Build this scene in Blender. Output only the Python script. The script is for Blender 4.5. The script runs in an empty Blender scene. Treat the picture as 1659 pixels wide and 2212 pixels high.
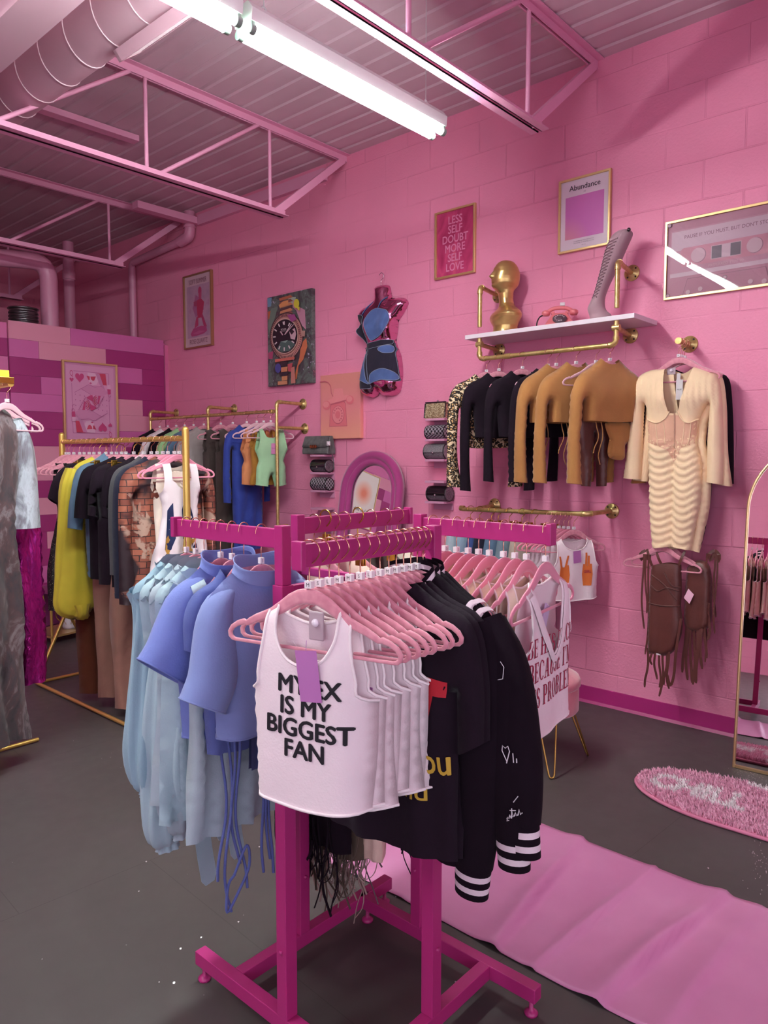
import bpy, bmesh, math, random
import numpy as np
from mathutils import Vector, Matrix
from mathutils.geometry import delaunay_2d_cdt
rnd = random.Random(7)
PI = math.pi
SC = bpy.context.scene
COL = SC.collection

# ---------------------------------------------------------------- camera
CAM_H = 1.5
YAW, PIT = math.radians(41.81), math.radians(-4.24)
FPX, PCX, PCY = 1597.0, 829.5, 1106.0
cF = Vector((math.cos(YAW)*math.cos(PIT), math.sin(YAW)*math.cos(PIT), math.sin(PIT)))
cR = cF.cross(Vector((0, 0, 1))).normalized()
cU = cR.cross(cF)
cC = Vector((0, 0, CAM_H))
cam = bpy.data.cameras.new('camera')
camo = bpy.data.objects.new('camera', cam)
COL.objects.link(camo)
camo.matrix_world = Matrix((( cR.x, cU.x, -cF.x, 0), (cR.y, cU.y, -cF.y, 0), (cR.z, cU.z, -cF.z, CAM_H), (0, 0, 0, 1)))
cam.sensor_fit = 'HORIZONTAL'
cam.sensor_width = 36.0
cam.lens = FPX/1659*36.0
cam.clip_start = 0.05
SC.camera = camo

def pl(x, y, ax, val):
    """the point of the plane axis=val where the sight line through a photo pixel meets it"""
    r = cF*FPX + cR*(x-PCX) - cU*(y-PCY)
    i = 'xyz'.index(ax)
    return cC + r*((val-cC[i])/r[i])

# ---------------------------------------------------------------- materials
def lin(h):
    if isinstance(h, str):
        h = h.lstrip('#')
        c = [int(h[i:i+2], 16)/255 for i in (0, 2, 4)]
    else:
        c = list(h)
    return tuple((v/12.92 if v <= 0.04045 else ((v+0.055)/1.055)**2.4) for v in c)+(1.0,)

class NT:
    def __init__(self, m):
        self.t = m.node_tree
        self.b = self.t.nodes['Principled BSDF']
    def n(self, typ, **kw):
        nd = self.t.nodes.new(typ)
        for k, v in kw.items():
            if k in nd.inputs.keys():
                nd.inputs[k].default_value = v
            else:
                setattr(nd, k, v)
        return nd
    def l(self, a, b):
        self.t.links.new(a, b)
    def coord(self, scale=(1, 1, 1), rot=(0, 0, 0), loc=(0, 0, 0)):
        tc = self.n('ShaderNodeTexCoord')
        mp = self.n('ShaderNodeMapping')
        mp.inputs['Scale'].default_value = scale
        mp.inputs['Rotation'].default_value = rot
        mp.inputs['Location'].default_value = loc
        self.l(tc.outputs['Object'], mp.inputs['Vector'])
        return mp.outputs['Vector']
    def ramp(self, fac, stops, interp='LINEAR'):
        r = self.n('ShaderNodeValToRGB')
        e = r.color_ramp
        e.interpolation = interp
        while len(e.elements) < len(stops):
            e.elements.new(0.5)
        for el, (p, c) in zip(e.elements, stops):
            el.position = p
            el.color = lin(c) if not isinstance(c, tuple) or len(c) == 3 else c
        self.l(fac, r.inputs['Fac'])
        return r.outputs['Color']
    def noise(self, v, scale, detail=2, rough=0.5, dist=0.0):
        nd = self.n('ShaderNodeTexNoise', Scale=scale, Detail=detail, Roughness=rough, Distortion=dist)
        if v is not None:
            self.l(v, nd.inputs['Vector'])
        return nd
    def mix(self, fac, a, b, typ='MIX'):
        m = self.n('ShaderNodeMix', data_type='RGBA', blend_type=typ)
        for idx, val in ((0, fac), (6, a), (7, b)):
            if hasattr(val, 'is_output'):
                self.l(val, m.inputs[idx])
            else:
                m.inputs[idx].default_value = val if idx == 0 else lin(val)
        return m.outputs[2]
    def bump(self, h, strength=0.3, dist=0.01, normal=None):
        b = self.n('ShaderNodeBump', Strength=strength, Distance=dist)
        self.l(h, b.inputs['Height'])
        if normal is not None:
            self.l(normal, b.inputs['Normal'])
        self.l(b.outputs['Normal'], self.b.inputs['Normal'])
        return b.outputs['Normal']

MATS = {}
def mat(name, col='#888888', rough=0.6, metal=0.0, coat=0.0, sheen=0.0, emit=None, es=0.0, trans=0.0, spec=None, alpha=1.0):
    if name in MATS:
        return MATS[name]
    m = bpy.data.materials.new(name)
    m.use_nodes = True
    b = m.node_tree.nodes['Principled BSDF']
    b.inputs['Base Color'].default_value = lin(col)
    b.inputs['Roughness'].default_value = rough
    b.inputs['Metallic'].default_value = metal
    b.inputs['Coat Weight'].default_value = coat
    b.inputs['Coat Roughness'].default_value = 0.03
    b.inputs['Sheen Weight'].default_value = sheen
    b.inputs['Sheen Roughness'].default_value = 0.5
    b.inputs['Transmission Weight'].default_value = trans
    b.inputs['Alpha'].default_value = alpha
    if spec is not None:
        b.inputs['Specular IOR Level'].default_value = spec
    if emit:
        b.inputs['Emission Color'].default_value = lin(emit)
        b.inputs['Emission Strength'].default_value = es
    MATS[name] = m
    return m

def fabric(name, col, rough=0.9, sheen=0.15, var=0.06, weave=900, bump=0.12, spec=0.25):
    if name in MATS:
        return MATS[name]
    m = mat(name, col, rough, sheen=sheen, spec=spec)
    t = NT(m)
    v = t.coord()
    n1 = t.noise(v, 9, 3)
    c = lin(col)
    a = tuple(min(1, x*(1+var)) for x in c[:3])+(1,)
    b_ = tuple(x*(1-var) for x in c[:3])+(1,)
    r = t.n('ShaderNodeValToRGB')
    r.color_ramp.elements[0].color = b_
    r.color_ramp.elements[1].color = a
    r.color_ramp.elements[0].position = 0.3
    r.color_ramp.elements[1].position = 0.7
    t.l(n1.outputs['Fac'], r.inputs['Fac'])
    t.l(r.outputs['Color'], t.b.inputs['Base Color'])
    w = t.noise(v, weave*0.25, 1)
    n2 = t.noise(v, 30, 3)
    ad = t.n('ShaderNodeMath', operation='MULTIPLY_ADD')
    t.l(n2.outputs['Fac'], ad.inputs[0]); ad.inputs[1].default_value = 2.0
    t.l(w.outputs['Fac'], ad.inputs[2])
    t.bump(ad.outputs[0], bump, 0.004)
    return m

# ---------------------------------------------------------------- mesh building
def catmull(P, step, closed=False):
    P = [np.array(p, float) for p in P]
    n = len(P)
    if n < 3:
        d = np.linalg.norm(P[1]-P[0]); k = max(1, int(math.ceil(d/step)))
        return [P[0]+(P[1]-P[0])*i/k for i in range(k+1)]
    out = []
    segs = n if closed else n-1
    for i in range(segs):
        p1, p2 = P[i], P[(i+1) % n]
        p0 = P[(i-1) % n] if (closed or i > 0) else p1*2-p2
        p3 = P[(i+2) % n] if (closed or i < n-2) else p2*2-p1
        k = max(1, int(math.ceil(np.linalg.norm(p2-p1)/step)))
        for j in range(k):
            t = j/k
            out.append(0.5*((2*p1)+(-p0+p2)*t+(2*p0-5*p1+4*p2-p3)*t*t+(-p0+3*p1-3*p2+p3)*t**3))
    if not closed:
        out.append(P[-1])
    return out

class MB:
    def __init__(self):
        self.v = []; self.f = []; self.m = []; self.s = []
    def add(self, vs, fs, mi=0, smooth=False):
        b = len(self.v)
        self.v.extend([tuple(map(float, p)) for p in vs])
        for f in fs:
            self.f.append(tuple(b+i for i in f)); self.m.append(mi); self.s.append(smooth)
        return self
    def box(self, c, s, mi=0, M=None):
        x, y, z = s[0]/2, s[1]/2, s[2]/2
        vs = [Vector((sx*x, sy*y, sz*z)) for sz in (-1, 1) for sy in (-1, 1) for sx in (-1, 1)]
        if M is not None:
            vs = [M @ p for p in vs]
        vs = [p+Vector(c) for p in vs]
        return self.add(vs, [(0, 2, 3, 1), (4, 5, 7, 6), (0, 1, 5, 4), (2, 6, 7, 3), (0, 4, 6, 2), (1, 3, 7, 5)], mi)
    def bx(self, lo, hi, mi=0):
        return self.box([(a+b)/2 for a, b in zip(lo, hi)], [abs(b-a) for a, b in zip(lo, hi)], mi)
    def bar(self, a, b, w, h, mi=0, up=(0, 0, 1)):
        a, b = Vector(a), Vector(b)
        d = (b-a); L = d.length; d.normalize()
        s = d.cross(Vector(up)); s.normalize(); u = s.cross(d)
        M = Matrix((d, s, u)).transposed()
        return self.box((a+b)/2, (L, w, h), mi, M)
    def loft(self, rings, mi=0, smooth=True, cap=True, closed=True, loop=False):
        n = len(rings[0]); vs = [p for r in rings for p in r]; fs = []
        R = len(rings)
        for i in range(R if loop else R-1):
            a, b = i*n, ((i+1) % R)*n
            for j in range(n if closed else n-1):
                k = (j+1) % n
                fs.append((a+j, a+k, b+k, b+j))
        self.add(vs, fs, mi, smooth)
        if cap and closed and not loop:
            self.add(rings[0], [tuple(reversed(range(n)))], mi, smooth)
            self.add(rings[-1], [tuple(range(n))], mi, smooth)
        return self
    def tube(self, pts, r, n=8, mi=0, closed=False, cap=True, flat=1.0, smooth=True, ref=None):
        P = [Vector(p) for p in pts]
        rr = r if hasattr(r, '__len__') else [r]*len(P)
        rings = []; prev = None
        for i, p in enumerate(P):
            if closed:
                t = P[(i+1) % len(P)]-P[i-1]
            else:
                t = P[min(i+1, len(P)-1)]-P[max(i-1, 0)]
            if t.length < 1e-9:
                t = Vector((0, 0, 1))
            t.normalize()
            if prev is None:
                a = Vector(ref) if ref else (Vector((0, 0, 1)) if abs(t.z) < 0.9 else Vector((1, 0, 0)))
                s = t.cross(a)
                if s.length < 1e-6:
                    s = t.cross(Vector((0, 1, 0)))
                s.normalize()
            else:
                s = prev-t*prev.dot(t)
                if s.length < 1e-6:
                    s = t.orthogonal()
                s.normalize()
            prev = s
            u = s.cross(t)
            rings.append([p+s*(rr[i]*math.cos(2*PI*k/n))+u*(rr[i]*flat*math.sin(2*PI*k/n)) for k in range(n)])
        return self.loft(rings, mi, smooth, cap, True, closed)
    def lathe(self, prof, n=24, c=(0, 0, 0), mi=0, M=None, smooth=True, cap=True):
        rings = []
        for r, z in prof:
            ring = [Vector((r*math.cos(2*PI*k/n), r*math.sin(2*PI*k/n), z)) for k in range(n)]
            if M is not None:
                ring = [M @ p for p in ring]
            rings.append([p+Vector(c) for p in ring])
        return self.loft(rings, mi, smooth, cap)
    def disc(self, c, r, ax='x', t=0.004, n=20, mi=0):
        M = {'x': Matrix.Rotation(PI/2, 3, 'Y'), 'y': Matrix.Rotation(-PI/2, 3, 'X'), 'z': Matrix.Identity(3)}[ax]
        return self.lathe([(r, -t/2), (r, t/2)], n, c, mi, M, smooth=False)
    def sphere(self, c, r, n=12, m=8, mi=0, sc=(1, 1, 1)):
        rings = []
        for i in range(1, m):
            a = PI*i/m
            rings.append([Vector((c[0]+sc[0]*r*math.sin(a)*math.cos(2*PI*k/n), c[1]+sc[1]*r*math.sin(a)*math.sin(2*PI*k/n), c[2]-sc[2]*r*math.cos(a))) for k in range(n)])
        return self.loft(rings, mi)
    def prism(self, pts, fn, d0, d1, mi=0, side_mi=None, smooth=False):
        """pts: 2D outline (counter-clockwise seen from depth d1); fn(u,w,d) gives the 3D point"""
        n = len(pts)
        A = [fn(p[0], p[1], d0) for p in pts]; B = [fn(p[0], p[1], d1) for p in pts]
        self.add(A+B, [tuple(reversed(range(n))), tuple(range(n, 2*n))], mi)
        self.add(A+B, [(i, (i+1) % n, n+(i+1) % n, n+i) for i in range(n)], mi if side_mi is None else side_mi, smooth)
        return self
    def text(self, s, size, fn, mi=0, bold=0.0, align='CENTER', sx=1.0, ls=1.0, fn_is_uv=True):
        vs, fs = text_mesh(s, 0.0, align, ls); lay = 0.0
        for dx, dz in ((0, 0),) if not bold else ((-bold, 0), (bold, 0), (0, -bold*.7), (0, bold*.7)):
            if bold:
                o0 = np.array(fn(0, 0)); nn = np.cross(np.array(fn(.002, 0))-o0, np.array(fn(0, .002))-o0); nn /= np.linalg.norm(nn); lay += .00012
                self.add([np.array(fn((p[0]+dx)*size*sx, (p[1]+dz)*size))+nn*lay for p in vs], fs, mi)
            else: self.add([fn((p[0]+dx)*size*sx, (p[1]+dz)*size) for p in vs], fs, mi)
        return self
    def build(self, name, mats, parent=None, bevel=None, subsurf=0, merge=False, loc=None, rotz=None):
        me = bpy.data.meshes.new(name)
        me.from_pydata(self.v, [], self.f)
        if not isinstance(mats, (list, tuple)):
            mats = [mats]
        for m in mats:
            me.materials.append(m)
        me.polygons.foreach_set('material_index', self.m)
        me.polygons.foreach_set('use_smooth', self.s)
        if merge:
            bm = bmesh.new(); bm.from_mesh(me)
            bmesh.ops.remove_doubles(bm, verts=bm.verts, dist=merge if isinstance(merge, float) else 1e-4)
            bmesh.ops.recalc_face_normals(bm, faces=bm.faces)
            bm.to_mesh(me); bm.free()
        me.update()
        o = bpy.data.objects.new(name, me)
        COL.objects.link(o)
        if parent is not None:
            o.parent = parent
        if loc is not None:
            o.location = loc
        if rotz is not None:
            o.rotation_euler = (0, 0, rotz)
        if bevel:
            b = o.modifiers.new('bevel', 'BEVEL'); b.width = bevel; b.segments = 2; b.limit_method = 'ANGLE'; b.angle_limit = 0.6
        if subsurf:
            b = o.modifiers.new('sub', 'SUBSURF'); b.levels = subsurf; b.render_levels = subsurf
        return o

_TX = {}
def text_mesh(s, bold=0.0, align='CENTER', ls=1.0):
    k = (s, bold, align, ls)
    if k not in _TX:
        cu = bpy.data.curves.new('lettering', 'FONT')
        cu.body = s; cu.size = 1.0; cu.offset = bold; cu.align_x = align; cu.space_line = ls; cu.resolution_u = 3
        ob = bpy.data.objects.new('lettering', cu)
        COL.objects.link(ob)
        dg = bpy.context.evaluated_depsgraph_get(); dg.update()
        me = bpy.data.meshes.new_from_object(ob.evaluated_get(dg))
        _TX[k] = ([tuple(v.co) for v in me.vertices], [tuple(p.vertices) for p in me.polygons])
        bpy.data.objects.remove(ob); bpy.data.curves.remove(cu); bpy.data.meshes.remove(me)
    return _TX[k]

def tag(o, label=None, cat=None, group=None, kind=None):
    if label: o['label'] = label
    if cat: o['category'] = cat
    if group: o['group'] = group
    if kind: o['kind'] = kind
    return o
def thing(name, label, cat, loc=(0, 0, 0), rotz=0.0, group=None):
    o = bpy.data.objects.new(name, None)
    COL.objects.link(o)
    o.empty_display_size = 0.05
    o.location = loc; o.rotation_euler = (0, 0, rotz)
    return tag(o, label, cat, group)
def copy_tree(o, loc, rotz, label, group=None, parent=None):
    c = o.copy(); COL.objects.link(c)
    if parent is None:
        c.location = loc; c.rotation_euler = (0, 0, rotz); c['label'] = label
        if group: c['group'] = group
    else:
        c.parent = parent
    for ch in list(o.children):
        copy_tree(ch, None, None, None, None, c)
    return c
ORD = ['first', 'second', 'third', 'fourth', 'fifth', 'sixth', 'seventh', 'eighth', 'ninth', 'tenth', 'eleventh', 'twelfth', 'thirteenth', 'fourteenth', 'fifteenth', 'sixteenth', 'seventeenth', 'eighteenth', 'nineteenth', 'twentieth', 'twenty-first', 'twenty-second', 'twenty-third', 'twenty-fourth', 'twenty-fifth']
# ================================================================ the room
FILL_ES = 0.6  # glow of the added front window pane
WX = 4.1456            # right-hand wall
CZ = 3.79              # ceiling deck
BY = 9.0               # back wall
LX, NY = -3.4, -3.2    # left wall, near wall
PARTY = 6.62           # plank partition

def block_wall(name, col, axis):
    m = mat(name, col, 0.5, spec=0.35)
    t = NT(m)
    rot = (PI/2, 0, 0) if axis == 'y' else (0, 0, 0)
    tc = t.n('ShaderNodeTexCoord'); sp = t.n('ShaderNodeSeparateXYZ'); cb = t.n('ShaderNodeCombineXYZ')
    t.l(tc.outputs['Object'], sp.inputs[0])
    t.l(sp.outputs['Y' if axis == 'x' else 'X'], cb.inputs['X']); t.l(sp.outputs['Z'], cb.inputs['Y'])
    wob = t.noise(cb.outputs[0], 3, 2)
    mx = t.n('ShaderNodeMix', data_type='VECTOR'); mx.inputs[0].default_value = 0.012
    t.l(cb.outputs[0], mx.inputs[4]); t.l(wob.outputs['Color'], mx.inputs[5])
    br = t.n('ShaderNodeTexBrick', Scale=1.0)
    br.inputs['Mortar Size'].default_value = 0.005; br.inputs['Mortar Smooth'].default_value = 0.6
    br.inputs['Brick Width'].default_value = 0.406; br.inputs['Row Height'].default_value = 0.203
    t.l(mx.outputs[1], br.inputs['Vector'])
    # the joints are only partly filled: a patchy mask lets some of them vanish under the paint
    pm = t.noise(cb.outputs[0], 1.7, 2)
    pr = t.n('ShaderNodeMapRange'); pr.inputs[1].default_value = 0.42; pr.inputs[2].default_value = 0.62; pr.inputs[3].default_value = 0.10; pr.inputs[4].default_value = 1.0
    t.l(pm.outputs['Fac'], pr.inputs[0])
    jm = t.n('ShaderNodeMath', operation='MULTIPLY'); t.l(br.outputs['Fac'], jm.inputs[0]); t.l(pr.outputs[0], jm.inputs[1])
    fine = t.noise(tc.outputs['Object'], 70, 4, 0.6)
    h = t.n('ShaderNodeMath', operation='MULTIPLY_ADD'); t.l(jm.outputs[0], h.inputs[0]); h.inputs[1].default_value = -1.0
    fs = t.n('ShaderNodeMath', operation='MULTIPLY'); t.l(fine.outputs['Fac'], fs.inputs[0]); fs.inputs[1].default_value = 0.28
    t.l(fs.outputs[0], h.inputs[2])
    t.bump(h.outputs[0], 0.55, 0.012)
    big = t.noise(cb.outputs[0], 1.1, 3)
    c = lin(col)
    r = t.n('ShaderNodeValToRGB')
    r.color_ramp.elements[0].position = 0.3; r.color_ramp.elements[1].position = 0.7
    r.color_ramp.elements[0].color = tuple(x*0.94 for x in c[:3])+(1,); r.color_ramp.elements[1].color = tuple(min(1, x*1.05) for x in c[:3])+(1,)
    t.l(big.outputs['Fac'], r.inputs['Fac']); t.l(r.outputs['Color'], t.b.inputs['Base Color'])
    return m
PINK = '#ea8cad'
M_wr = block_wall('pink painted block wall', PINK, 'x')
M_wb = block_wall('pink painted back wall', '#e68ca8', 'y')

M_floor = mat('grey painted concrete', '#7f7c7a', 0.42, spec=0.4)
t = NT(M_floor); v = t.coord()
n1 = t.noise(v, 0.9, 4, 0.6); n2 = t.noise(v, 14, 3)
c1 = t.ramp(n1.outputs['Fac'], [(0.3, '#484141'), (0.7, '#524b4b')])
br = t.n('ShaderNodeTexBrick', Scale=1.0); br.inputs['Brick Width'].default_value = 1.25; br.inputs['Row Height'].default_value = 1.25
br.inputs['Mortar Size'].default_value = 0.0016; br.offset = 0.37
mp = t.coord(rot=(0, 0, 0.06)); t.l(mp, br.inputs['Vector'])
c2 = t.mix(br.outputs['Fac'], c1, '#3f3939'); t.l(c2, t.b.inputs['Base Color'])
t.bump(n2.outputs['Fac'], 0.06, 0.004)
rr = t.ramp(n2.outputs['Fac'], [(0.3, '#adadad'), (0.7, '#b9b9b9')]); t.l(rr, t.b.inputs['Roughness'])

M_ceil = mat('pink painted metal deck', '#c9a3b2', 0.55)
t = NT(M_ceil); n1 = t.noise(t.coord(), 2.2, 3)
t.l(t.ramp(n1.outputs['Fac'], [(0.3, '#cbaab8'), (0.7, '#d6b9c5')]), t.b.inputs['Base Color'])
M_joist = mat('pink painted steel', '#e29cbc', 0.5)

def struct(mb, name, m, **k):
    o = mb.build(name, m, **k); o['kind'] = 'structure'; return o
struct(MB().bx((LX, NY, -0.1), (WX, BY, 0)), 'floor', M_floor)
struct(MB().bx((WX, NY, 0), (WX+0.2, BY, CZ)), 'wall_right', M_wr)
struct(MB().bx((LX, BY, 0), (WX+0.2, BY+0.2, CZ)), 'wall_back', M_wb)
struct(MB().bx((LX-0.2, NY, 0), (LX, BY, 0.6)).bx((LX-0.2, NY, 2.9), (LX, BY, CZ)).bx((LX-0.2, NY, 0.6), (LX, -2.9, 2.9)).bx((LX-0.2, 0.9, 0.6), (LX, BY, 2.9)), 'wall_left', M_wr)
W_ = MB()  # unseen side window, added as even fill light for the right wall
for yy in (-2.9, -1.65, -.4, .85): W_.bx((LX-.12, yy, .6), (LX-.04, yy+.05, 2.9))
W_.bx((LX-.12, -2.9, .6), (LX-.04, .9, .66)).bx((LX-.12, -2.9, 2.84), (LX-.04, .9, 2.9))
wo = struct(W_, 'fill_window_2', mat('fill window frame', '#d9a8bf', .4))
MB().bx((LX-.085, -2.9, .6), (LX-.08, .9, 2.9)).build('pane', mat('side fill light pane', '#dfe6ef', .3, emit='#e9f0ff', es=0.9), wo)  # glowing pane is the added fill source
struct(MB().bx((LX, NY-0.2, 0), (WX+0.2, NY, 0.5)).bx((LX, NY-0.2, 2.75), (WX+0.2, NY, CZ)).bx((LX, NY-0.2, 0.5), (-2.9, NY, 2.75)).bx((2.3, NY-0.2, 0.5), (WX+0.2, NY, 2.75)), 'wall_front', M_wb)
W_ = MB()  # unseen front window, added for broad soft fill from behind the camera
for xx in (-2.9, -1.62, -.32, .98, 2.26): W_.bx((xx, NY-.12, .5), (xx+.05, NY-.04, 2.75))
W_.bx((-2.9, NY-.12, .5), (2.3, NY-.04, .56)).bx((-2.9, NY-.12, 2.69), (2.3, NY-.04, 2.75))
wo = struct(W_, 'fill_window_1', mat('fill window frame', '#d9a8bf', .4))
MB().bx((-2.9, NY-.085, .5), (2.3, NY-.08, 2.75)).build('pane', mat('front fill light pane', '#dfe6ef', .3, emit='#e9f0ff', es=FILL_ES), wo)  # emissive sheet, made up to lift the foreground
# fluted deck: shallow ribs running the length of the room
mb = MB(); x = LX; w = 0.152
prof = []
while x < WX+0.19:
    prof += [(x, 0.009), (x+0.012, 0.0), (x+0.118, 0.0), (x+0.130, 0.009)]
    x += w
prof.append((WX+0.2, 0.009))
vs = []; n = len(prof)
for y in (NY, BY):
    vs += [(p[0], y, CZ+p[1]) for p in prof]
fs = [(i, n+i, n+i+1, i+1) for i in range(n-1)]
mb.add(vs, fs)
mb.bx((LX, NY, CZ+0.02), (WX+0.2, BY, CZ+0.12))
struct(mb, 'ceiling', M_ceil)
M_base = mat('magenta vinyl base', '#a8246f', 0.45)
mb = MB(); pr = [(0, 0), (0.016, 0), (0.012, 0.006), (0.005, 0.016), (0.0035, 0.1), (0, 0.102)]
mb.loft([[(WX-p[0], y, p[1]) for p in pr] for y in (NY, PARTY)], smooth=False)
struct(mb, 'baseboard_right', M_base)

# ---------------------------------------------------------------- plank partition
planks = {'L': '#dd8fa8', 'M': '#cd64a3', 'D': '#a02a70', 'E': '#d870a6'}
PM = [mat('plank '+k, c, 0.6) for k, c in planks.items()]
KI = {k: i for i, k in enumerate(planks)}
def Xp(zx, row):      # partition x from a zoomed-crop column
    return pl(zx*0.3376, 560+(450+row*115)*0.3376, 'y', PARTY).x
rows = [[('L', 448), ('M', 1056)], [('M', 247), ('L', 675), ('D', 1056)], [('D', 520), ('M', 908), ('D', 1056)], [('D', 262), ('M', 600), ('D', 1058)],
        [('M', 560), ('L', 912), ('D', 1060)], [('D', 640), ('L', 1062)], [('D', 700), ('M', 1064)], [('L', 420), ('E', 800), ('D', 1064)]]
mb = MB(); hz = 0.152; top = 2.66
XL0, XR0 = 2.622, 4.105
for r in range(17):
    rw = rows[r] if r < len(rows) else None
    z1 = top-r*hz; z0 = max(0.0, z1-hz)+0.0015
    if rw is None:
        ks = rnd.choice(['LMD', 'DML', 'MDE', 'DLM']); cuts = sorted(rnd.uniform(XL0+.2, XR0-.2) for _ in range(2))+[XR0]
        rw2 = list(zip(ks, cuts))
    else:
        rw2 = [(k, min(XR0, Xp(zx, r))) for k, zx in rw]; rw2[-1] = (rw2[-1][0], XR0)
    xa = XL0
    for k, xb in rw2:
        d = rnd.uniform(0, 0.003)
        mb.bx((xa+0.001, PARTY-d, z0), (xb-0.001, PARTY+0.02, z1), KI[k]); xa = xb
    xa = -2.6; ks = 'EDMELDM'
    for j in range(7):
        xb = XL0-0.002 if j == 6 else xa+rnd.uniform(0.5, 0.9)
        if j == 6 and xb-xa < 0.05: break
        mb.bx((xa+0.001, PARTY+0.022-rnd.uniform(0, .003), z0), (min(xb, XL0)-0.001, PARTY+0.045, z1-0.02 if r == 0 else z1), KI[rnd.choice(ks)] if xb < XL0-.1 else KI['EDEDMEDMLDEDMEDME'[r]])
        xa = xb
        if xa >= XL0-0.003: break
mb.bx((-2.6, PARTY+0.046, 0), (WX, PARTY+0.12, top-0.02), 3)
struct(mb, 'wall_partition', PM)
struct(MB().bx((XR0+0.006, PARTY-0.012, 0), (WX, PARTY+0.03, 2.615)), 'trim_1', mat('pink trim', '#d8709f', 0.5))

# ---------------------------------------------------------------- roof joists
def joist(y, xe, z0, zt, lab, x0=LX):
    T = thing('roof_joist', lab, 'roof joist', (xe, y, 0), 0, 'open web joists under the roof')
    ang = 0.045
    mb = MB()
    for s in (-1, 1):   # two back-to-back angles
        mb.bx((x0-xe, s*0.008, zt-0.005), (0.09 if xe > 4 else 0, s*(0.008+ang), zt))
        mb.bx((x0-xe, s*0.008, zt-ang), (0.09 if xe > 4 else 0, s*0.013, zt))
    mb.build('top_chord', M_joist, T)
    mb = MB()
    for s in (-1, 1):
        mb.bx((x0-xe, s*0.008, z0), (-0.62, s*(0.008+ang), z0+0.005))
        mb.bx((x0-xe, s*0.008, z0), (-0.62, s*0.013, z0+ang))
    mb.build('bottom_chord', M_joist, T)
    MB().bar((-0.70, 0, z0+0.02), (-0.03, 0, zt-0.035), 0.05, 0.03, up=(0, 1, 0)).build('end_web', M_joist, T)
    x = -0.745
    while x > x0-xe+0.4:
        MB().tube([(x, 0, z0+0.02), (x, 0, zt-0.02)], 0.012, 8).build('vertical_web', M_joist, T)
        MB().tube([(x-0.085, 0, zt-0.03), (x-0.86, 0, z0+0.03)], 0.013, 8).build('diagonal_web', M_joist, T)
        x -= 0.945
    return T
joist(2.06, WX, 3.195, CZ-0.003, 'pink open web roof joist nearest the lit tube light, high on the right')
joist(4.10, WX, 3.185, CZ-0.003, 'pink open web roof joist meeting the wall above the colourful watch canvas')
joist(6.33, WX, 3.21, CZ-0.003, 'pink open web roof joist above the queen of hearts print')
joist(8.40, 4.1, 3.20, CZ-0.003, 'pink open web roof joist farthest back, above the metal bucket')
# bridging and loose bars between joists
tag(MB().bar((2.18, 3.45, 3.75), (2.18, 4.14, 3.75), 0.035, 0.04).bar((2.18, 3.45, 3.725), (2.18, 3.40, 3.725), .05, .05).build('bridging_bar', M_joist), 'short steel bridging bar beside the round duct', 'steel bar')
tag(MB().bar((2.0, 5.0, 3.765), (2.9, 4.97, 3.765), 0.075, 0.04).build('ceiling_strut', M_joist), 'flat pink steel strut under the deck behind the watch-canvas joist', 'steel bar')
tag(MB().bar((WX-0.02, 4.3, 3.70), (WX-0.02, 6.0, 3.70), 0.04, 0.09).build('wall_ledger', M_joist), 'pink steel ledger along the wall under the deck', 'steel bar')
tag(MB().bar((3.5, 6.05, 3.70), (WX, 6.05, 3.70), 0.09, 0.06).build('ceiling_strut', M_joist), 'pink strut at the wall beside the pipe elbow', 'steel bar')

# ---------------------------------------------------------------- duct, girder
M_duct = mat('pink painted duct', '#d3a9b8', 0.4)
T = thing('ventilation_duct', 'large round spiral duct with a slatted grille under the ceiling', 'duct', (1.775, 0, 3.49))
RD = 0.14
mb = MB()
ys = np.arange(-2.8, 6.2, 0.02); rings = []
for y in ys:
    rings.append([(RD*math.cos(2*PI*k/28), y, RD*math.sin(2*PI*k/28)) for k in range(28)])
mb.loft(rings, cap=True)
mb.build('duct_shell', M_duct, T)
mb = MB()
for k in range(0, 34):
    y0 = -2.7+k*0.26
    mb.tube([(RD*math.cos(a)*1.005, y0+0.26*a/(2*PI), RD*math.sin(a)*1.005) for a in np.linspace(0, 2*PI, 29)], 0.004, 5, cap=False)
mb.build('spiral_seam', mat('duct seam', '#e3c3cf', 0.4), T)
a0 = math.radians(-52)
gm = MB(); ca, sa = math.cos(a0), math.sin(a0)
def gp(u, w, d): return ((RD+d)*ca-u*sa*1.0, w, (RD+d)*sa+u*ca)
Mg = Matrix(((-sa, 0, ca), (0, 1, 0), (ca, 0, sa)))
for (u, w, su, sw) in ((-0.065, 2.95, .02, .62), (0.065, 2.95, .02, .62), (0, 2.65, .15, .02), (0, 3.25, .15, .02)):
    gm.box(gp(u, w, 0.012), (su, sw, 0.05), 0, Mg)
gr = gm.build('grille', M_duct, T)
mb = MB(); 
for k in range(24):
    mb.box(gp(0, 2.67+k*0.0245, 0.028), (0.115, 0.010, 0.012), 0, Mg)
mb.build('louver', mat('grille slats', '#e6d2d8', 0.4), gr)
MB().box(gp(0, 2.95, -0.002), (0.12, 0.58, 0.01), 0, Mg).build('grille_back', mat('duct dark', '#7d6a72', 0.8), gr)
mb = MB().bx((1.27, NY, 3.235), (1.44, PARTY, 3.255)).bx((1.35, NY, 3.255), (1.36, PARTY, 3.50)).bx((1.27, NY, 3.50), (1.44, PARTY, 3.52))
tag(mb.build('steel_girder', M_duct), 'pale steel girder running along beside the round duct', 'girder')

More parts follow.
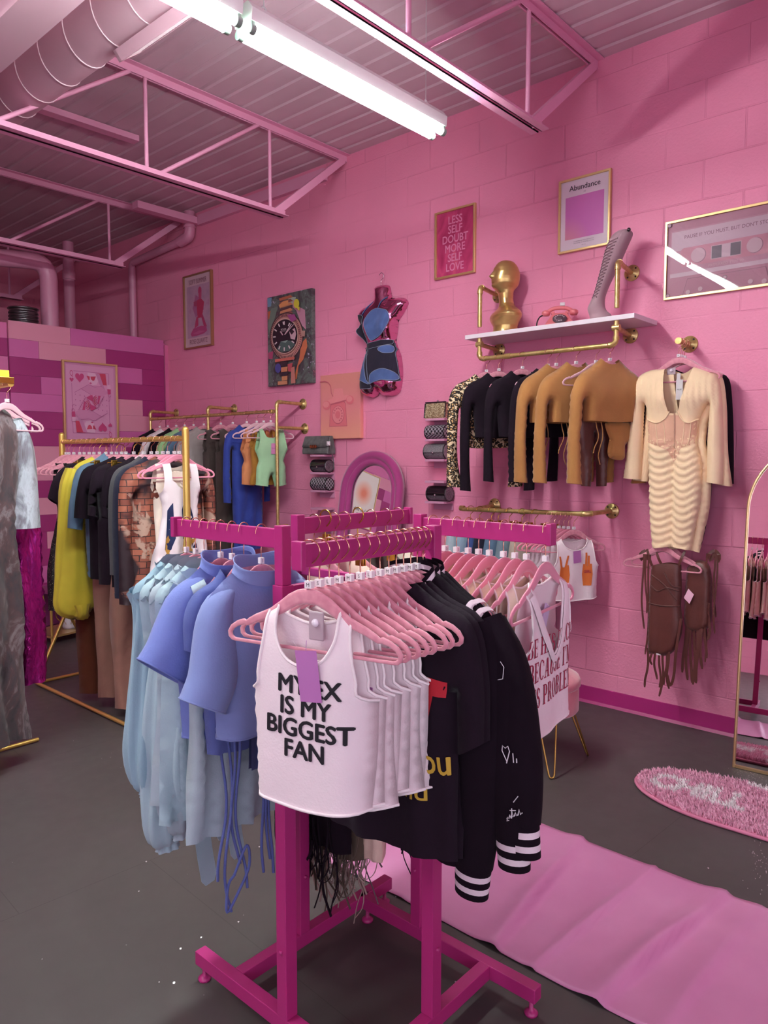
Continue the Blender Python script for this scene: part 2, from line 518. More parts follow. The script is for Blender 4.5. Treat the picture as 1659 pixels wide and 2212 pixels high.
# ---------------------------------------------------------------- pipes at the back
M_pipe = mat('pink painted pipe', '#d88fae', 0.4)
def pipe(name, label, pts, r, collars=(), cat='pipe'):
    T = thing(name, label, cat, pts[0])
    o = Vector(pts[0])
    P = [Vector(p)-o for p in pts]
    MB().tube(P, r, 16).build('pipe_run', M_pipe, T)
    for c0, c1 in collars:
        MB().tube([Vector(c0)-o, Vector(c1)-o], r*1.16, 16).build('coupling', M_pipe, T)
    return T
def bend(p0, p1, p2, rad, k=7):
    p0, p1, p2 = map(Vector, (p0, p1, p2)); a = p1+(p0-p1).normalized()*rad; b = p1+(p2-p1).normalized()*rad
    return [a*(1-t)**2+p1*2*t*(1-t)+b*t*t for t in np.linspace(0, 1, k)]
def at(px, py, y): return tuple(pl(px, py, 'y', y))
A = at(-60, 552, 7.0); Bp = at(104, 566, 7.0); Cp = (Bp[0], 7.0, 2.3)
pipe('vent_pipe', 'thick pink pipe bending down behind the plank partition', [A]+bend(A, Bp, Cp, 0.17)+[Cp], 0.078)
A = at(147, 540, 7.6); A = (A[0], 7.6, 3.7); Bq = (A[0], 7.6, 2.3)
cz_ = at(147, 600, 7.6)[2]
pipe('vent_pipe', 'medium pink pipe with a wide coupling behind the plank partition', [A, Bq], 0.054, [((A[0], 7.6, cz_-0.02), (A[0], 7.6, cz_+0.07))])
yv = 7.15; xv = WX-0.06; zt = 3.5
e0 = (xv, 6.12, 3.56)
pipe('drain_pipe', 'slim pink drain pipe on the wall, with an elbow by the ceiling', [(xv, yv, 2.2), (xv, yv, zt-.06)]+bend((xv, yv, 2.2), (xv, yv, zt), e0, 0.06)[3:]+[e0], 0.037)
pipe('drain_pipe', 'short pink pipe elbow dropping from the deck at the wall', [(xv, 6.1, 3.79), (xv, 6.1, 3.62)]+bend((xv, 6.1, 3.79), (xv, 6.1, 3.57), (xv, 6.4, 3.52), 0.05)[2:]+[(xv, 6.26, 3.545)], 0.05, [((xv, 6.1, 3.64), (xv, 6.1, 3.66))])
T = thing('metal_bucket', 'dark ribbed metal drum standing on top of the plank partition', 'bucket', (at(51, 690, 6.85)[0], 6.85, 2.64))
pr = [(0.0, 0.0), (0.115, 0.0), (0.12, 0.02)]
for k in range(4): pr += [(0.118, 0.03+k*.03), (0.125, 0.037+k*.03), (0.125, 0.047+k*.03), (0.118, 0.054+k*.03)]
pr += [(0.118, .16), (0.126, .165), (0.126, .175), (0.11, .178), (0.0, .178)]
MB().lathe(pr, 28).build('bucket_body', mat('dark steel', '#6d686b', 0.3, 0.9), T)
MB().lathe([(0.127, .165), (0.13, .168), (0.13, .176), (0.127, .178)], 28).build('rim', mat('dark steel'), T)
tag(MB().bx((2.3, PARTY+0.1, 2.60), (WX, 7.35, 2.64)).build('partition_top', mat('dark board', '#3a2f36', .8)), None, None, None, 'structure')

# ---------------------------------------------------------------- strip lights
M_tube = mat('fluorescent tube', '#f2fff9', 0.3, emit='#f3fffa', es=34.0)
M_fix = mat('white enamel fixture', '#e4efe9', 0.35)
M_capg = mat('socket green grey', '#8fa89a', 0.5)
def strip_light(x0, y, label, z=3.11, L=1.19):
    T = thing('strip_light', label, 'ceiling light', (x0, y, z), 0, 'fluorescent strip lights')
    mb = MB(); prof = [(-0.055, 0.045), (-0.05, 0.0), (0.05, 0.0), (0.055, 0.045), (0.03, 0.075), (-0.03, 0.075)]
    mb.loft([[(x, p[0], p[1]) for p in prof] for x in (0, L)], smooth=False)
    mb.build('housing', M_fix, T)
    for s in (-1, 1):
        MB().tube([(0.03, s*0.034, -0.024), (L-0.03, s*0.034, -0.024)], 0.0165, 12).build('tube', M_tube, T)
        for xx in (0.012, L-0.012):
            MB().tube([(xx-.011, s*0.034, -0.024), (xx+.011, s*0.034, -0.024)], 0.019, 12).bx((xx-.008, s*.034-.012, -.02), (xx+.008, s*.034+.012, .004)).build('socket', M_capg, T)
    for xx in (0.1, L-0.1):
        h = MB().tube([(xx, 0, 0.07), (xx, 0, CZ-z-0.01)], 0.002, 5)
        h.tube([(xx+.012*math.cos(a), 0, .088+.018*math.sin(a)) for a in np.linspace(0, 2*PI, 13)], .0025, 5, closed=True)
        h.build('hanging_chain', M_fix, T)
    return T
# ================================================================ pictures
M_goldf = mat('brushed gold frame', '#e0bf86', 0.34, 0.7)
class Art:
    """a flat print: thin layers of coloured shapes on a board; u runs right, w runs up"""
    def __init__(self, fn, rough=0.35, coat=0.0):
        self.fn = fn; self.mb = MB(); self.ms = []; self.ix = {}; self.d = 0.0; self.rough = rough; self.coat = coat
    def mi(self, c):
        if isinstance(c, bpy.types.Material):
            k = c.name; m = c
        else:
            k = c; m = None
        if k not in self.ix:
            self.ix[k] = len(self.ms)
            self.ms.append(m or mat('print %s %.2f %.2f' % (c, self.rough, self.coat), c, self.rough, coat=self.coat))
        return self.ix[k]
    def poly(self, pts, c):
        self.d += 0.00025
        d = self.d
        P = [self.fn(u, w, d) for u, w in pts]
        n = len(P)
        cx = sum(p[0] for p in pts)/n; cy = sum(p[1] for p in pts)/n
        ar = sum(pts[i][0]*pts[(i+1) % n][1]-pts[(i+1) % n][0]*pts[i][1] for i in range(n))
        self.mb.add(P, [tuple(range(n)) if ar > 0 else tuple(reversed(range(n)))], self.mi(c))
        return self
    def rect(self, u0, w0, u1, w1, c): return self.poly([(u0, w0), (u1, w0), (u1, w1), (u0, w1)], c)
    def ell(self, u, w, ru, rw, c, n=28, a0=0.0, a1=2*PI):
        return self.poly([(u+ru*math.cos(a0+(a1-a0)*k/n), w+rw*math.sin(a0+(a1-a0)*k/n)) for k in range(n if a1-a0 > 6.2 else n+1)], c)
    def ring(self, u, w, ru, rw, t, c, n=36, a0=0, a1=2*PI):
        self.d += 0.00025
        A = [a0+(a1-a0)*k/n for k in range(n+1)]
        P = [self.fn(u+ru*math.cos(a), w+rw*math.sin(a), self.d) for a in A]+[self.fn(u+(ru-t)*math.cos(a), w+(rw-t)*math.sin(a), self.d) for a in A]
        self.mb.add(P, [(i, i+1, n+2+i, n+1+i) for i in range(n)], self.mi(c)); return self
    def line(self, pts, t, c):
        self.d += 0.00025
        for (a, b) in zip(pts[:-1], pts[1:]):
            dx, dy = b[0]-a[0], b[1]-a[1]; L = math.hypot(dx, dy) or 1; nx, ny = -dy/L*t/2, dx/L*t/2
            q = [(a[0]+nx, a[1]+ny), (a[0]-nx, a[1]-ny), (b[0]-nx, b[1]-ny), (b[0]+nx, b[1]+ny)]
            self.mb.add([self.fn(p[0], p[1], self.d) for p in q], [(0, 1, 2, 3)], self.mi(c))
        return self
    def text(self, s, u, w, size, c, bold=0.0, sx=1.0, ls=1.0, rot=0):
        self.d += 0.00025; d = self.d; cr, sr = math.cos(rot), math.sin(rot)
        self.mb.text(s, size, lambda a, b: self.fn(u+a*cr-b*sr, w+a*sr+b*cr, d), self.mi(c), bold, sx=sx, ls=ls); return self
    def heart(self, u, w, s, c, flip=1):
        P = []
        for k in range(28):
            a = 2*PI*k/28
            P.append((u+s*0.0625*16*math.sin(a)**3*0.95, w+flip*s*0.0625*(13*math.cos(a)-5*math.cos(2*a)-2*math.cos(3*a)-math.cos(4*a))*1.1))
        return self.poly(P, c)
    def build(self, name, parent): return self.mb.build(name, self.ms, parent)

def frame_on(name, label, W, H, fw, fd, org, axis, draw, part='print', fm=None, rough=0.3, coat=0.0, cat='picture', rotz=None, lean=0.0):
    """framed print: org is the lower-left corner as one faces it; axis 'x': hangs on the right wall, 'y': on the partition"""
    rz = -PI/2 if axis == 'x' else 0.0
    T = thing(name, label, cat, org, rz if rotz is None else rotz)
    T.rotation_euler.x = lean if axis == 'y' else 0
    L = lambda u, w, d: (u, -d, w)
    mb = MB()
    o = [(0, 0), (W, 0), (W, H), (0, H)]; i = [(fw, fw), (W-fw, fw), (W-fw, H-fw), (fw, H-fw)]
    for k in range(4):
        a, b = k, (k+1) % 4
        mb.add([L(*o[a], 0), L(*o[b], 0), L(*o[b], fd), L(*o[a], fd), L(*i[a], 0), L(*i[b], 0), L(*i[b], fd), L(*i[a], fd)],
               [(0, 1, 2, 3), (3, 2, 6, 7), (7, 6, 5, 4), (0, 4, 5, 1)])
    mb.build('frame', fm or M_goldf, T, bevel=0.0012)
    A = Art(lambda u, w, d: L(u, w, fd*0.45+d), rough, coat)
    draw(A, W, H)
    A.build(part, T)
    return T

def wallorg(ymax, z0): return (WX-0.0005, ymax, z0)

# --- "Abundance"
M_abund = mat('soft pink orange glow print', '#b8659f', 0.25, coat=0.3)
t = NT(M_abund); tc = t.n('ShaderNodeTexCoord'); mp = t.n('ShaderNodeMapping'); t.l(tc.outputs['Object'], mp.inputs['Vector'])
mp.inputs['Location'].default_value = (-0.165, 0, -0.2); mp.inputs['Scale'].default_value = (5.5, 5.5, 5.5)
g = t.n('ShaderNodeTexGradient', gradient_type='SPHERICAL'); t.l(mp.outputs[0], g.inputs[0])
t.l(t.ramp(g.outputs['Fac'], [(0.0, '#c56ab0'), (0.9, '#cf8a90')]), t.b.inputs['Base Color'])
def d_ab(A, W, H):
    A.rect(0.01, 0.01, W-.01, H-.01, '#d9c3cf'); A.rect(0.042, 0.075, W-0.042, H-0.105, M_abund)
    A.text('Abundance', W/2, H-0.072, 0.044, '#2b1c26', bold=0.012); A.text('(n)', W/2, H-0.092, 0.012, '#5b4a55')
    A.text('an overflowing state of having more', W/2, 0.056, 0.009, '#7a6873'); A.text('than enough of everything you need', W/2, 0.045, 0.009, '#7a6873'); A.text('and want', W/2, 0.03, 0.007, '#7a6873')
frame_on('framed_print', 'gold framed print headed Abundance with a pink square', 0.33, 0.428, 0.012, 0.022, wallorg(2.275, 2.727), 'x', d_ab)
# --- LESS SELF DOUBT
M_less = mat('red pink satin print', '#c43f6c', 0.3)
t = NT(M_less); n = t.noise(t.coord((1, 1, 0.5)), 9, 3, 0.5, 1.5)
t.l(t.ramp(n.outputs['Fac'], [(0.3, '#a82c5a'), (0.55, '#c84372'), (0.75, '#d85b78')]), t.b.inputs['Base Color'])
def d_less(A, W, H):
    A.rect(0.01, 0.01, W-.01, H-.01, M_less)
    for k, s in enumerate(['LESS', 'SELF', 'DOUBT', 'MORE', 'SELF', 'LOVE']):
        A.text(s, W/2, H-0.095-k*0.0625, 0.073, '#d983a6', bold=0.022, sx=0.86)
frame_on('framed_print', 'gold framed red print reading Less Self Doubt More Self Love', 0.335, 0.45, 0.013, 0.022, wallorg(3.222, 2.722), 'x', d_less)
# --- cassette
CM = mat('cassette acrylic', '#c87f98', 0.1, coat=1.0)
def d_cas(A, W, H):
    P = '#c07a93'; Lg = '#d3a3b8'; md = '#cf7f97'; dk = '#9c5f78'
    A.rect(0.008, .008, W-.008, H-.008, P)
    A.rect(0.030, .135, W-.03, H-.055, '#c8859f'); A.rect(0.034, .255, W-.034, H-.062, '#d7abc0')
    A.rect(0.030, .115, W-.03, .137, '#d9aec2')
    A.text("PAUSE IF YOU MUST, BUT DON'T STOP", W/2, H-.107, 0.027, '#8a5266', sx=0.92)
    def rr(u0, w0, u1, w1, r, c):
        pts = []
        for (cx, cy, a) in ((u1-r, w1-r, 0), (u0+r, w1-r, PI/2), (u0+r, w0+r, PI), (u1-r, w0+r, 1.5*PI)):
            pts += [(cx+r*math.cos(a+b*PI/12), cy+r*math.sin(a+b*PI/12)) for b in range(7)]
        A.poly(pts, c)
    rr(0.085, .165, W-.085, .265, .02, md)
    for s in (-1, 1):
        A.ell(W/2+s*.14, .215, .039, .039, dk); A.ell(W/2+s*.14-.003, .216, .0375, .0375, '#d6a5b8')
    A.rect(W/2-.075, .18, W/2+.075, .25, '#d6a8bb'); A.rect(W/2-.072, .183, W/2+.072, .247, '#6e5568'); A.rect(W/2-.022, .183, W/2+.022, .247, '#d7adc0')
    A.text('PREFERRED TYPE 90', W/2, .143, .02, '#d9a3b6')
    A.poly([(0.10, .012), (W-.10, .012), (W-.125, .10), (.125, .10)], dk); A.poly([(0.103, .012), (W-.103, .012), (W-.127, .097), (.127, .097)], '#bd768f')
    for s in (-1, 1):
        for u, w, r in ((W/2+s*.19, .027, .012), (W/2+s*.125, .035, .012)):
            A.ell(u+.002, w-.002, r, r, dk); A.ell(u, w, r, r, '#d7a6ba')
    for u, w in ((0.022, .022), (W-.022, .022), (.022, H-.022), (W-.022, H-.022), (W/2, .075)):
        A.ell(u, w, .0115, .0115, '#6d4a5a'); A.ell(u, w, .009, .009, '#cf9db2')
T = frame_on('framed_print', 'wide gold framed pink cassette tape print', 0.64, 0.42, 0.013, 0.02, wallorg(1.622, 2.363), 'x', d_cas, rough=0.5)
# slightly bowed clear acrylic pane over the cassette print
gm = mat('clear acrylic pane', '#ffffff', 0.015, trans=1.0); gm.node_tree.nodes['Principled BSDF'].inputs['IOR'].default_value = 1.45
mb = MB(); nu, nw = 40, 26; vs = []
for j in range(nw+1):
    for i in range(nu+1):
        u = 0.012+(0.64-.024)*i/nu; w = .012+(.42-.024)*j/nw
        bow = 0.0035*math.sin(PI*i/nu*1.35+.35)*math.sin(PI*j/nw)+0.0016*math.sin(2*PI*(i/nu*1.3+.15))*math.sin(PI*j/nw)
        vs.append((u, -0.0175-bow, w))
mb.add(vs, [(j*(nu+1)+i, j*(nu+1)+i+1, (j+1)*(nu+1)+i+1, (j+1)*(nu+1)+i) for j in range(nw) for i in range(nu)], smooth=True)
gp_m = bpy.data.materials.new('glossy clear pane'); gp_m.use_nodes = True
nt = gp_m.node_tree; nt.nodes.clear()
o_ = nt.nodes.new('ShaderNodeOutputMaterial'); mx_ = nt.nodes.new('ShaderNodeMixShader'); tr_ = nt.nodes.new('ShaderNodeBsdfTransparent'); gl_ = nt.nodes.new('ShaderNodeBsdfGlossy'); fr_ = nt.nodes.new('ShaderNodeFresnel')
gl_.inputs['Roughness'].default_value = 0.01; fr_.inputs['IOR'].default_value = 1.5
nt.links.new(fr_.outputs[0], mx_.inputs[0]); nt.links.new(tr_.outputs[0], mx_.inputs[1]); nt.links.new(gl_.outputs[0], mx_.inputs[2]); nt.links.new(mx_.outputs[0], o_.inputs[0])
mb.build('pane', gp_m, T)
# --- seated figure poster
M_mist = mat('misty lilac print', '#b58fa8', 0.35)
t = NT(M_mist); n = t.noise(t.coord(), 7, 4, 0.6)
t.l(t.ramp(n.outputs['Fac'], [(0.3, '#a6879f'), (0.6, '#bd95ad'), (0.75, '#b06a92')]), t.b.inputs['Base Color'])
def d_yoga(A, W, H):
    A.rect(.008, .008, W-.008, H-.008, '#cfaab6'); A.rect(.045, .10, W-.045, H-.105, M_mist)
    A.poly([(W*.3, H*.55), (W*.42, H*.72), (W*.68, H*.62), (W*.7, H*.5), (W*.4, H*.42)], '#a9678f')
    A.ell(W*.57, H*.76, .028, .04, '#b8446f'); A.poly([(W*.52, H*.74), (W*.63, H*.74), (W*.62, H*.66), (W*.53, H*.66)], '#bf4f76')
    A.poly([(W*.46, H*.64), (W*.6, H*.66), (W*.72, H*.60), (W*.66, H*.46), (W*.62, H*.40), (W*.48, H*.40), (W*.46, H*.52)], '#b53a5e')
    A.poly([(W*.34, H*.63), (W*.47, H*.64), (W*.46, H*.56), (W*.36, H*.57)], '#a64a6c')
    A.poly([(W*.44, H*.42), (W*.5, H*.42), (W*.5, H*.3), (W*.36, H*.27), (W*.4, H*.36)], '#b5406a')
    A.poly([(W*.6, H*.42), (W*.65, H*.45), (W*.8, H*.27), (W*.72, H*.24)], '#b03c68')
    A.poly([(W*.22, H*.2), (W*.32, H*.27), (W*.6, H*.29), (W*.78, H*.27), (W*.81, H*.21), (W*.7, H*.18), (W*.45, H*.165), (W*.26, H*.165)], '#b14a7c')
    A.poly([(W*.3, H*.2), (W*.52, H*.23), (W*.74, H*.21), (W*.5, H*.185)], '#c0608f')
    A.text('SOFT SUMMER', W/2, H-.09, .062, '#8d5a6a', bold=.006, sx=.72); A.text('ROSE QUARTZ', W/2, .042, .062, '#8d5a6a', bold=.006, sx=.70)
frame_on('framed_print', 'gold framed poster of a seated red figure in lilac mist', 0.455, 0.69, 0.013, 0.03, wallorg(6.28, 2.537), 'x', d_yoga, fm=mat('aged gold frame', '#a97c5c', .4, .6))
# --- watch canvas
M_splash = mat('splashed paint canvas', '#4a4048', 0.45)
t = NT(M_splash); v = t.coord(); n1 = t.noise(v, 6, 5, .65, 1.2); n2 = t.noise(v, 26, 4, .6, 1.0)
base = t.ramp(n1.outputs['Fac'], [(0.28, '#3a2c36'), (0.44, '#4d474c'), (0.52, '#65706a'), (0.62, '#4a3c44'), (0.74, '#8a5a60')])
sp = t.ramp(n2.outputs['Fac'], [(0.64, '#000000'), (0.68, '#ffffff')]); t.l(t.mix(sp, base, '#b9b4c8'), t.b.inputs['Base Color'])
def watch(label):
    W, H, D = 0.555, 0.75, 0.04
    T = thing('canvas_painting', label, 'painting', (WX-0.0005, 5.003, 2.10), -PI/2)
    MB().bx((0, -D, 0), (W, 0, H)).build('canvas', M_splash, T, bevel=.004)
    A = Art(lambda u, w, d: (u, -D-d, w), .4)
    def Q(x, y):
        u = (x-110)/970; yt = 245-130*u; yb = 2120-20*u
        return (u*W, (yb-y)/(yb-yt)*H)
    P = lambda c, *xy: A.poly([Q(*p) for p in xy], c)
    P('#6f93ad', (115, 260), (215, 245), (200, 430), (120, 440)); P('#b5603f', (120, 540), (190, 520), (190, 690), (130, 700)); P('#a9476a', (120, 1400), (240, 1370), (220, 1540), (130, 1530))
    P('#6f7d72', (200, 480), (350, 440), (300, 640), (150, 1000), (130, 800)); P('#9fb0a2', (600, 260), (750, 280), (720, 440), (560, 420))
    P('#c48aa0', (690, 330), (800, 480), (940, 560), (960, 980), (860, 860), (760, 560), (680, 480))
    for k, (c, y) in enumerate((('#b3674a', 250), ('#8a4f48', 330), ('#c4805a', 400), ('#5b3c40', 470), ('#c88763', 520), ('#8f5550', 580))):
        P(c, (380+k*8, y+30), (640, y-25), (690, y+25), (400, y+85))
    P('#d9935f', (380, 420), (470, 350), (590, 330), (590, 420), (400, 470))
    P('#c8704f', (860, 1260), (970, 1150), (990, 1330), (900, 1600), (800, 1720), (760, 2000), (690, 2000), (820, 1560))
    cx, cy = 540, 1085
    def E(rx, ry, c, n=40): A.poly([Q(cx+rx*math.cos(2*PI*k/n), cy+ry*math.sin(2*PI*k/n)) for k in range(n)], c)
    E(372, 505, '#4a3238'); E(350, 480, '#c98f86')
    for k in range(64):
        a = 2*PI*k/64; b = a+.045
        P('#5d3c40' if 10 < k < 50 else '#8a4c58', *[(cx+r*math.cos(z)*345, cy+r*math.sin(z)*474) for r, z in ((1, a), (1, b), (.87, b), (.87, a))])
    E(292, 372, '#d0a79c'); E(276, 352, '#2c2029')
    P('#4f6460', (360, 1350), (450, 1200), (600, 1180), (720, 1200), (760, 1280), (640, 1400), (470, 1420)); P('#8fa39b', (440, 1195), (610, 1175), (560, 1225))
    P('#a04d86', (600, 650), (760, 640), (800, 760), (690, 800))
    for k in range(12):
        if k in (2, 3): continue
        a = -PI/2+2*PI*k/12; ca, sa = math.cos(a), math.sin(a)
        w_ = 13
        P('#d8c4c8', *[(cx-8+ca*r*268-sa*s*w_, cy+sa*r*335+ca*s*w_) for r, s in ((.92, 1), (.92, -1), (.70, -1), (.70, 1))])
    P('#d8c4c8', (535, 1055), (560, 1050), (705, 845), (690, 838)); P('#cfa9b4', (535, 1050), (555, 1060), (750, 860), (740, 850)); P('#cfa9b4', (440, 985), (470, 975), (515, 1060), (495, 1065))
    A.text('ROLEX', *Q(525, 962), .022, '#cdb9be', bold=.02); A.text('OYSTER PERPETUAL', *Q(525, 988), .007, '#cdb9be')
    P('#e0ccd0', (505, 780), (525, 795), (545, 770), (538, 840), (515, 840))
    P('#c9a3ad', (650, 1000), (770, 930), (800, 1060), (770, 1180), (680, 1150)); P('#3a2a33', (650, 990), (720, 960), (760, 1010), (700, 1070))
    P('#b98d83', (900, 1000), (990, 1010), (980, 1130), (910, 1120))
    P('#c8695c', (330, 1560), (760, 1530), (760, 1590), (330, 1620)); P('#3b2a31', (330, 1630), (600, 1610), (600, 1720), (350, 1730)); P('#c9805c', (465, 1740), (605, 1730), (605, 1830), (465, 1840))
    P('#352a33', (450, 1850), (610, 1840), (610, 1910), (450, 1920)); P('#cc8a62', (480, 1930), (605, 1925), (600, 2010), (480, 2020)); P('#b9505a', (610, 1680), (720, 1660), (700, 1850), (620, 1830)); P('#c98a66', (390, 2030), (600, 2020), (600, 2100), (390, 2105)); P('#c27b70', (690, 1760), (760, 1740), (780, 2090), (680, 2095))
    A.poly([Q(400+68*math.cos(k*PI/9), 1750+100*math.sin(k*PI/9)) for k in range(18)], '#4a4a8c')
    A.poly([Q(815+60*math.cos(k*PI/9), 430+95*math.sin(k*PI/9)) for k in range(18)], '#cdc03f'); P('#cdc03f', (820, 500), (880, 500), (880, 580), (850, 570))
    A.build('painted_watch', T)
watch('colourful canvas of a wristwatch in splashed paint')
# --- telephone canvas
def phone_canvas(label):
    W, H, D = 0.44, 0.503, 0.036
    T = thing('canvas_print', label, 'picture', (WX-0.0005, 4.358, 1.645), -PI/2)
    M_or = mat('peach gradient canvas', '#dc8a80', .5)
    t = NT(M_or); tc = t.n('ShaderNodeTexCoord'); sp = t.n('ShaderNodeSeparateXYZ'); t.l(tc.outputs['Object'], sp.inputs[0])
    mr = t.n('ShaderNodeMapRange'); mr.inputs[2].default_value = .5; t.l(sp.outputs['Z'], mr.inputs[0])
    t.l(t.ramp(mr.outputs[0], [(0, '#e89a86'), (.5, '#e0858a'), (1, '#d98a80')]), t.b.inputs['Base Color'])
    MB().bx((0, -D, 0), (W, 0, H)).build('canvas', M_or, T, bevel=.003)
    A = Art(lambda u, w, d: (u, -D-d, w), .5)
    pk = '#dd6f7c'; sh = '#c45a6c'; hi = '#e58a90'
    A.poly([(.10, .095), (.30, .095), (.285, .27), (.255, .30), (.15, .30), (.115, .27)], sh); A.poly([(.105, .10), (.295, .10), (.28, .268), (.25, .295), (.155, .295), (.12, .268)], pk)
    A.poly([(.13, .30), (.28, .30), (.26, .34), (.25, .39), (.16, .39), (.15, .34)], hi)
    A.ell(.2, .185, .068, .072, sh); A.ell(.2, .187, .062, .066, hi)
    for k in range(10):
        a = PI*.9-k*PI*.14; A.ell(.2+.047*math.cos(a), .187+.05*math.sin(a), .007, .007, sh)
    A.ell(.2, .187, .028, .03, pk)
    A.poly([(.05, .285), (.11, .305), (.3, .33), (.36, .315), (.36, .285), (.3, .29), (.1, .262)], sh); A.poly([(.06, .29), (.12, .312), (.3, .335), (.35, .32), (.3, .30), (.12, .275)], hi)
    A.ell(.075, .265, .045, .036, pk); A.ell(.335, .295, .042, .034, pk); A.ell(.07, .272, .034, .024, hi); A.ell(.33, .302, .03, .022, hi)
    A.line([(0, .452), (.06, .455), (.1, .44), (.125, .41), (.13, .36), (.15, .33)], .008, sh)
    A.build('printed_telephone', T)
phone_canvas('peach canvas print of a rotary telephone above the clutch shelves')
# --- queen of hearts style card
def d_queen(A, W, H):
    bg = '#cf83ad'; card = '#dc98be'; ln = '#b04f88'; rd = '#c8435f'; pk = '#c8477c'
    A.rect(.01, .01, W-.01, H-.01, bg); A.rect(.035, .035, W-.035, H-.035, card)
    def both(f):
        f(lambda u, w: (u, w), 1); f(lambda u, w: (W-u, H-w), -1)
    A.line([(.105, H-.09), (W-.085, H-.09), (W-.085, .11)], .0035, ln); A.line([(W-.105, .09), (.085, .09), (.085, H-.20)], .0035, ln)
    def half(q, s):
        A.text('Q', *(q(.085, H-.135) if s > 0 else q(.085, H-.105)), .07, pk, sx=.6, rot=0 if s > 0 else PI)
        u, w = q(.085, H-.17); A.heart(u, w, .02, pk, s); u, w = q(.16, H-.145); A.heart(u, w, .044, pk, s)
        P = lambda c, *p: A.poly([q(*a) for a in p], c)
        P(rd, (W-.2, H-.095), (W-.115, H-.095), (W-.105, H-.20), (W-.145, H-.20))
        P('#e3b0cc', (.235, H-.095), (.27, H-.094), (.33, H-.10), (.345, H-.15), (.32, H-.2), (.28, H-.21), (.25, H-.19), (.24, H-.15))
        P('#c983ad', (.31, H-.095), (.35, H-.1), (.385, H-.2), (.41, H-.26), (.385, H-.25), (.345, H-.19))
        P(rd, (.225, H-.125), (.255, H-.13), (.255, H-.16), (.245, H-.165)); P(rd, (.262, H-.13), (.315, H-.125), (.30, H-.162), (.285, H-.168), (.268, H-.155))
        P(pk, (.247, H-.19), (.262, H-.182), (.278, H-.19), (.262, H-.198))
        P('#d48ab3', (.105, H-.285), (.24, H-.205), (.36, H-.215), (.44, H-.27), (.36, H-.31), (.25, H-.29), (.17, H-.25))
        A.line([q(.105, H-.285), q(.24, H-.205), q(.30, H-.225), q(.37, H-.21)], .003, ln); A.line([q(.165, H-.245), q(.26, H-.295)], .003, ln)
        for k in range(3):
            for j in range(3): A.ell(*q(.115+k*.042, H-.30-j*.05-k*.006), .004, .005, ln, 8)
        P(pk, (.255, H-.30), (.275, H-.298), (.285, H-.36), (.235, H-.34), (.215, H-.325)); P(pk, (.33, H-.30), (.355, H-.30), (.335, H-.375), (.32, H-.38))
        for r in (.055, .04, .025): A.ring(*q(.20, H-.39), r, r, .007, rd if r == .04 else pk, 16, -1.2 if s > 0 else PI-1.2, 1.2 if s > 0 else PI+1.2)
        A.line([q(.14+.07*k/14+(.008 if k % 2 else -.008), H-.44+.12*k/14) for k in range(15)], .003, ln)
        P(pk, (W-.105, H-.235), (W-.07, H-.235), (W-.07, H-.28), (W-.1, H-.285)); P('#e0a8c8', (W-.105, H-.195), (W-.072, H-.195), (W-.07, H-.235), (W-.105, H-.235))
        A.line([q(W-.10, H-.29), q(W-.085, H-.31), q(W-.07, H-.29), q(W-.085, H-.345), q(W-.1, H-.345)], .003, ln)
    both(half)
frame_on('framed_print', 'gold framed pink playing card queen in heart sunglasses on the planks', 0.525, 0.74, 0.016, 0.03, (3.063, PARTY-0.004, 1.63), 'y', d_queen)
# --- reflected print on the planks (seen in the arched mirror)
M_blur = mat('orange glow print', '#f0e6e0', .4)
t = NT(M_blur); tc = t.n('ShaderNodeTexCoord'); mp = t.n('ShaderNodeMapping'); t.l(tc.outputs['Object'], mp.inputs['Vector'])
mp.inputs['Location'].default_value = (-.25*5.5, 0, -.44*5.5); mp.inputs['Scale'].default_value = (5.5, 5.5, 5.5); g = t.n('ShaderNodeTexGradient', gradient_type='SPHERICAL'); t.l(mp.outputs[0], g.inputs[0])
t.l(t.ramp(g.outputs['Fac'], [(0.0, '#efe3dc'), (0.45, '#f2b8a4'), (.8, '#f08a6c')]), t.b.inputs['Base Color'])
def d_yours(A, W, H):
    A.rect(.008, .008, W-.008, H-.008, M_blur); A.text("it's already", W/2, .2, .062, '#4a3d3f', bold=.01); A.text('yours', W/2, .145, .062, '#4a3d3f', bold=.01); A.text('the universe', W/2+.03, .095, .034, '#6a5a5c')
QY = (0.93, 1.46)
frame_on('framed_print', 'white print with an orange glow, seen in the arched mirror', 0.5, 0.72, 0.01, 0.02, (QY[0], PARTY+0.018, QY[1]), 'y', d_yours)

# ================================================================ gold pipework
M_gold = mat('gold pipe', '#cdb178', 0.34, 0.7)
t = NT(M_gold); n = t.noise(t.coord(), 40, 2)
t.l(t.ramp(n.outputs['Fac'], [(0.35, '#c6a868'), (0.65, '#dabe84')]), t.b.inputs['Base Color'])
M_hole = mat('screw hole', '#2a1f18', .7)
PR = 0.0135
def flange(mb, c, ax='x', sgn=-1):
    """round wall plate with screw holes; c on the wall"""
    c = Vector(c)
    M = Matrix.Rotation(-PI/2, 3, 'Y') if ax == 'x' else Matrix.Rotation(PI/2, 3, 'X')
    mb.lathe([(0.0, 0.0), (0.045, 0.0), (0.045, 0.005), (0.042, 0.008), (0.024, 0.009), (0.021, 0.02), (0.0, 0.02)], 24, c, 0, M)
    for k in range(4):
        a = PI/4+k*PI/2
        mb.disc(c+Vector((-0.0085, .033*math.cos(a), .033*math.sin(a))) if ax == 'x' else c+Vector((.033*math.cos(a), -0.0085, .033*math.sin(a))), .0055, ax, .002, 8, 1)
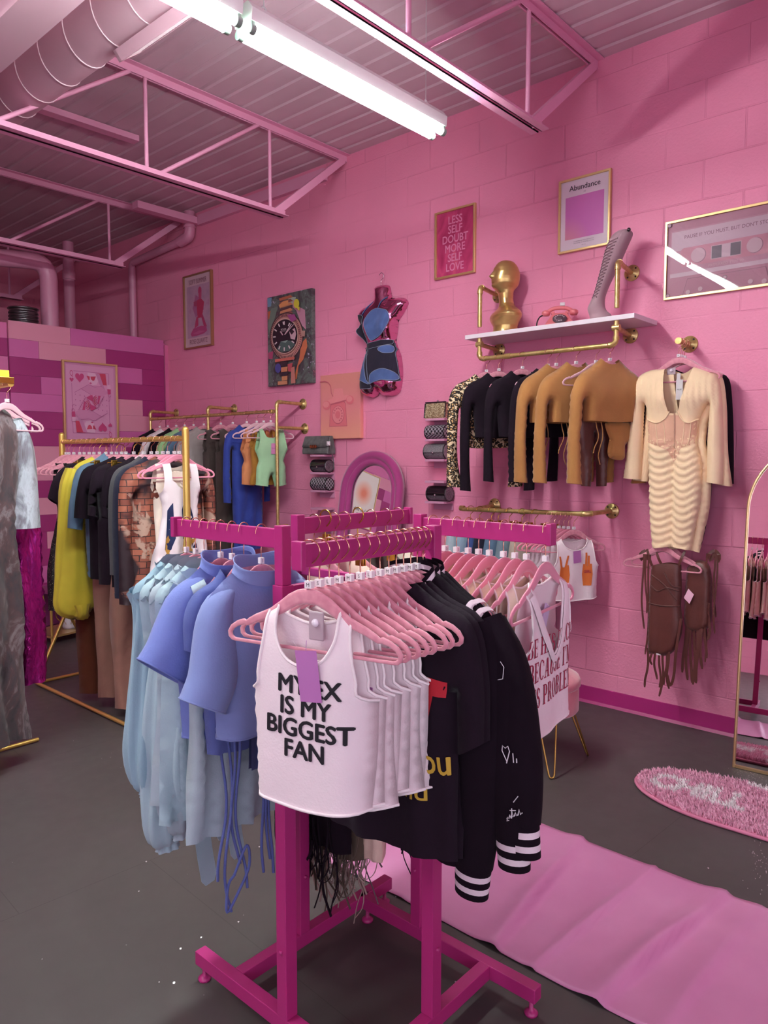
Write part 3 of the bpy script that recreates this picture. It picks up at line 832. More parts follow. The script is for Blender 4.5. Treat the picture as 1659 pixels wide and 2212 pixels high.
def run(mb, pts, r=PR, rad=0.035, fit=True):
    P = [Vector(p) for p in pts]; out = [P[0]]
    for a, b, c in zip(P[:-2], P[1:-1], P[2:]): out += bend(a, b, c, rad, 6)
    out.append(P[-1]); mb.tube(out, r, 12)
    if fit:
        for a, b, c in zip(P[:-2], P[1:-1], P[2:]):
            for q in (a, c):
                d = (q-b).normalized(); mb.tube([b+d*rad*.75, b+d*rad*1.25], r*1.28, 12)
            mb.tube(bend(a, b, c, rad, 6), r*1.16, 12)
M_shelf = mat('white painted shelf board', '#e3d3dc', .45)
PX = WX-0.3
T = thing('pipe_shelf', 'gold pipe wall shelf with a white board and a hanging rail', 'wall shelf', (WX, 2.2, 2.1))
o = Vector(T.location); R_ = lambda *p: Vector(p)-o
for (y, zz) in ((2.648, 'a'), (1.762, 'b')):
    mb = MB(); run(mb, [R_(WX-.012, y+.06 if zz == 'a' else y+.05, 2.545), R_(PX, y, 2.545), R_(PX, y, 2.30)]); flange(mb, R_(WX, y+.06 if zz == 'a' else y+.05, 2.545)); mb.build('upright_pipe', [M_gold, M_hole], T)
    mb = MB(); mb.tube([R_(WX-.012, y+.05, 2.195), R_(PX, y, 2.195)], PR, 12); mb.tube([R_(PX, y-.02, 2.195), R_(PX, y+.02, 2.195)], PR*1.3, 12); flange(mb, R_(WX, y+.05, 2.195)); mb.build('support_arm', [M_gold, M_hole], T)
mb = MB(); run(mb, [R_(PX, 2.648, 2.24), R_(PX, 2.648, 2.105), R_(PX, 1.762, 2.105), R_(PX, 1.762, 2.24)]); mb.tube([R_(PX, 2.42, 2.105), R_(PX, 2.46, 2.105)], PR*1.25, 12); mb.build('hanging_rail', M_gold, T)
MB().bx(R_(WX-.32, 1.655, 2.232), R_(WX-.012, 2.745, 2.258)).build('shelf_board', M_shelf, T, bevel=.002)

def wall_peg(label, y, z, L):
    T = thing('wall_peg', label, 'rail', (WX, y, z))
    mb = MB(); flange(mb, (0, 0, 0)); mb.tube([(-.012, 0, 0), (-L, 0, 0)], PR, 12); mb.tube([(-.05, 0, 0), (-.09, 0, 0)], PR*1.3, 12); mb.tube([(-L-.02, 0, 0), (-L+.015, 0, 0)], PR*1.3, 12)
    mb.build('peg_pipe', [M_gold, M_hole], T); return T
wall_peg('gold pipe peg on the wall holding the cream dress', 1.478, 2.112, .15)
wall_peg('gold pipe peg below the cream dress, holding the brown fringe outfits', 1.53, 1.106, .17)
T = thing('wall_rail', 'low gold pipe rail on the wall behind the magenta rack', 'rail', (WX, 2.4, 1.17))
o = Vector(T.location); mb = MB(); X = WX-.25
run(mb, [R_(WX-.012, 1.90, 1.183), R_(X, 1.93, 1.178), R_(X, 2.80, 1.165)]); mb.tube([R_(WX-.012, 2.72, 1.18), R_(X, 2.72, 1.166)], PR, 12)
for y in (1.90, 2.72): flange(mb, R_(WX, y, 1.183))
for y in (2.34, 2.79): mb.tube([R_(X, y, 1.171), R_(X, y+.03, 1.171)], PR*1.28, 12)
mb.build('rail_pipe', [M_gold, M_hole], T)
T = thing('wall_rail', 'long gold pipe rail on three brackets in the back corner', 'rail', (WX, 5.5, 1.87))
o = Vector(T.location); X = WX-.3
mb = MB(); mb.tube([R_(X, 4.60, 1.865), R_(X, 6.46, 1.865)], PR, 12)
for y in (4.63, 5.49, 6.43): mb.tube([R_(X, y, 1.865), R_(X, y+.03, 1.865)], PR*1.3, 12)
mb.build('rail_pipe', M_gold, T)
for y in (6.46, 5.515, 4.585):
    mb = MB(); run(mb, [R_(WX-.012, y+.02, 1.937), R_(X, y, 1.94), R_(X, y, 1.40 if y > 5 else 0.02)]); flange(mb, R_(WX, y+.02, 1.937))
    if y < 5:
        mb.tube([R_(WX-.012, y, 1.735), R_(X, y, 1.735)], PR, 12); flange(mb, R_(WX, y, 1.735)); mb.lathe([(.045, -0.02), (.045, -.014), (.02, -.01), (.02, .01)], 20, R_(X, y, .02))
        mb.tube([R_(X, y, 0.93), R_(X, y, .96)], PR*1.3, 12); mb.tube([R_(X, y, .945), R_(X+.1, y, .945)], PR, 12)
    mb.build('bracket_pipe', [M_gold, M_hole], T)

# ================================================================ purse ledges and clutches
M_ledge = mat('pale pink ledge', '#cf8fae', .5)
def ledge(y, z, label, grp):
    T = thing('wall_ledge', label, 'shelf', (WX, y, z), 0, grp)
    MB().bx((-.115, -.083, -.008), (0, .083, 0.008)).build('ledge_board', M_ledge, T, bevel=.001)
    MB().bx((-.012, -.083, -.055), (0, .083, -.008)).build('back_strip', M_ledge, T)
for k, z in enumerate((1.512, 1.372, 1.23, 1.088, 0.945)):
    ledge(4.315, z, 'small pink wall ledge under the '+['grey suede clutch', 'plain glitter barrel clutch beside the arched mirror', 'checked barrel clutch beside the arched mirror', 'checked clutch, itself empty', 'empty ledge, lowest of the column by the arched mirror'][k], 'pink ledges beside the arched mirror')
for k, z in enumerate((1.758, 1.618, 1.478, 1.33, 1.188)):
    ledge(3.14, z, 'small pink wall ledge '+['under the gold sequin clutch', 'under the checked clutch by the leopard sleeve', 'under the silver glitter clutch', 'with nothing on it, between the silver and the lowest clutch', 'under the lowest black flap clutch'][k], 'pink ledges beside the leopard blouse')
def glit(name, col, spark, sc=900, thr=.82, rough=.25, metal=.5):
    m = mat(name, col, rough, metal); t = NT(m); v = t.coord(); vo = t.n('ShaderNodeTexVoronoi', Scale=sc); t.l(v, vo.inputs['Vector'])
    sp = t.n('ShaderNodeSeparateColor'); t.l(vo.outputs['Color'], sp.inputs[0])
    t.l(t.ramp(sp.outputs[0], [(0.0, col), (thr, col), (thr+.04, spark)]), t.b.inputs['Base Color'])
    nm = t.n('ShaderNodeVectorMath', operation='MULTIPLY_ADD'); t.l(vo.outputs['Color'], nm.inputs[0]); nm.inputs[1].default_value = (.7, .7, .7); nm.inputs[2].default_value = (-.35, -.35, -.35)
    ge = t.n('ShaderNodeNewGeometry'); ad = t.n('ShaderNodeVectorMath', operation='ADD'); t.l(ge.outputs['Normal'], ad.inputs[0]); t.l(nm.outputs[0], ad.inputs[1]); no = t.n('ShaderNodeVectorMath', operation='NORMALIZE'); t.l(ad.outputs[0], no.inputs[0]); t.l(no.outputs[0], t.b.inputs['Normal'])
    return m
M_gl1 = glit('dark glitter', '#56505a', '#cfc8cc'); M_gl2 = glit('silver glitter', '#857f86', '#e6e0e4'); M_gl3 = glit('gold sequin', '#a08a68', '#f0e2b8', 260, .6)
M_blk = mat('black patent', '#1d141b', .2, coat=.5); M_silv = mat('silver clasp', '#d8cdd2', .2, 1.0)
M_chk = mat('black and silver check', '#1d151c', .35)
t = NT(M_chk); ck = t.n('ShaderNodeTexChecker', Scale=1.0); ck.inputs[1].default_value = lin('#a79ba6'); ck.inputs[2].default_value = lin('#1a1218')
tc = t.n('ShaderNodeTexCoord'); mp = t.n('ShaderNodeMapping'); mp.inputs['Scale'].default_value = (66, 66, 66); mp.inputs['Location'].default_value = (.5, .37, .21); t.l(tc.outputs['Object'], mp.inputs['Vector']); t.l(mp.outputs[0], ck.inputs[0]); t.l(ck.outputs['Color'], t.b.inputs['Base Color'])
def barrel(label, y, z, mb_body, m_flap, L=.175, r=.05):
    T = thing('barrel_clutch', label, 'clutch bag', (WX-.065, y, z+.009+r*.97))
    mb = MB(); ring = lambda yy, s: [(r*s*math.cos(2*PI*k/28), yy, r*s*math.sin(2*PI*k/28)*.97) for k in range(28)]
    mb.loft([ring(-L/2, .9), ring(-L/2+.004, .98), ring(-L/2+.008, 1), ring(L/2-.008, 1), ring(L/2-.004, .98), ring(L/2, .9)]); mb.build('bag_body', mb_body, T)
    for s in (-1, 1):
        MB().tube([(1.01*r*math.cos(a), s*(L/2-.004), 1.0*r*math.sin(a)) for a in np.linspace(0, 2*PI, 29)[:-1]], .0035, 6, closed=True).build('end_piping', M_blk, T)
    mb = MB(); A0, A1 = math.radians(60), math.radians(190)
    rr_ = [[((r+.003)*math.cos(a), yy, (r+.003)*math.sin(a)) for a in np.linspace(A0, A1, 14)] for yy in (-L/2+.008, L/2-.008)]
    ri_ = [[((r+.0005)*math.cos(a), yy, (r+.0005)*math.sin(a)) for a in np.linspace(A0, A1, 14)] for yy in (-L/2+.008, L/2-.008)]
    mb.loft([rr_[0]+ri_[0][::-1], rr_[1]+ri_[1][::-1]]); mb.build('flap', m_flap, T)
    MB().sphere((-r-.006, 0, -.008), .0075, 10, 7).build('clasp', M_silv, T)
    return T
barrel('black barrel clutch with dark glitter front, on the ledge under the grey one', 4.315, 1.372, M_gl1, M_blk)
barrel('black and white checked barrel clutch beside the arched mirror', 4.315, 1.23, M_chk, M_chk)
barrel('checked barrel clutch half behind the leopard blouse', 3.15, 1.618, M_chk, M_chk, .17, .047)
barrel('silver glitter barrel clutch half behind the leopard blouse', 3.15, 1.478, M_gl2, M_gl2, .18, .053)
barrel('black flap clutch with dark glitter front, lowest beside the leopard blouse', 3.13, 1.188, M_gl1, M_blk, .17, .052)
# flat clutches
M_sued = mat('grey suede', '#5d595a', .8); t = NT(M_sued); n = t.noise(t.coord(), 22, 4); t.l(t.ramp(n.outputs['Fac'], [(.3, '#4f4b4d'), (.7, '#6d6869')]), t.b.inputs['Base Color'])
T = thing('suede_clutch', 'grey suede fold-over clutch on the top ledge by the peach canvas', 'clutch bag', (WX-.07, 4.345, 1.522))
mb = MB(); rings = []
for yy, s in ((-.15, .8), (-.142, 1), (.142, 1), (.15, .8)):
    rings.append([(-.048*s, yy, .004), (-.05*s, yy, .03), (-.03*s, yy, .10), (-.012*s, yy, .142), (0, yy, .146), (.012*s, yy, .142), (.03*s, yy, .09), (.045*s, yy, .03), (.045*s, yy, .004)])
mb.loft(rings); mb.build('bag_body', M_sued, T, bevel=.004)
mb = MB(); P = [(-.012, .146), (-.02, .138), (-.036, .10), (-.054, .045)]
mb.loft([[(p[0]-.003, yy, p[1]) for p in (P if abs(yy) < .05 else [(a, b+.0*abs(yy)) for a, b in P[:-1]]+[(P[-1][0]+.003, P[-1][1]+.012)])]+[(p[0]-.0005, yy, p[1]) for p in reversed(P if abs(yy) < .05 else P[:-1]+[(P[-1][0]+.003, P[-1][1]+.012)])] for yy in (-.14, -.06, 0, .06, .14)]); mb.build('flap', M_sued, T)
mb = MB()
for k in range(4): mb.box((-.062, -.03+k*.02, .062), (.008, .007, .026))
mb.box((-.058, 0, .062), (.004, .085, .006)); mb.build('clasp', mat('copper clasp', '#a5583f', .3, .8), T)
mb = MB(); mb.tube(catmull([(-.01, -.15, .13), (-.03, -.168, .10), (-.035, -.17, .04), (-.01, -.175, -.03), (0, -.172, -.12)], .01), .0035, 6); mb.build('wrist_strap', M_sued, T)
MB().box((-.045, -.158, .085), (.012, .03, .034)).sphere((-.054, -.158, .085), .008, 8, 6).build('security_tag', mat('white plastic', '#e2d3dc', .4), T, bevel=.002)
T = thing('box_clutch', 'gold sequin box clutch on the top ledge by the leopard blouse', 'clutch bag', (WX-.065, 3.15, 1.767))
mb = MB(); mb.loft([[(-.035*s, yy, .0), (-.04*s, yy, .01), (-.028*s, yy, .10), (-.02*s, yy, .108), (.02*s, yy, .108), (.028*s, yy, .1), (.038*s, yy, .01), (.033*s, yy, .0)] for yy, s in ((-.088, .9), (-.083, 1), (.083, 1), (.088, .9))], smooth=False); mb.build('bag_body', M_gl3, T)
mb = MB()
for yy in (-.088, .088): mb.tube([(-.04, yy, .004), (-.03, yy, .1), (.03, yy, .1), (.038, yy, .004)], .005, 6)
mb.tube([(-.027, -.088, .109), (-.027, .088, .109)], .005, 6); mb.build('bag_frame', M_blk, T)
MB().sphere((0, 0, .118), .009, 10, 7).build('clasp', M_silv, T)
# ================================================================ cloth and shell panels
def densify(outline, step):
    """outline: [(x, z, flag)] - flag names the edge that starts at the point ('s' closed seam, 'o' open edge); same-flag runs become smooth curves.
    capital flags keep straight corners."""
    n = len(outline); st = next((i for i in range(n) if outline[i][2] != outline[i-1][2]), 0)
    pts = []; flags = []; i = st
    while i < st+n:
        f = outline[i % n][2]; runp = [outline[i % n][:2]]
        while i < st+n and outline[i % n][2] == f:
            i += 1; runp.append(outline[i % n][:2])
        if f.isupper():
            c = []
            for a, b in zip(runp[:-1], runp[1:]): c += catmull([a, b], step)[:-1]
        else:
            c = catmull(runp, step)[:-1]
        pts += [tuple(p) for p in c]; flags += [f.lower()]*len(c)
    return pts, flags
def inside_mask(X, Z, poly):
    r = np.zeros(len(X), bool); n = len(poly)
    for i in range(n):
        x0, z0 = poly[i]; x1, z1 = poly[(i+1) % n]
        c = ((z0 > Z) != (z1 > Z))
        if z1 != z0:
            r ^= c & (X < (x1-x0)*(Z-z0)/(z1-z0)+x0)
    return r
def seg_dist(X, Z, segs):
    d = np.full(len(X), 1e9)
    for (x0, z0), (x1, z1) in segs:
        dx, dz = x1-x0, z1-z0; L = dx*dx+dz*dz or 1e-12
        t = np.clip(((X-x0)*dx+(Z-z0)*dz)/L, 0, 1)
        d = np.minimum(d, np.hypot(X-(x0+t*dx), Z-(z0+t*dz)))
    return d
_CDT = {}
def tri(outline, step):
    key = (tuple(outline), step)
    if key in _CDT: return _CDT[key]
    pts, flags = densify(outline, step)
    P = np.array(pts)
    gx = np.arange(P[:, 0].min(), P[:, 0].max(), step); gz = np.arange(P[:, 1].min(), P[:, 1].max(), step*0.9)
    X, Z = np.meshgrid(gx, gz); X = X+np.where(np.arange(len(gz)) % 2, step/2, 0)[:, None]; X = X.ravel(); Z = Z.ravel()
    m = inside_mask(X, Z, pts)
    X, Z = X[m], Z[m]
    al = list(zip(pts, pts[1:]+pts[:1]))
    m = seg_dist(X, Z, al) > step*0.45
    X, Z = X[m], Z[m]
    allp = [Vector(p) for p in pts]+[Vector((x, z)) for x, z in zip(X, Z)]
    n = len(pts)
    r = delaunay_2d_cdt(allp, [(i, (i+1) % n) for i in range(n)], [], 1, 1e-6)
    V = np.array([tuple(v) for v in r[0]]); F = [tuple(f) for f in r[2]]
    segs = [s for s, f in zip(al, flags) if f == 's']
    opens = []; cur = []
    for i in range(n):
        if flags[i] == 'o':
            if not cur: cur = [pts[i]]
            cur.append(pts[(i+1) % n])
        elif cur: opens.append(cur); cur = []
    if cur: opens.append(cur)
    _CDT[key] = (V, F, segs, opens)
    return _CDT[key]
class Cloth:
    """a garment shell: a front and a back panel joined along their seams, each billowing away from the hanger plane"""
    def __init__(self, T0=0.008, T1=0.035, R=0.05, ztop=0.0, zr=0.16, fold=0.006, lam=0.07, ph=None, fz=0.12, bumps=(), sag=0.0, shear=0.0, back=None, bend=0.0, bx=.05, ruche=None):
        self.__dict__.update(locals()); self.ph = rnd.uniform(0, 6) if ph is None else ph
    def off(self, x, z):
        rmp = np.clip((self.ztop-self.fz-z)/0.35, 0, 1)
        w = np.sin(2*PI*x/self.lam+self.ph+1.3*np.sin(2.2*z*4+self.ph))+0.5*np.sin(2*PI*x/(self.lam*0.53)+2*self.ph+5*z)
        o = self.fold*rmp*w+self.shear*(self.ztop-z)+self.sag*np.sin(PI*np.clip((self.ztop-z)/.6, 0, 1))
        if self.bend: o = o+self.bend*np.maximum(0, x-self.bx)**2*np.clip((self.ztop-z)/.1, 0, 1)
        if self.ruche: o = o+self.ruche(x, z)
        return o
    def depth(self, x, z, d):
        t = np.clip((self.ztop-z)/self.zr, 0, 1); t = t*t*(3-2*t)
        T = self.T0+(self.T1-self.T0)*t
        h = np.sqrt(np.maximum(0, 1-(1-np.minimum(d/self.R, 1))**2))
        y = T*h
        for (bx, bz, r, a) in self.bumps: y = y+a*np.exp(-(((x-bx)**2+(z-bz)**2)/r**2))*np.minimum(h*1.2, 1)
        return y
    def y(self, x, z, side, segs):
        x = np.atleast_1d(np.asarray(x, float)); z = np.atleast_1d(np.asarray(z, float))
        d = seg_dist(x, z, segs)
        return self.off(x, z)+(-1 if side == 'f' else 1)*self.depth(x, z, d)*(1 if side == 'f' or self.back is None else self.back)
    def add(self, mb, outline, side, step=0.022, mi=0):
        V, F, segs, opens = tri(outline, step)
        Y = self.y(V[:, 0], V[:, 1], side, segs)
        fs = F if side == 'f' else [tuple(reversed(f)) for f in F]
        mb.add(np.column_stack([V[:, 0], Y, V[:, 1]]), fs, mi, True)
        return segs, opens
    def edge(self, mb, pts, side, segs, r=0.003, mi=0, lift=0.0, n=5):
        P = np.array(pts); Y = self.y(P[:, 0], P[:, 1], side, segs)+(-lift if side == 'f' else lift)
        mb.tube(np.column_stack([P[:, 0], Y, P[:, 1]]), r, n, mi)
    def on(self, segs, lift=0.0015, side='f', u0=0, w0=0, rot=0.0):
        """a lettering function that lays flat shapes on the front panel"""
        c, s = math.cos(rot), math.sin(rot)
        def fn(a, b):
            x = u0+a*c-b*s; z = w0+a*s+b*c
            return (x, float(self.y([x], [z], side, segs)[0])-(lift if side == 'f' else -lift), z)
        return fn
def mir(right):
    """right: points from the neck centre clockwise down to the hem centre; the left half is its mirror image"""
    L = []
    for i in range(len(right)-1, -1, -1):
        x, z, f = right[i]
        if x == 0: continue
        L.append((-x, z, right[i-1][2] if i > 0 else right[0][2]))
    return right+L
def ccw(o): return [(x, z, o[i-1][2]) for i, (x, z, f) in reversed(list(enumerate(o)))]

# ================================================================ display pieces on the shelf and the wall
M_headg = mat('satin gold head', '#d2b172', 0.3, 0.8)
def gold_head():
    T = thing('mannequin_bust', 'gold mannequin head bust on the white pipe shelf', 'mannequin head', (3.985, 2.555, 2.258), math.radians(238))
    tab = [(.452, .012, -.012, .012), (.449, .03, -.032, .03), (.44, .047, -.052, .047), (.425, .06, -.067, .058), (.407, .07, -.078, .066), (.378, .081, -.09, .073), (.35, .086, -.091, .074), (.33, .087, -.089, .072), (.31, .085, -.085, .067), (.296, .084, -.077, .058),
           (.284, .078, -.066, .05), (.272, .06, -.055, .045), (.255, .043, -.05, .042), (.22, .036, -.05, .040), (.19, .036, -.056, .045), (.17, .04, -.064, .062), (.152, .052, -.078, .097), (.135, .07, -.088, .124), (.118, .08, -.092, .134), (.10, .083, -.09, .126), (.08, .08, -.086, .098), (.055, .068, -.078, .08), (.025, .07, -.074, .076), (.0, .074, -.074, .079)]
    tab = np.array(tab[::-1]); zs = np.linspace(0, .452, 120); n = 64; rings = []
    for z in zs:
        f = np.interp(z, tab[:, 0], tab[:, 1]); b = np.interp(z, tab[:, 0], tab[:, 2]); w = np.interp(z, tab[:, 0], tab[:, 3])
        ring = []
        for k in range(n):
            a = 2*PI*k/n; s, c = math.sin(a), math.cos(a)     # a = 0 faces the front (-Y)
            r = f if c > 0 else -b
            th = a if a < PI else a-2*PI
            d = 0.0
            g = lambda m, sg: math.exp(-((z-m)/sg)**2)
            nose = 0.022*g(.351, .012)+0.012*g(.37, .016)
            d += nose*math.exp(-(th/.16)**2)
            d += -0.008*(g(.384, .013))*(math.exp(-((abs(th)-.42)/.2)**2))
            d += 0.006*g(.382, .007)*math.exp(-((abs(th)-.42)/.13)**2)+.004*g(.402, .007)*math.exp(-((abs(th)-.4)/.25)**2)
            d += (0.005*g(.331, .004)+.006*g(.321, .0045)-.003*g(.326, .0025))*math.exp(-(th/.26)**2)
            d += .007*g(.299, .009)*math.exp(-(th/.28)**2)-.003*g(.311, .005)*math.exp(-(th/.4)**2)
            d += -.006*g(.17, .012)*math.exp(-((abs(th)-.5)/.25)**2)
            ring.append((w*math.copysign(abs(s)**.92, s), -(r*math.copysign(abs(c)**.92, c)+d*c), z))
        rings.append(ring)
    MB().loft(rings).build('bust', M_headg, T)
gold_head()
M_tel = mat('coral telephone plastic', '#d9737a', .3, coat=.3); M_dial = mat('dark dial', '#4d3a44', .3); M_cord = mat('black cord', '#1c1418', .5)
T = thing('rotary_telephone', 'coral pink rotary telephone on the white pipe shelf', 'telephone', (3.99, 2.18, 2.258), math.radians(-62))
mb = MB(); rows_ = [(-.075, .0, .085, .075), (-.076, .004, .088, .078), (-.07, .02, .08, .07), (-.035, .055, .06, .062), (-.01, .082, .046, .05), (.0, .09, .04, .04)]
mb.loft([[(-w, y0, z), (w, y0, z), (w, b_, z), (-w, b_, z)] for y0, z, w, b_ in rows_], smooth=False); mb.build('phone_body', M_tel, T, bevel=.006)
Md = Matrix.Rotation(math.radians(44), 3, 'X')
c = Vector((0, -.055, .045)); mb = MB(); mb.lathe([(0, -.002), (.04, -.002), (.041, .004), (.036, .006), (.014, .006), (.012, .009), (0, .009)], 24, c, 0, Md); dl = mb.build('dial', M_dial, T)
mb = MB()
for k in range(10):
    a = k*2*PI/12+.4; mb.lathe([(0, .006), (.0055, .006), (.0055, .0075), (0, .0075)], 10, c+Md @ Vector((.026*math.cos(a), .026*math.sin(a), 0)), 0, Md)
mb.build('finger_hole', mat('dial silver', '#b9a9b2', .3, .6), dl)
mb = MB(); mb.tube(catmull([(-.075, .02, .10), (-.04, .02, .118), (0, .02, .122), (.04, .02, .118), (.075, .02, .10)], .008), .0115, 12)
for s in (-1, 1): mb.lathe([(0, -.012), (.02, -.012), (.026, 0), (.024, .012), (.012, .02), (0, .02)], 18, (s*.08, .018, .09))
mb.build('handset', M_tel, T)
MB().bx((-.05, .0, .085), (-.03, .04, .1)).bx((.03, .0, .085), (.05, .04, .1)).build('cradle', M_tel, T, bevel=.003)
MB().tube(catmull([(-.09, .02, .085), (-.115, .0, .07), (-.13, -.02, .035), (-.128, -.02, .006), (-.10, -.02, .0045), (-.082, .0, .006)], .008), .004, 8).build('cord', M_cord, T)
MB().bx((.0, .012, .133), (.028, .03, .152)).build('paper_tag', mat('white tag', '#d9cfd2', .6), T, bevel=.002)

M_boot = mat('taupe pink suede', '#a5828c', .75, sheen=.2)
T = thing('tall_boot', 'taupe lace-up wedge boot leaning on the white pipe shelf', 'boot', (3.955, 1.905, 2.2585), -PI/2+math.radians(12))
K = 3.05e-4
tb = [(1735, 200, 400, .03), (1728, 192, 578, .036), (1690, 193, 585, .04), (1650, 190, 585, .042), (1612, 183, 575, .04), (1585, 172, 530, .04), (1550, 158, 495, .042), (1500, 142, 470, .044), (1460, 148, 458, .045), (1400, 178, 452, .045), (1330, 215, 455, .044), (1250, 252, 470, .044), (1150, 285, 505, .046), (1000, 322, 575, .05), (800, 372, 675, .055), (650, 402, 752, .057), (500, 432, 812, .058), (350, 488, 880, .058), (250, 535, 930, .056), (200, 590, 925, .05), (170, 650, 880, .04)]
rings = []; n = 28
ft = lambda y: [np.interp(y, [a[0] for a in tb[::-1]], [a[k] for a in tb[::-1]]) for k in (1, 2, 3)]
for y, l, r, d in tb:
    rings.append([(K*((l+r)/2-390+(r-l)/2*math.cos(2*PI*k/n)), d*math.sin(2*PI*k/n), K*(1735-y)) for k in range(n)])
MB().loft(rings).build('boot_shaft', M_boot, T, subsurf=1)
def bsurf(y, a, e=.002):
    l, r, d = ft(y); return (K*((l+r)/2-390)+(K*(r-l)/2+e)*math.cos(a), (d+e)*math.sin(a), K*(1735-y))
mb = MB(); N = 17
for k in range(N):
    y0 = 1310-k*58
    mb.tube([bsurf(y0, -PI*.80), bsurf(y0-20, -PI*.72, .004), bsurf(y0-35, -PI*.62, .004), bsurf(y0-55, -PI*.5)], .0017, 5); mb.tube([bsurf(y0, -PI*.5), bsurf(y0-20, -PI*.62, .005), bsurf(y0-35, -PI*.72, .005), bsurf(y0-55, -PI*.80)], .0017, 5)
mb.build('laces', mat('boot lace', '#8b6672', .8), T)
mb = MB()
for k in range(N+1):
    y0 = 1310-k*58
    for a in (-PI*.5, -PI*.80):
        mb.sphere(bsurf(y0, a, .0), .0032, 6, 5)
mb.build('eyelet', mat('eyelet', '#5d4450', .4, .5), T)
MB().sphere((K*(885-390), -.045, K*(1735-195)), .011, 10, 7).build('security_tag', M_blk, T)

# --- chrome torso form on the wall
M_chrome = mat('pink chrome', '#d98fb4', .07, 1.0)
def torso(label):
    T = thing('torso_form', label, 'mannequin', (WX-.012, 3.70, 1.946), -PI/2+.05)
    KU, KW = 1.24e-3, 9.18e-4
    q = lambda x, y, f='s': ((x-1085)*KU, (1110-y)*KW, f)
    body = [q(1030, 232), q(1075, 218), q(1130, 235), q(1145, 300), q(1152, 335), q(1200, 338), q(1245, 352), q(1272, 395), q(1250, 445), q(1222, 490), q(1200, 520), q(1196, 570), q(1190, 620), q(1182, 670), q(1200, 740), q(1220, 800), q(1230, 880), q(1232, 960), q(1222, 1040), q(1200, 1090), q(1140, 1108), q(1075, 1098), q(1056, 1062), q(1040, 1095), q(990, 1110), q(940, 1085), q(924, 1020), q(930, 930), q(945, 850), q(968, 770), q(985, 700), q(980, 640), q(965, 580), q(945, 530), q(918, 500), q(905, 450), q(915, 410), q(945, 378), q(1000, 360), q(1028, 335), q(1028, 280)]
    body = ccw(body)
    C = Cloth(T0=.07, T1=.085, R=.085, ztop=.85, zr=.3, fold=0, back=.05, bumps=((-.075, .50, .07, .045), (.085, .50, .07, .045), (0, .25, .12, .02), (-.09, .1, .09, .02), (.1, .1, .09, .02), (0.0, .03, .03, -.03)))
    mb = MB(); sg, op = C.add(mb, body, 'f', .016); C.add(mb, body, 'b', .03); mb.build('torso_shell', M_chrome, T, merge=2e-4)
    MB().tube(catmull([(0.0, -.03, .80), (.0, -.03, .845), (.02, -.03, .86), (.022, -.03, .885), (.0, -.03, .90), (-.018, -.03, .885)], .008), .0025, 6).build('hook', mat('wire silver', '#d9ccd2', .2, 1.0), T)
    def patch(name, pts, c, e, hem=True):
        o = ccw([q(x, y, 's') for x, y in pts]); V, F, s2, _ = tri(o, .014)
        Y = C.y(V[:, 0], V[:, 1], 'f', sg)-e
        mb = MB(); mb.add(np.column_stack([V[:, 0], Y, V[:, 1]]), F, 0, True)
        P, _f = densify(o, .012); P = np.array(P+[P[0]])
        mb.add(np.vstack([np.column_stack([P[:, 0], C.y(P[:, 0], P[:, 1], 'f', sg)-e, P[:, 1]]), np.column_stack([P[:, 0], C.y(P[:, 0], P[:, 1], 'f', sg)+.002, P[:, 1]])]), [(i, i+1, len(P)+i+1, len(P)+i) for i in range(len(P)-1)], 0)
        if hem: mb.tube(np.column_stack([P[:, 0], C.y(P[:, 0], P[:, 1], 'f', sg)-e-.0005, P[:, 1]]), .0016, 5, 1)
        return mb.build(name, [c, M_fray], None)
    return T, patch, q, C, sg
M_fray = mat('frayed denim edge', '#8f93a8', .9)
M_den = fabric('mid blue denim', '#4d5f92', .9, var=.16); M_denb = fabric('black denim', '#262030', .9, var=.1)
TT, patch, q_, C_, sg_ = torso('pink chrome torso form hanging on the wall, dressed in patchwork denim')
def dress(root_label, name, cat, parts):
    R = thing(name, root_label, cat, TT.location, TT.rotation_euler.z)
    for nm, pts, c, e in parts: patch(nm, pts, c, e).parent = R
    return R
R1 = dress('blue and black patchwork denim corset on the chrome torso', 'denim_corset', 'top', [
    ('side_panel', [(910, 452), (960, 448), (985, 470), (975, 510), (985, 560), (998, 620), (995, 690), (985, 690), (965, 640), (925, 580), (932, 540)], M_denb, .005),
    ('front_panel', [(1010, 500), (1040, 440), (1085, 418), (1130, 430), (1165, 445), (1180, 490), (1172, 570), (1140, 625), (1090, 655), (1055, 668), (1038, 640), (1030, 580)], M_den, .007)])
mb = MB()
def srf(x, y, e): 
    u, w, _ = q_(x, y); return (u, float(C_.y([u], [w], 'f', sg_)[0])-e, w)
for pth in ([(975, 455), (1000, 390), (1030, 345)], [(1095, 425), (1115, 370), (1140, 330)]): mb.tube([srf(x, y, .004) for x, y in catmull(pth, 12)], .0035, 6)
mb.build('strap', M_den, R1)
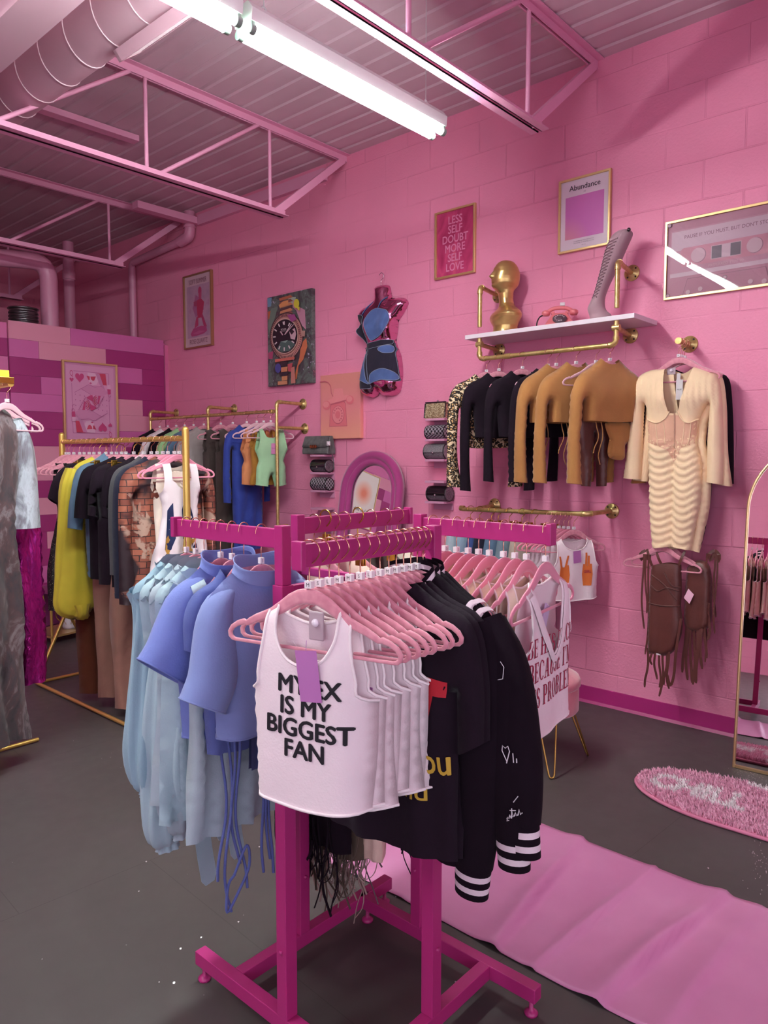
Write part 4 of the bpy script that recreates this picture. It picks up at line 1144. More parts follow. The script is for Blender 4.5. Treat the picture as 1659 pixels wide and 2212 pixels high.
R2 = dress('black and blue patchwork denim shorts on the chrome torso', 'denim_shorts', 'shorts', [
    ('left_leg', [(985, 705), (1040, 715), (1020, 800), (1030, 900), (1045, 1000), (1040, 1040), (990, 1045), (926, 1030), (926, 960), (940, 860), (965, 770)], M_denb, .005),
    ('right_leg', [(1035, 715), (1180, 690), (1205, 780), (1220, 860), (1228, 960), (1218, 1000), (1130, 985), (1060, 1000), (1045, 1010), (1030, 920), (1018, 800)], M_denb, .007),
    ('thigh_patch', [(965, 780), (1000, 770), (1000, 860), (1020, 960), (1040, 1010), (1000, 990), (935, 945), (945, 860)], M_den, .009),
    ('hem_patch', [(1055, 940), (1100, 905), (1160, 900), (1218, 935), (1220, 990), (1140, 985), (1070, 1000), (1050, 1010)], M_den, .011),
    ('pocket', [(1110, 730), (1180, 715), (1195, 770), (1150, 775), (1115, 755)], M_den, .010),
    ('waistband', [(985, 700), (1060, 682), (1180, 672), (1182, 705), (1060, 730), (985, 735)], M_denb, .012)])
MB().sphere(srf(1003, 722, .016), .007, 8, 6).build('button', M_silv, R2)

# ================================================================ mirrors
M_velm = mat('magenta velvet', '#a02a72', .75, sheen=.5); M_mir = mat('mirror glass', '#f2eef0', .01, 1.0)
def arch(W, H, n=24, inset=0.0):
    r = W/2; P = [(r-inset, inset if False else 0)]
    for k in range(n+1):
        a = PI*k/n; P.append(((r-inset)*math.cos(a), H-r+(r-inset)*math.sin(a)))
    P.append((-(r-inset), 0)); return P
def arched(name, label, loc, rz, lean, W, H, prof, fm, cat='mirror'):
    """prof: (inset, depth) cross-section of the frame moulding, from the outside in"""
    T = thing(name, label, cat, loc, rz); T.rotation_euler = (lean, 0, rz)
    mb = MB(); cols = [arch(W, H, 28, i) for i, d in prof]
    rings = [[(c[k][0], -prof[j][1], c[k][1]) for j, c in enumerate(cols)] for k in range(len(cols[0]))]
    rings[0] = [(p[0], p[1], 0) for p in rings[0]]; rings[-1] = [(p[0], p[1], 0) for p in rings[-1]]
    mb.loft(rings); i0 = prof[-1][0]
    bw = i0*1.0
    mb.bx((-W/2+.002, -max(d for _, d in prof)*.9, 0), (W/2-.002, -.003, bw)); mb.build('frame', fm, T)
    g = arch(W, H, 28, i0-.002); dg = prof[-1][1]-.001
    mb = MB(); mb.add([(p[0], -dg, max(p[1], bw*.9)) for p in g], [tuple(range(len(g)))]); mb.build('mirror_glass', M_mir, T)
    mb = MB(); mb.prism(arch(W-.01, H-.005, 20), lambda u, w, d: (u, d, w), 0, -.002); mb.build('backing', mat('mirror back', '#3a2a33', .8), T)
    return T
vp = [(0, 0), (-.0, .03), (.008, .05), (.03, .058), (.052, .05), (.060, .038), (.068, .042), (.082, .046), (.098, .038), (.106, .022), (.108, .012)]
arched('arched_mirror', 'magenta velvet arched mirror leaning on the wall behind the rack', (3.89, 3.755, 0.0), -PI/2, math.radians(-8.5), .62, 1.56, vp, M_velm)
M_gm = mat('pale gold mirror frame', '#d8b685', .3, .85)
arched('arched_floor_mirror', 'slim gold arched floor mirror standing at the right edge', (3.778, .718, 0.0), -PI/2+math.radians(5.7), math.radians(-5.65), .70, 1.60, [(0, 0), (0, .022), (.002, .025), (.010, .025), (.012, .02), (.012, .014)], M_gm)

# ================================================================ stool, rug, runner, glitter
M_vel = mat('pink velvet', '#d9808f', .7, sheen=.6); t = NT(M_vel); n = t.noise(t.coord(), 14, 3); t.l(t.ramp(n.outputs['Fac'], [(.35, '#cf7384'), (.65, '#e08b98')]), t.b.inputs['Base Color'])
T = thing('round_stool', 'round pink velvet stool on gold hairpin legs', 'stool', (3.20, 1.83, 0))
MB().lathe([(0, .255), (.188, .255), (.196, .265), (.196, .375), (.192, .382), (0.0, .382)], 36).build('stool_body', M_vel, T)
MB().lathe([(0, .38), (.197, .38), (.203, .388), (.203, .41), (.194, .43), (.155, .45), (.09, .46), (0, .463)], 36).build('seat', M_vel, T)
for sx, sy in ((-1, -1), (1, -1), (-1, 1), (1, 1)):
    mb = MB(); f = Vector((sx*.180, sy*.180, .008)); tx = Vector((sx*.115, sy*.115, .256)); tn = Vector((-sy, sx, 0)).normalized()
    mb.tube([tx+tn*.045]+catmull([f+tn*.014+(tx-f)*.06+Vector((0, 0, .0)), f+tn*.008, f-tn*.008, f-tn*.014+(tx-f)*.06], .006)+[tx-tn*.045], .0045, 8)
    mb.build('hairpin_leg', mat('brass rod', '#b08a4a', .3, .9), T)

M_rugp = mat('pink rug pile', '#efb2cb', .9, sheen=.6); M_rugw = mat('white rug pile', '#fdf6f7', .9, sheen=.6); M_rugb = mat('rug border', '#d77f9f', .9)
def rug():
    T = thing('shaggy_rug', 'pink and white shaggy rug reading Chill with rounded end', 'rug', (3.30, 1.355, 0.0), math.radians(-90+1))
    Lr, Wr = 1.25, .47
    def end(k): a = PI*k/20; return a
    P = []
    for k in range(21):
        a = PI/2+PI*k/20; P.append((.42+.42*math.cos(a), Wr/2*math.sin(a)))
    for k in range(21):
        a = -PI/2+PI*k/20; P.append((Lr-.42+.42*math.cos(a), Wr/2*math.sin(a)))
    MB().prism(P, lambda u, w, d: (u, w, d), .001, .012, smooth=False).build('rug_base', M_rugb, T)
    MB().tube([(p[0], p[1], .009) for p in P], .008, 6, closed=True).build('rug_binding', M_rugb, T)
    tv, tf = text_mesh('CHILL', .05, 'LEFT'); tv = np.array(tv)
    sc = .215
    tris = [tuple((tv[i][0]*sc*.70+.075, tv[i][1]*sc-.085) for i in f) for f in tf]
    flow = [(.58+.05*math.cos(a)*3.2, .205+.028*math.sin(a)) for a in np.linspace(0, 2*PI, 24)]
    flow2 = [(.93+.17*math.cos(a), -.17+.075*math.sin(a)) for a in np.linspace(0, 2*PI, 24)]; flow3 = [(1.12+.1*math.cos(a), .08+.09*math.sin(a)) for a in np.linspace(0, 2*PI, 24)]
    g = np.random.default_rng(3); N = 26000
    X = g.uniform(0, Lr, N); Y = g.uniform(-Wr/2, Wr/2, N); m = inside_mask(X, Y, P); X, Y = X[m], Y[m]
    wht = np.zeros(len(X), bool)
    for tr in tris: wht |= inside_mask(X, Y, tr)
    for fl in (flow, flow2, flow3): wht |= inside_mask(X, Y, fl)
    keep = seg_dist(X, Y, list(zip(P, P[1:]+P[:1]))) > .01
    mb = MB(); a = g.uniform(0, 2*PI, len(X)); l = g.uniform(.008, .017, len(X)); h = g.uniform(.016, .03, len(X))
    V = []; Fv = []; 
    for i in np.nonzero(keep)[0]:
        b = len(V); ca, sa = math.cos(a[i]), math.sin(a[i]); w = .0032
        V += [(X[i]-sa*w, Y[i]+ca*w, .011), (X[i]+sa*w, Y[i]-ca*w, .011), (X[i]+ca*l[i]*.5+sa*w*.8, Y[i]+sa*l[i]*.5-ca*w*.8, .011+h[i]*.75), (X[i]+ca*l[i], Y[i]+sa*l[i], .011+h[i])]
        Fv.append(((b, b+1, b+2), (b, b+2, b+3), int(wht[i])))
    mb.v = V
    for f1, f2, k in Fv:
        mb.f += [f1, f2]; mb.m += [k, k]; mb.s += [True, True]
    o = mb.build('pile', [M_rugp, M_rugw], T); o['kind'] = 'stuff'
rug()
M_run = mat('pink vinyl runner', '#cf86b2', .45, spec=.4); t = NT(M_run); n = t.noise(t.coord(), 3, 4); t.l(t.ramp(n.outputs['Fac'], [(.3, '#c97eab'), (.7, '#d58db8')]), t.b.inputs['Base Color'])
mb = MB(); x0, x1, y0, y1 = 1.828, 2.605, -.5, 1.95; nx, ny = 40, 220; vs = []
cre = [(1.62, .012, .05, .12), (1.235, .040, .05, .10), (1.02, .020, .022, -.06), (.80, .042, .055, -.1), (.66, .015, .05, -.04), (.42, .01, .05, .0), (1.95, .014, .05, .05)]
for j in range(ny+1):
    for i in range(nx+1):
        s = i/nx; x = x0+(x1-x0)*s; y = y0+(y1-y0)*j/ny; z = .003
        for (yc, a, w_, sk) in cre:
            d = (y-yc-sk*(s-.5))
            z += a*(math.exp(-(d/w_)**2) if d > 0 else math.exp(-(d/(w_*.28))**2))*(.35+.65*math.sin(PI*min(1, s*1.25)))**1
        z += .0018*math.sin(9*x+4*y)*math.sin(7*y)
        vs.append((x+.006*math.sin(y*5), y, max(.002, z)))
mb.add(vs, [(j*(nx+1)+i, j*(nx+1)+i+1, (j+1)*(nx+1)+i+1, (j+1)*(nx+1)+i) for j in range(ny) for i in range(nx)], smooth=True)
o = mb.build('floor_runner', M_run); tag(o, 'creased pink vinyl runner lying on the grey floor', 'floor runner')
sm = o.modifiers.new('thick', 'SOLIDIFY'); sm.thickness = .0015; sm.offset = 1
mb = MB(); g = np.random.default_rng(5)
def fleck(x, y, s):
    a = g.uniform(0, PI); mb.add([(x+s*math.cos(a+k*PI/2), y+s*math.sin(a+k*PI/2), .0015+.0012*math.sin(k*2+a)) for k in range(4)], [(0, 1, 2, 3)])
for k in range(240):
    p = pl(1625+g.normal(0, 26), 1690+g.normal(0, 16), 'z', 0)
    if p.x < 3.72: fleck(p.x, p.y, g.uniform(.0008, .0022))
for k in range(60):
    p = pl(1640+g.normal(0, 18), 1850+g.normal(0, 45), 'z', 0); fleck(p.x, p.y, g.uniform(.0008, .002))
for k in range(120):
    x = g.uniform(.2, 4); y = g.uniform(.3, 4.5)
    fleck(x, y, g.uniform(.0008, .002))
for (px, py) in ((316, 1862), (300, 1926), (490, 1955), (515, 1992), (435, 2026), (390, 2050), (376, 2124), (472, 1894), (855, 1938), (1105, 2096), (984, 2122), (1530, 1876), (1252, 2012), (560, 1830)):
    p = pl(px, py, 'z', 0); fleck(p.x, p.y, .0035)
o = mb.build('glitter_flecks', mat('glitter fleck', '#f4eef0', .2, .6), None); tag(o, 'scattered silver glitter flecks on the grey floor', 'glitter', kind='stuff')
# ================================================================ the magenta four-way rack
M_mag = mat('magenta powder coat', '#ad2a72', .38)
RCX, RCY = 1.42, 1.35
T = thing('clothes_rack', 'magenta four-way clothes rack standing in the foreground', 'clothes rack', (RCX, RCY, 0))
hs, t_ = .255, .0175
def rb(lo, hi, name, bev=.002): return MB().bx([a-b for a, b in zip(lo, (RCX, RCY, 0))], [a-b for a, b in zip(hi, (RCX, RCY, 0))]).build(name, M_mag, T, bevel=bev)
Z0, Z1 = .045, .085
rb((1.165-t_, 1.105-.0, Z0), (1.165+t_, 1.755, Z1), 'base_rail'); rb((1.675-t_, .945, Z0), (1.675+t_, 1.595, Z1), 'base_rail')
rb((1.165+t_, 1.595-t_, Z0), (1.805, 1.595+t_, Z1), 'base_rail'); rb((1.04, 1.105-t_, Z0), (1.675-t_, 1.105+t_, Z1), 'base_rail')
for (x, y) in ((1.165, 1.735), (1.165, 1.13), (1.675, .965), (1.675, 1.57), (1.785, 1.595), (1.06, 1.105)):
    MB().lathe([(0, 0), (.018, 0), (.019, .006), (.012, .012), (.006, .016), (.006, .048), (0, .048)], 16, (x-RCX, y-RCY, 0)).build('leveling_foot', M_mag, T)
posts = {'A': (1.165, 1.372), 'D': (1.416, 1.105), 'C': (1.675, 1.356), 'B': (1.412, 1.595)}
ZT = 1.335
for k, (x, y) in posts.items():
    p_ = rb((x-.0185, y-.0185, Z1), (x+.0185, y+.0185, 1.19), 'post')
    rb((x-.0145, y-.0145, 1.19), (x+.0145, y+.0145, ZT), 'upright_tube', .0015)
    MB().sphere((x-RCX+(.0 if k in 'BC' else 0)-(.0195 if k in 'CA' else 0), y-RCY-(.0195 if k in 'BD' else 0), .26), .006, 8, 6).build('bolt', M_mag, T)
rb((1.165+.014, 1.364-.009, 1.165), (1.675-.014, 1.364+.009, 1.188), 'cross_brace'); rb((1.414-.009, 1.105+.014, 1.165), (1.414+.009, 1.595-.014, 1.188), 'cross_brace')
AZ0, AZ1 = 1.278, 1.326; ah = .0075
AY, AX = 1.105, 1.165
rb((1.165-ah, 1.372, AZ0), (1.165+ah, 1.823, AZ1), 'arm'); rb((1.165-.019, 1.819, AZ0-.002), (1.165+.012, 1.834, AZ1+.006), 'arm_end_plate')
rb((.985, 1.105-ah, AZ0), (1.416, 1.105+ah, AZ1), 'arm'); rb((.972, 1.105-.016, AZ0-.004), (.986, 1.105+.014, AZ1+.007), 'arm_end_plate')
rb((1.675-ah, .935, AZ0), (1.675+ah, 1.356, AZ1), 'arm'); rb((1.675-.014, .922, AZ0-.002), (1.675+.016, .936, AZ1+.006), 'arm_end_plate')
rb((1.412, 1.595-ah, AZ0), (1.905, 1.595+ah, AZ1), 'arm'); rb((1.90, 1.595-.014, AZ0-.002), (1.914, 1.595+.016, AZ1+.006), 'arm_end_plate')

# ================================================================ the gold rolling rack
GX, GZ, GY0, GY1 = 2.25, 1.600, 3.435, 4.885
T = thing('garment_rail', 'freestanding gold clothes rail with splayed trestle legs', 'clothes rail', (GX, 4.2, 0))
M_gr = mat('gold rack steel', '#dcb964', .3, .7)
def G(*p): return (p[0]-GX, p[1]-4.2, p[2])
MB().tube([G(GX, GY0, GZ), G(GX, GY1, GZ)], .0145, 12).build('hanging_rail', M_gr, T)
for y in (GY0, GY1):
    s = 1 if y == GY1 else -1
    MB().tube([G(GX, y, .44), G(GX, y, GZ+.045)], .019, 14).sphere(G(GX, y, GZ+.045), .019, 12, 8).build('end_post', M_gr, T)
    for sx in (-1, 1):
        MB().tube([G(GX+sx*.006, y, .46), G(GX+sx*.215, y+s*.01, .02)], .0115, 10).build('splayed_leg', M_gr, T)
    MB().tube([G(GX-.215, y+s*.01, .016), G(GX+.215, y+s*.01, .016)], .0105, 10).build('end_bar', M_gr, T)
for sx in (-1, 1):
    MB().tube([G(GX+sx*.215, GY0-.01, .016), G(GX+sx*.215, GY1+.01, .016)], .0115, 10).build('floor_bar', M_gr, T)
# a second gold rail, mostly out of frame on the left
LXR, LZ = 1.42, 1.838
T = thing('garment_rail', 'gold clothes rail at the left edge, behind the tie-dye dress', 'clothes rail', (LXR, 4.3, 0))
MB().tube([(0, -.72, LZ), (0, .75, LZ)], .0145, 12).build('hanging_rail', M_gr, T)
for y in (-.40, .75):
    MB().tube([(0, y, .02), (0, y, LZ)], .017, 12).build('end_post', M_gr, T); MB().tube([(-.2, y, .014), (.2, y, .014)], .0105, 10).build('end_bar', M_gr, T)

# ================================================================ hangers
M_hng = mat('pink velvet flocking', '#d9899b', .75, sheen=.7); t = NT(M_hng); n = t.noise(t.coord(), 60, 2); t.l(t.ramp(n.outputs['Fac'], [(.35, '#d28093'), (.65, '#df92a3')]), t.b.inputs['Base Color'])
M_rose = mat('rose gold hook', '#d9a08a', .2, 1.0); M_cube = mat('white size marker', '#f0e6ea', .4); M_ink = mat('marker ink', '#2a2026', .5)
M_hngw = mat('pale pink hanger', '#e6b3c0', .7, sheen=.5); M_hngp = mat('bright pink hanger', '#e486a0', .7, sheen=.6)
_o = [(0, 0), (.014, -.0005), (.03, -.004), (.052, -.015), (.075, -.032), (.10, -.049), (.14, -.066), (.158, -.076), (.165, -.0815), (.172, -.079), (.19, -.085), (.207, -.096), (.216, -.110), (.2145, -.122), (.206, -.1295), (.195, -.131), (.10, -.131), (0, -.131)]
_i = [(0, -.032), (.016, -.033), (.03, -.037), (.045, -.045), (.064, -.056), (.088, -.068), (.13, -.081), (.15, -.0895), (.16, -.0935), (.17, -.0925), (.187, -.097), (.199, -.104), (.2055, -.112), (.2045, -.1185), (.199, -.1225), (.193, -.1235), (.10, -.1235), (0, -.1235)]
def hanger_body():
    mb = MB(); O = _o+[(-x, z) for x, z in reversed(_o[1:-1])]; I = _i+[(-x, z) for x, z in reversed(_i[1:-1])]
    rings = []
    for (ox, oz), (ix, iz) in zip(O, I):
        c = ((ox+ix)/2, (oz+iz)/2); h = ((ox-ix)/2, (oz-iz)/2)
        rings.append([(c[0]+h[0]*math.copysign(abs(math.cos(a))**.6, math.cos(a)), .0032*math.copysign(abs(math.sin(a))**.6, math.sin(a)), c[1]+h[1]*math.copysign(abs(math.cos(a))**.6, math.cos(a))) for a in np.linspace(0, 2*PI, 11)[:-1]])
    mb.loft(rings, loop=True)
    return mb
HOOK = catmull([(0, 0, -.006), (0, 0, .022), (0, 0, .038), (.004, 0, .049), (.016, 0, .060), (.0245, 0, .072), (.0255, 0, .083), (.018, 0, .095), (.004, 0, .1005), (-.010, 0, .098), (-.020, 0, .089), (-.023, 0, .077)], .004)
def hanger_proto(name, m, hook=M_rose, size='M'):
    T = thing(name, 'x', 'clothes hanger', (0, 0, -20))
    hanger_body().build('hanger_body', m, T)
    MB().tube(HOOK, .0016, 6).build('hook', hook, T)
    mb = MB().box((0, 0, .009), (.0165, .012, .015))
    mb.text(size, .011, lambda a, b: (a, -.0063, .005+b), 1)
    mb.build('size_marker', [M_cube, M_ink], T)
    return T
HP = {k: hanger_proto('clothes_hanger', m, size=s) for k, m, s in (('p', M_hng, 'M'), ('s', M_hng, 'S'), ('l', M_hng, 'L'), ('w', M_hngw, 'S'), ('b', M_hngp, 'S'))}
M_gclip = mat('bright brass clip', '#c9a24a', .22, .95)
def clip_proto():
    T = thing('clip_hanger', 'x', 'clothes hanger', (0, 0, -20))
    MB().tube([(-.19, 0, -.008), (.19, 0, -.008)], .0036, 8).build('cross_bar', M_gclip, T)
    MB().tube(HOOK, .0022, 6).build('hook', M_gclip, T)
    for s in (-1, 1):
        MB().bx((s*.15-.016, -.006, -.052), (s*.15+.016, -.002, .006)).bx((s*.15-.016, .002, -.052), (s*.15+.016, .006, .006)).bx((s*.15-.007, -.0075, -.02), (s*.15+.007, .0075, -.004)).build('clip', M_gclip, T, bevel=.001)
    return T
HP['c'] = clip_proto()
USED = set()
def hang(kind, x, y, z, rotz, label, group, sx=1.0):
    o = hang_(kind, x, y, z, rotz, label, group); o.scale = (sx, 1, 1); return o
def hang_(kind, x, y, z, rotz, label, group):
    """the first of a kind is the prototype itself; the rest are copies"""
    if kind not in USED:
        USED.add(kind); o = HP[kind]; o.location = (x, y, z); o.rotation_euler = (0, 0, rotz); o['label'] = label; o['group'] = group
        return o
    return copy_tree(HP[kind], (x, y, z), rotz, label, group)
# ================================================================ garment cuts (right half, from the neck centre down; z = 0 at the hanger neck)
def tank(nd=.155, nb=.075, so=.102, si=.076, st=-.045, ch=.158, ad=.245, hem=.150, L=.475, dip=.01):
    f = [(0, -nd, 'o'), (si*.6, -nd*.9, 'o'), (si*.95, -nd*.62, 'o'), (si, st+.005, 's'), (so, st-.008, 'o'), (so+.003, -.11, 'o'), (so+.014, -.18, 'o'), (ch-.025, -ad+.02, 'o'), (ch, -ad, 's'), (ch-.002, -(ad+L)/2, 's'), (hem, -L, 'o'), (0, -L-dip, 'o')]
    b = [(0, -nb, 'o'), (si*.6, -nb*.88, 'o'), (si*.93, -nb*.75, 'o')]+f[3:]
    return mir(f), mir(b)
def tee(nw=.075, nd=.05, sh=.205, shz=-.088, sx=.29, sz=-.26, ux=.215, uz=-.315, ch=.185, cz=-.215, hem=.18, L=.60, nz=-.012, nb=.02):
    f = [(0, -nd, 'o'), (nw*.7, -nd*.62+nz*.3, 'o'), (nw, nz, 's'), (sh*.6, (nz+shz)*.46, 's'), (sh, shz, 's'), ((sh+sx)/2+.012, (shz+sz)/2+.012, 's'), (sx, sz, 'O'), (ux, uz, 's'), ((ux+ch)/2, (uz+cz)/2-.01, 's'), (ch, cz, 's'), ((ch+hem)/2, (cz-L)/2, 's'), (hem, -L, 'o'), (0, -L-.006, 'o')]
    b = [(0, -nb, 'o'), (nw*.7, -nb*.7+nz*.3, 'o')]+f[2:]
    return mir(f), mir(b)
def longs(nw=.075, nd=.05, sh=.205, shz=-.088, out=.262, cz=-.62, cw=.075, gap=.012, ch=.17, ad=-.215, hem=.168, L=.55, nz=-.012, nb=.02, drop=.0):
    f = [(0, -nd, 'o'), (nw*.7, -nd*.62+nz*.3, 'o'), (nw, nz, 's'), (sh*.6, (nz+shz)*.46, 's'), (sh, shz, 's'), (out-.012, shz-.09, 's'), (out, (shz+cz)/2, 's'), (out+drop, cz, 'O'), (out+drop-cw, cz-.008, 's'), (max(ch+gap*1.6, out-cw-.006), (ad+cz)/2, 's'), (ch+gap*.7, ad-.02, 's'), (ch, ad, 's'), (ch-gap*.3, ad-.03, 's'), ((ch+hem)/2, (ad-L)/2, 's'), (hem, -L, 'o'), (0, -L-.006, 'o')]
    b = [(0, -nb, 'o'), (nw*.7, -nb*.7+nz*.3, 'o')]+f[2:]
    return mir(f), mir(b)
def straps(si=.078, so=.086, top=-.05, tz=-.16, bw=.13, waist=.115, wz=-.38, hem=.16, L=1.0, ww=None):
    f = [(0, -.19 if ww is None else ww, 'o'), (si*.7, tz-.012, 'o'), (si, tz, 'o'), (si, top, 's'), (so, top-.004, 'o'), (so+.002, tz, 'o'), (bw*.93, tz-.055, 'o'), (bw, tz-.075, 's'), (waist, wz, 's'), (hem*.97, (wz-L)/2, 's'), (hem, -L, 'o'), (0, -L-.008, 'o')]
    return mir(f), mir(f)
def trousers(w=.17, top=-.06, cr=-.36, hem=.155, hin=.035, L=1.35):
    f = [(0, top-.004, 'o'), (w*.5, top-.002, 'o'), (w, top, 's'), (w+.02, (top+cr)/2, 's'), (w+.018, cr, 's'), (hem+.012, (cr-L)/2, 's'), (hem, -L, 'o'), (hin, -L-.004, 's'), (hin*.7, (cr-L)/2, 's'), (.006, cr-.03, 's'), (0, cr, 's')]
    return mir(f), mir(f)
def skirt(w=.14, top=-.05, hem=.2, L=.6):
    f = [(0, top-.003, 'o'), (w, top, 's'), ((w+hem)/2+.01, (top-L)/2, 's'), (hem, -L, 'o'), (0, -L-.01, 'o')]
    return mir(f), mir(f)
SK = 0
def wear(name, label, cat, pos, rotz, group, m, cut, C=None, step=.024, trim=None, extra=None, body='body', single=False, trim_r=.0032):
    """a garment hanging at a hanger neck"""
    C = C or Cloth()
    f, b = cut
    T = thing(name, label, cat, pos, rotz, group)
    mb = MB(); sg, op = C.add(mb, f, 'f', step); _, ob = C.add(mb, b, 'b', step)
    mb.build(body, m, T, merge=2e-4)
    if trim:
        for sd, es in (('f', op), ('b', ob)):
            for e in es:
                if sd == 'b' and abs(e[0][0]) > .06 and abs(e[-1][0]) > .06 and e[0][0]*e[-1][0] > 0: continue
                mb = MB(); C.edge(mb, e, sd, sg, trim_r)
                mb.build('hem_binding' if min(q[1] for q in e) < -.35 else 'neck_binding' if e[0][0]*e[-1][0] < 0 else 'armhole_binding', trim, T)
    if extra: extra(T, C, sg)
    return T
def limb(mb, pts, mi=0, n=20, wr=.0, k=7.0, ph=0.0):
    """a sleeve: pts (x, y, z, half width, half depth); the cuff stays open"""
    P = [np.array(p, float) for p in catmull([np.array(p) for p in pts], .025)]
    rings = []
    for i, p in enumerate(P):
        t = P[min(i+1, len(P)-1)][:3]-P[max(i-1, 0)][:3]; t /= np.linalg.norm(t)
        s = np.cross(t, [0, 1, 0]); s /= np.linalg.norm(s); u = np.cross(s, t)
        rr = []
        for j in range(n):
            a = 2*PI*j/n
            w = 1+wr*math.sin(k*a+ph+i*.12)+wr*.8*math.sin(3*a-ph+i*.31)
            rr.append(p[:3]+s*p[3]*w*math.cos(a)+u*p[4]*w*math.sin(a))
        rings.append(rr)
    mb.loft(rings, mi, cap=False); return rings
def ribbon(mb, pts, w, mi=0, t=.0012, ref=(0, 1, 0)):
    P = [Vector(p) for p in catmull([np.array(p) for p in pts], .02)]
    rings = []
    for i, p in enumerate(P):
        d = (P[min(i+1, len(P)-1)]-P[max(i-1, 0)]).normalized(); s = d.cross(Vector(ref)); s = s.normalized() if s.length > 1e-4 else Vector((1, 0, 0)); u = s.cross(d)
        ww = w*(1 if i < len(P)-1 else .6)
        rings.append([p+s*ww/2+u*t, p-s*ww/2+u*t, p-s*ww/2-u*t, p+s*ww/2-u*t])
    mb.loft(rings, mi, smooth=False)
def dangle(x, y, z0, z1, sw=.02, n=6, ph=0):
    return [(x+sw*math.sin(5.2*k/n+ph)*(k/n), y+.35*sw*math.cos(4*k/n+ph), z0+(z1-z0)*k/n) for k in range(n+1)]
def lbl(s): return s

# serif capitals drawn from strokes: vertical stems heavy, arms light, with slab feet
def serif(mb, s, size, fn, mi, sx=1.0, align=0.5):
    st, th = .17, .055
    G = {' ': (.32, [])}
    V = lambda x, a=0, b=1, w=st: [(x-w/2, a), (x+w/2, a), (x+w/2, b), (x-w/2, b)]
    Hh = lambda x0, x1, z, w=th: [(x0, z-w/2), (x1, z-w/2), (x1, z+w/2), (x0, z+w/2)]
    ft = lambda x, z: [(x-.17, z-.0 if z == 0 else z-.05), (x+.17, z if z == 0 else z-.05), (x+.17, z+.05 if z == 0 else z), (x-.17, z+.05 if z == 0 else z)]
    tip = lambda x, z0, z1: [(x-.03, z0), (x+.03, z0), (x+.03, z1), (x-.03, z1)]
    def bow(cx, cz, rx, rz, a0, a1, w0=st, w1=th, n=14):
        out = []
        for k in range(n):
            a, b = a0+(a1-a0)*k/n, a0+(a1-a0)*(k+1)/n
            q = lambda g: (w1+(w0-w1)*abs(math.cos(g)))
            out.append([(cx+rx*math.cos(a), cz+rz*math.sin(a)), (cx+(rx-q(a))*math.cos(a), cz+(rz-th)*math.sin(a)), (cx+(rx-q(b))*math.cos(b), cz+(rz-th)*math.sin(b)), (cx+rx*math.cos(b), cz+rz*math.sin(b))])
        return out
    dg = lambda x0, z0, x1, z1, w: [(x0-w/2, z0), (x0+w/2, z0), (x1+w/2, z1), (x1-w/2, z1)]
    h = PI/2
    G['E'] = (.66, [V(.17), ft(.17, 0), ft(.17, 1), Hh(.1, .58, .028), Hh(.1, .58, .972), Hh(.2, .46, .51), tip(.57, 0, .22), tip(.57, .78, 1), tip(.45, .42, .6)])
    G['L'] = (.62, [V(.17), ft(.17, 0), ft(.17, 1), Hh(.1, .56, .028), tip(.55, 0, .25)])
    G['H'] = (.84, [V(.18), V(.66), ft(.18, 0), ft(.18, 1), ft(.66, 0), ft(.66, 1), Hh(.2, .64, .5)])
    G['I'] = (.36, [V(.18), ft(.18, 0), ft(.18, 1)])
    G['B'] = (.70, [V(.17), Hh(.02, .36, .028), Hh(.02, .36, .972), Hh(.2, .38, .515)]+bow(.34, .745, .27, .255, -h, h)+bow(.36, .265, .29, .265, -h, h))
    G['P'] = (.68, [V(.17), ft(.17, 0), Hh(.02, .36, .972), Hh(.2, .36, .45)]+bow(.34, .71, .30, .29, -h, h))
    G['R'] = (.76, [V(.17), ft(.17, 0), Hh(.02, .36, .972), Hh(.2, .38, .47), dg(.66, 0, .40, .48, .17)]+bow(.34, .72, .28, .28, -h, h))
    G['O'] = (.82, bow(.41, .5, .36, .51, 0, 2*PI, n=30)); G['C'] = (.74, bow(.42, .5, .37, .51, .75, 2*PI-.75, n=26)+[tip(.69, .65, .92)])
    G['S'] = (.60, bow(.30, .74, .24, .26, .5, PI+.9, n=14)+bow(.30, .27, .26, .275, -PI+.4, PI*.5+.2, n=16)+[dg(.34, .45, .24, .58, .26), tip(.5, .72, .94), tip(.08, .06, .28)])
    G['A'] = (.80, [dg(.62, 0, .40, 1, .17), dg(.14, 0, .37, 1, .07), Hh(.22, .58, .33), ft(.14, 0), ft(.64, 0)])
    G['M'] = (.98, [V(.82), V(.15, w=.06), dg(.50, .05, .19, 1, .15), dg(.50, .05, .78, 1, .07), ft(.15, 0), ft(.82, 0), ft(.15, 1), ft(.82, 1)])
    G['U'] = (.80, [V(.2, .3, 1), V(.62, .3, 1, .07), ft(.2, 1), ft(.62, 1)]+bow(.41, .32, .295, .33, PI, 2*PI))
    G["'"] = (.24, [[(.06, 1), (.10, .72), (.14, .72), (.18, 1)]])
    wd = sum(G[c][0]+.06 for c in s); x = -wd*align
    for c in s:
        for q in G[c][1]:
            mb.add([fn((x+p[0])*size*sx, p[1]*size) for p in q], [tuple(range(len(q)))], mi)
        x += G[c][0]+.06
def clothlay(mb, C, sg, polys, mi, lift=.0015, side='f', step=.02):
    """flat print areas laid over the cloth"""
    for o in polys:
        V, F, _, _ = tri([(x, z, 'S') for x, z in o], step)
        Y = C.y(V[:, 0], V[:, 1], side, sg)+(-lift if side == 'f' else lift)
        mb.add(np.column_stack([V[:, 0], Y, V[:, 1]]), F, mi, True)

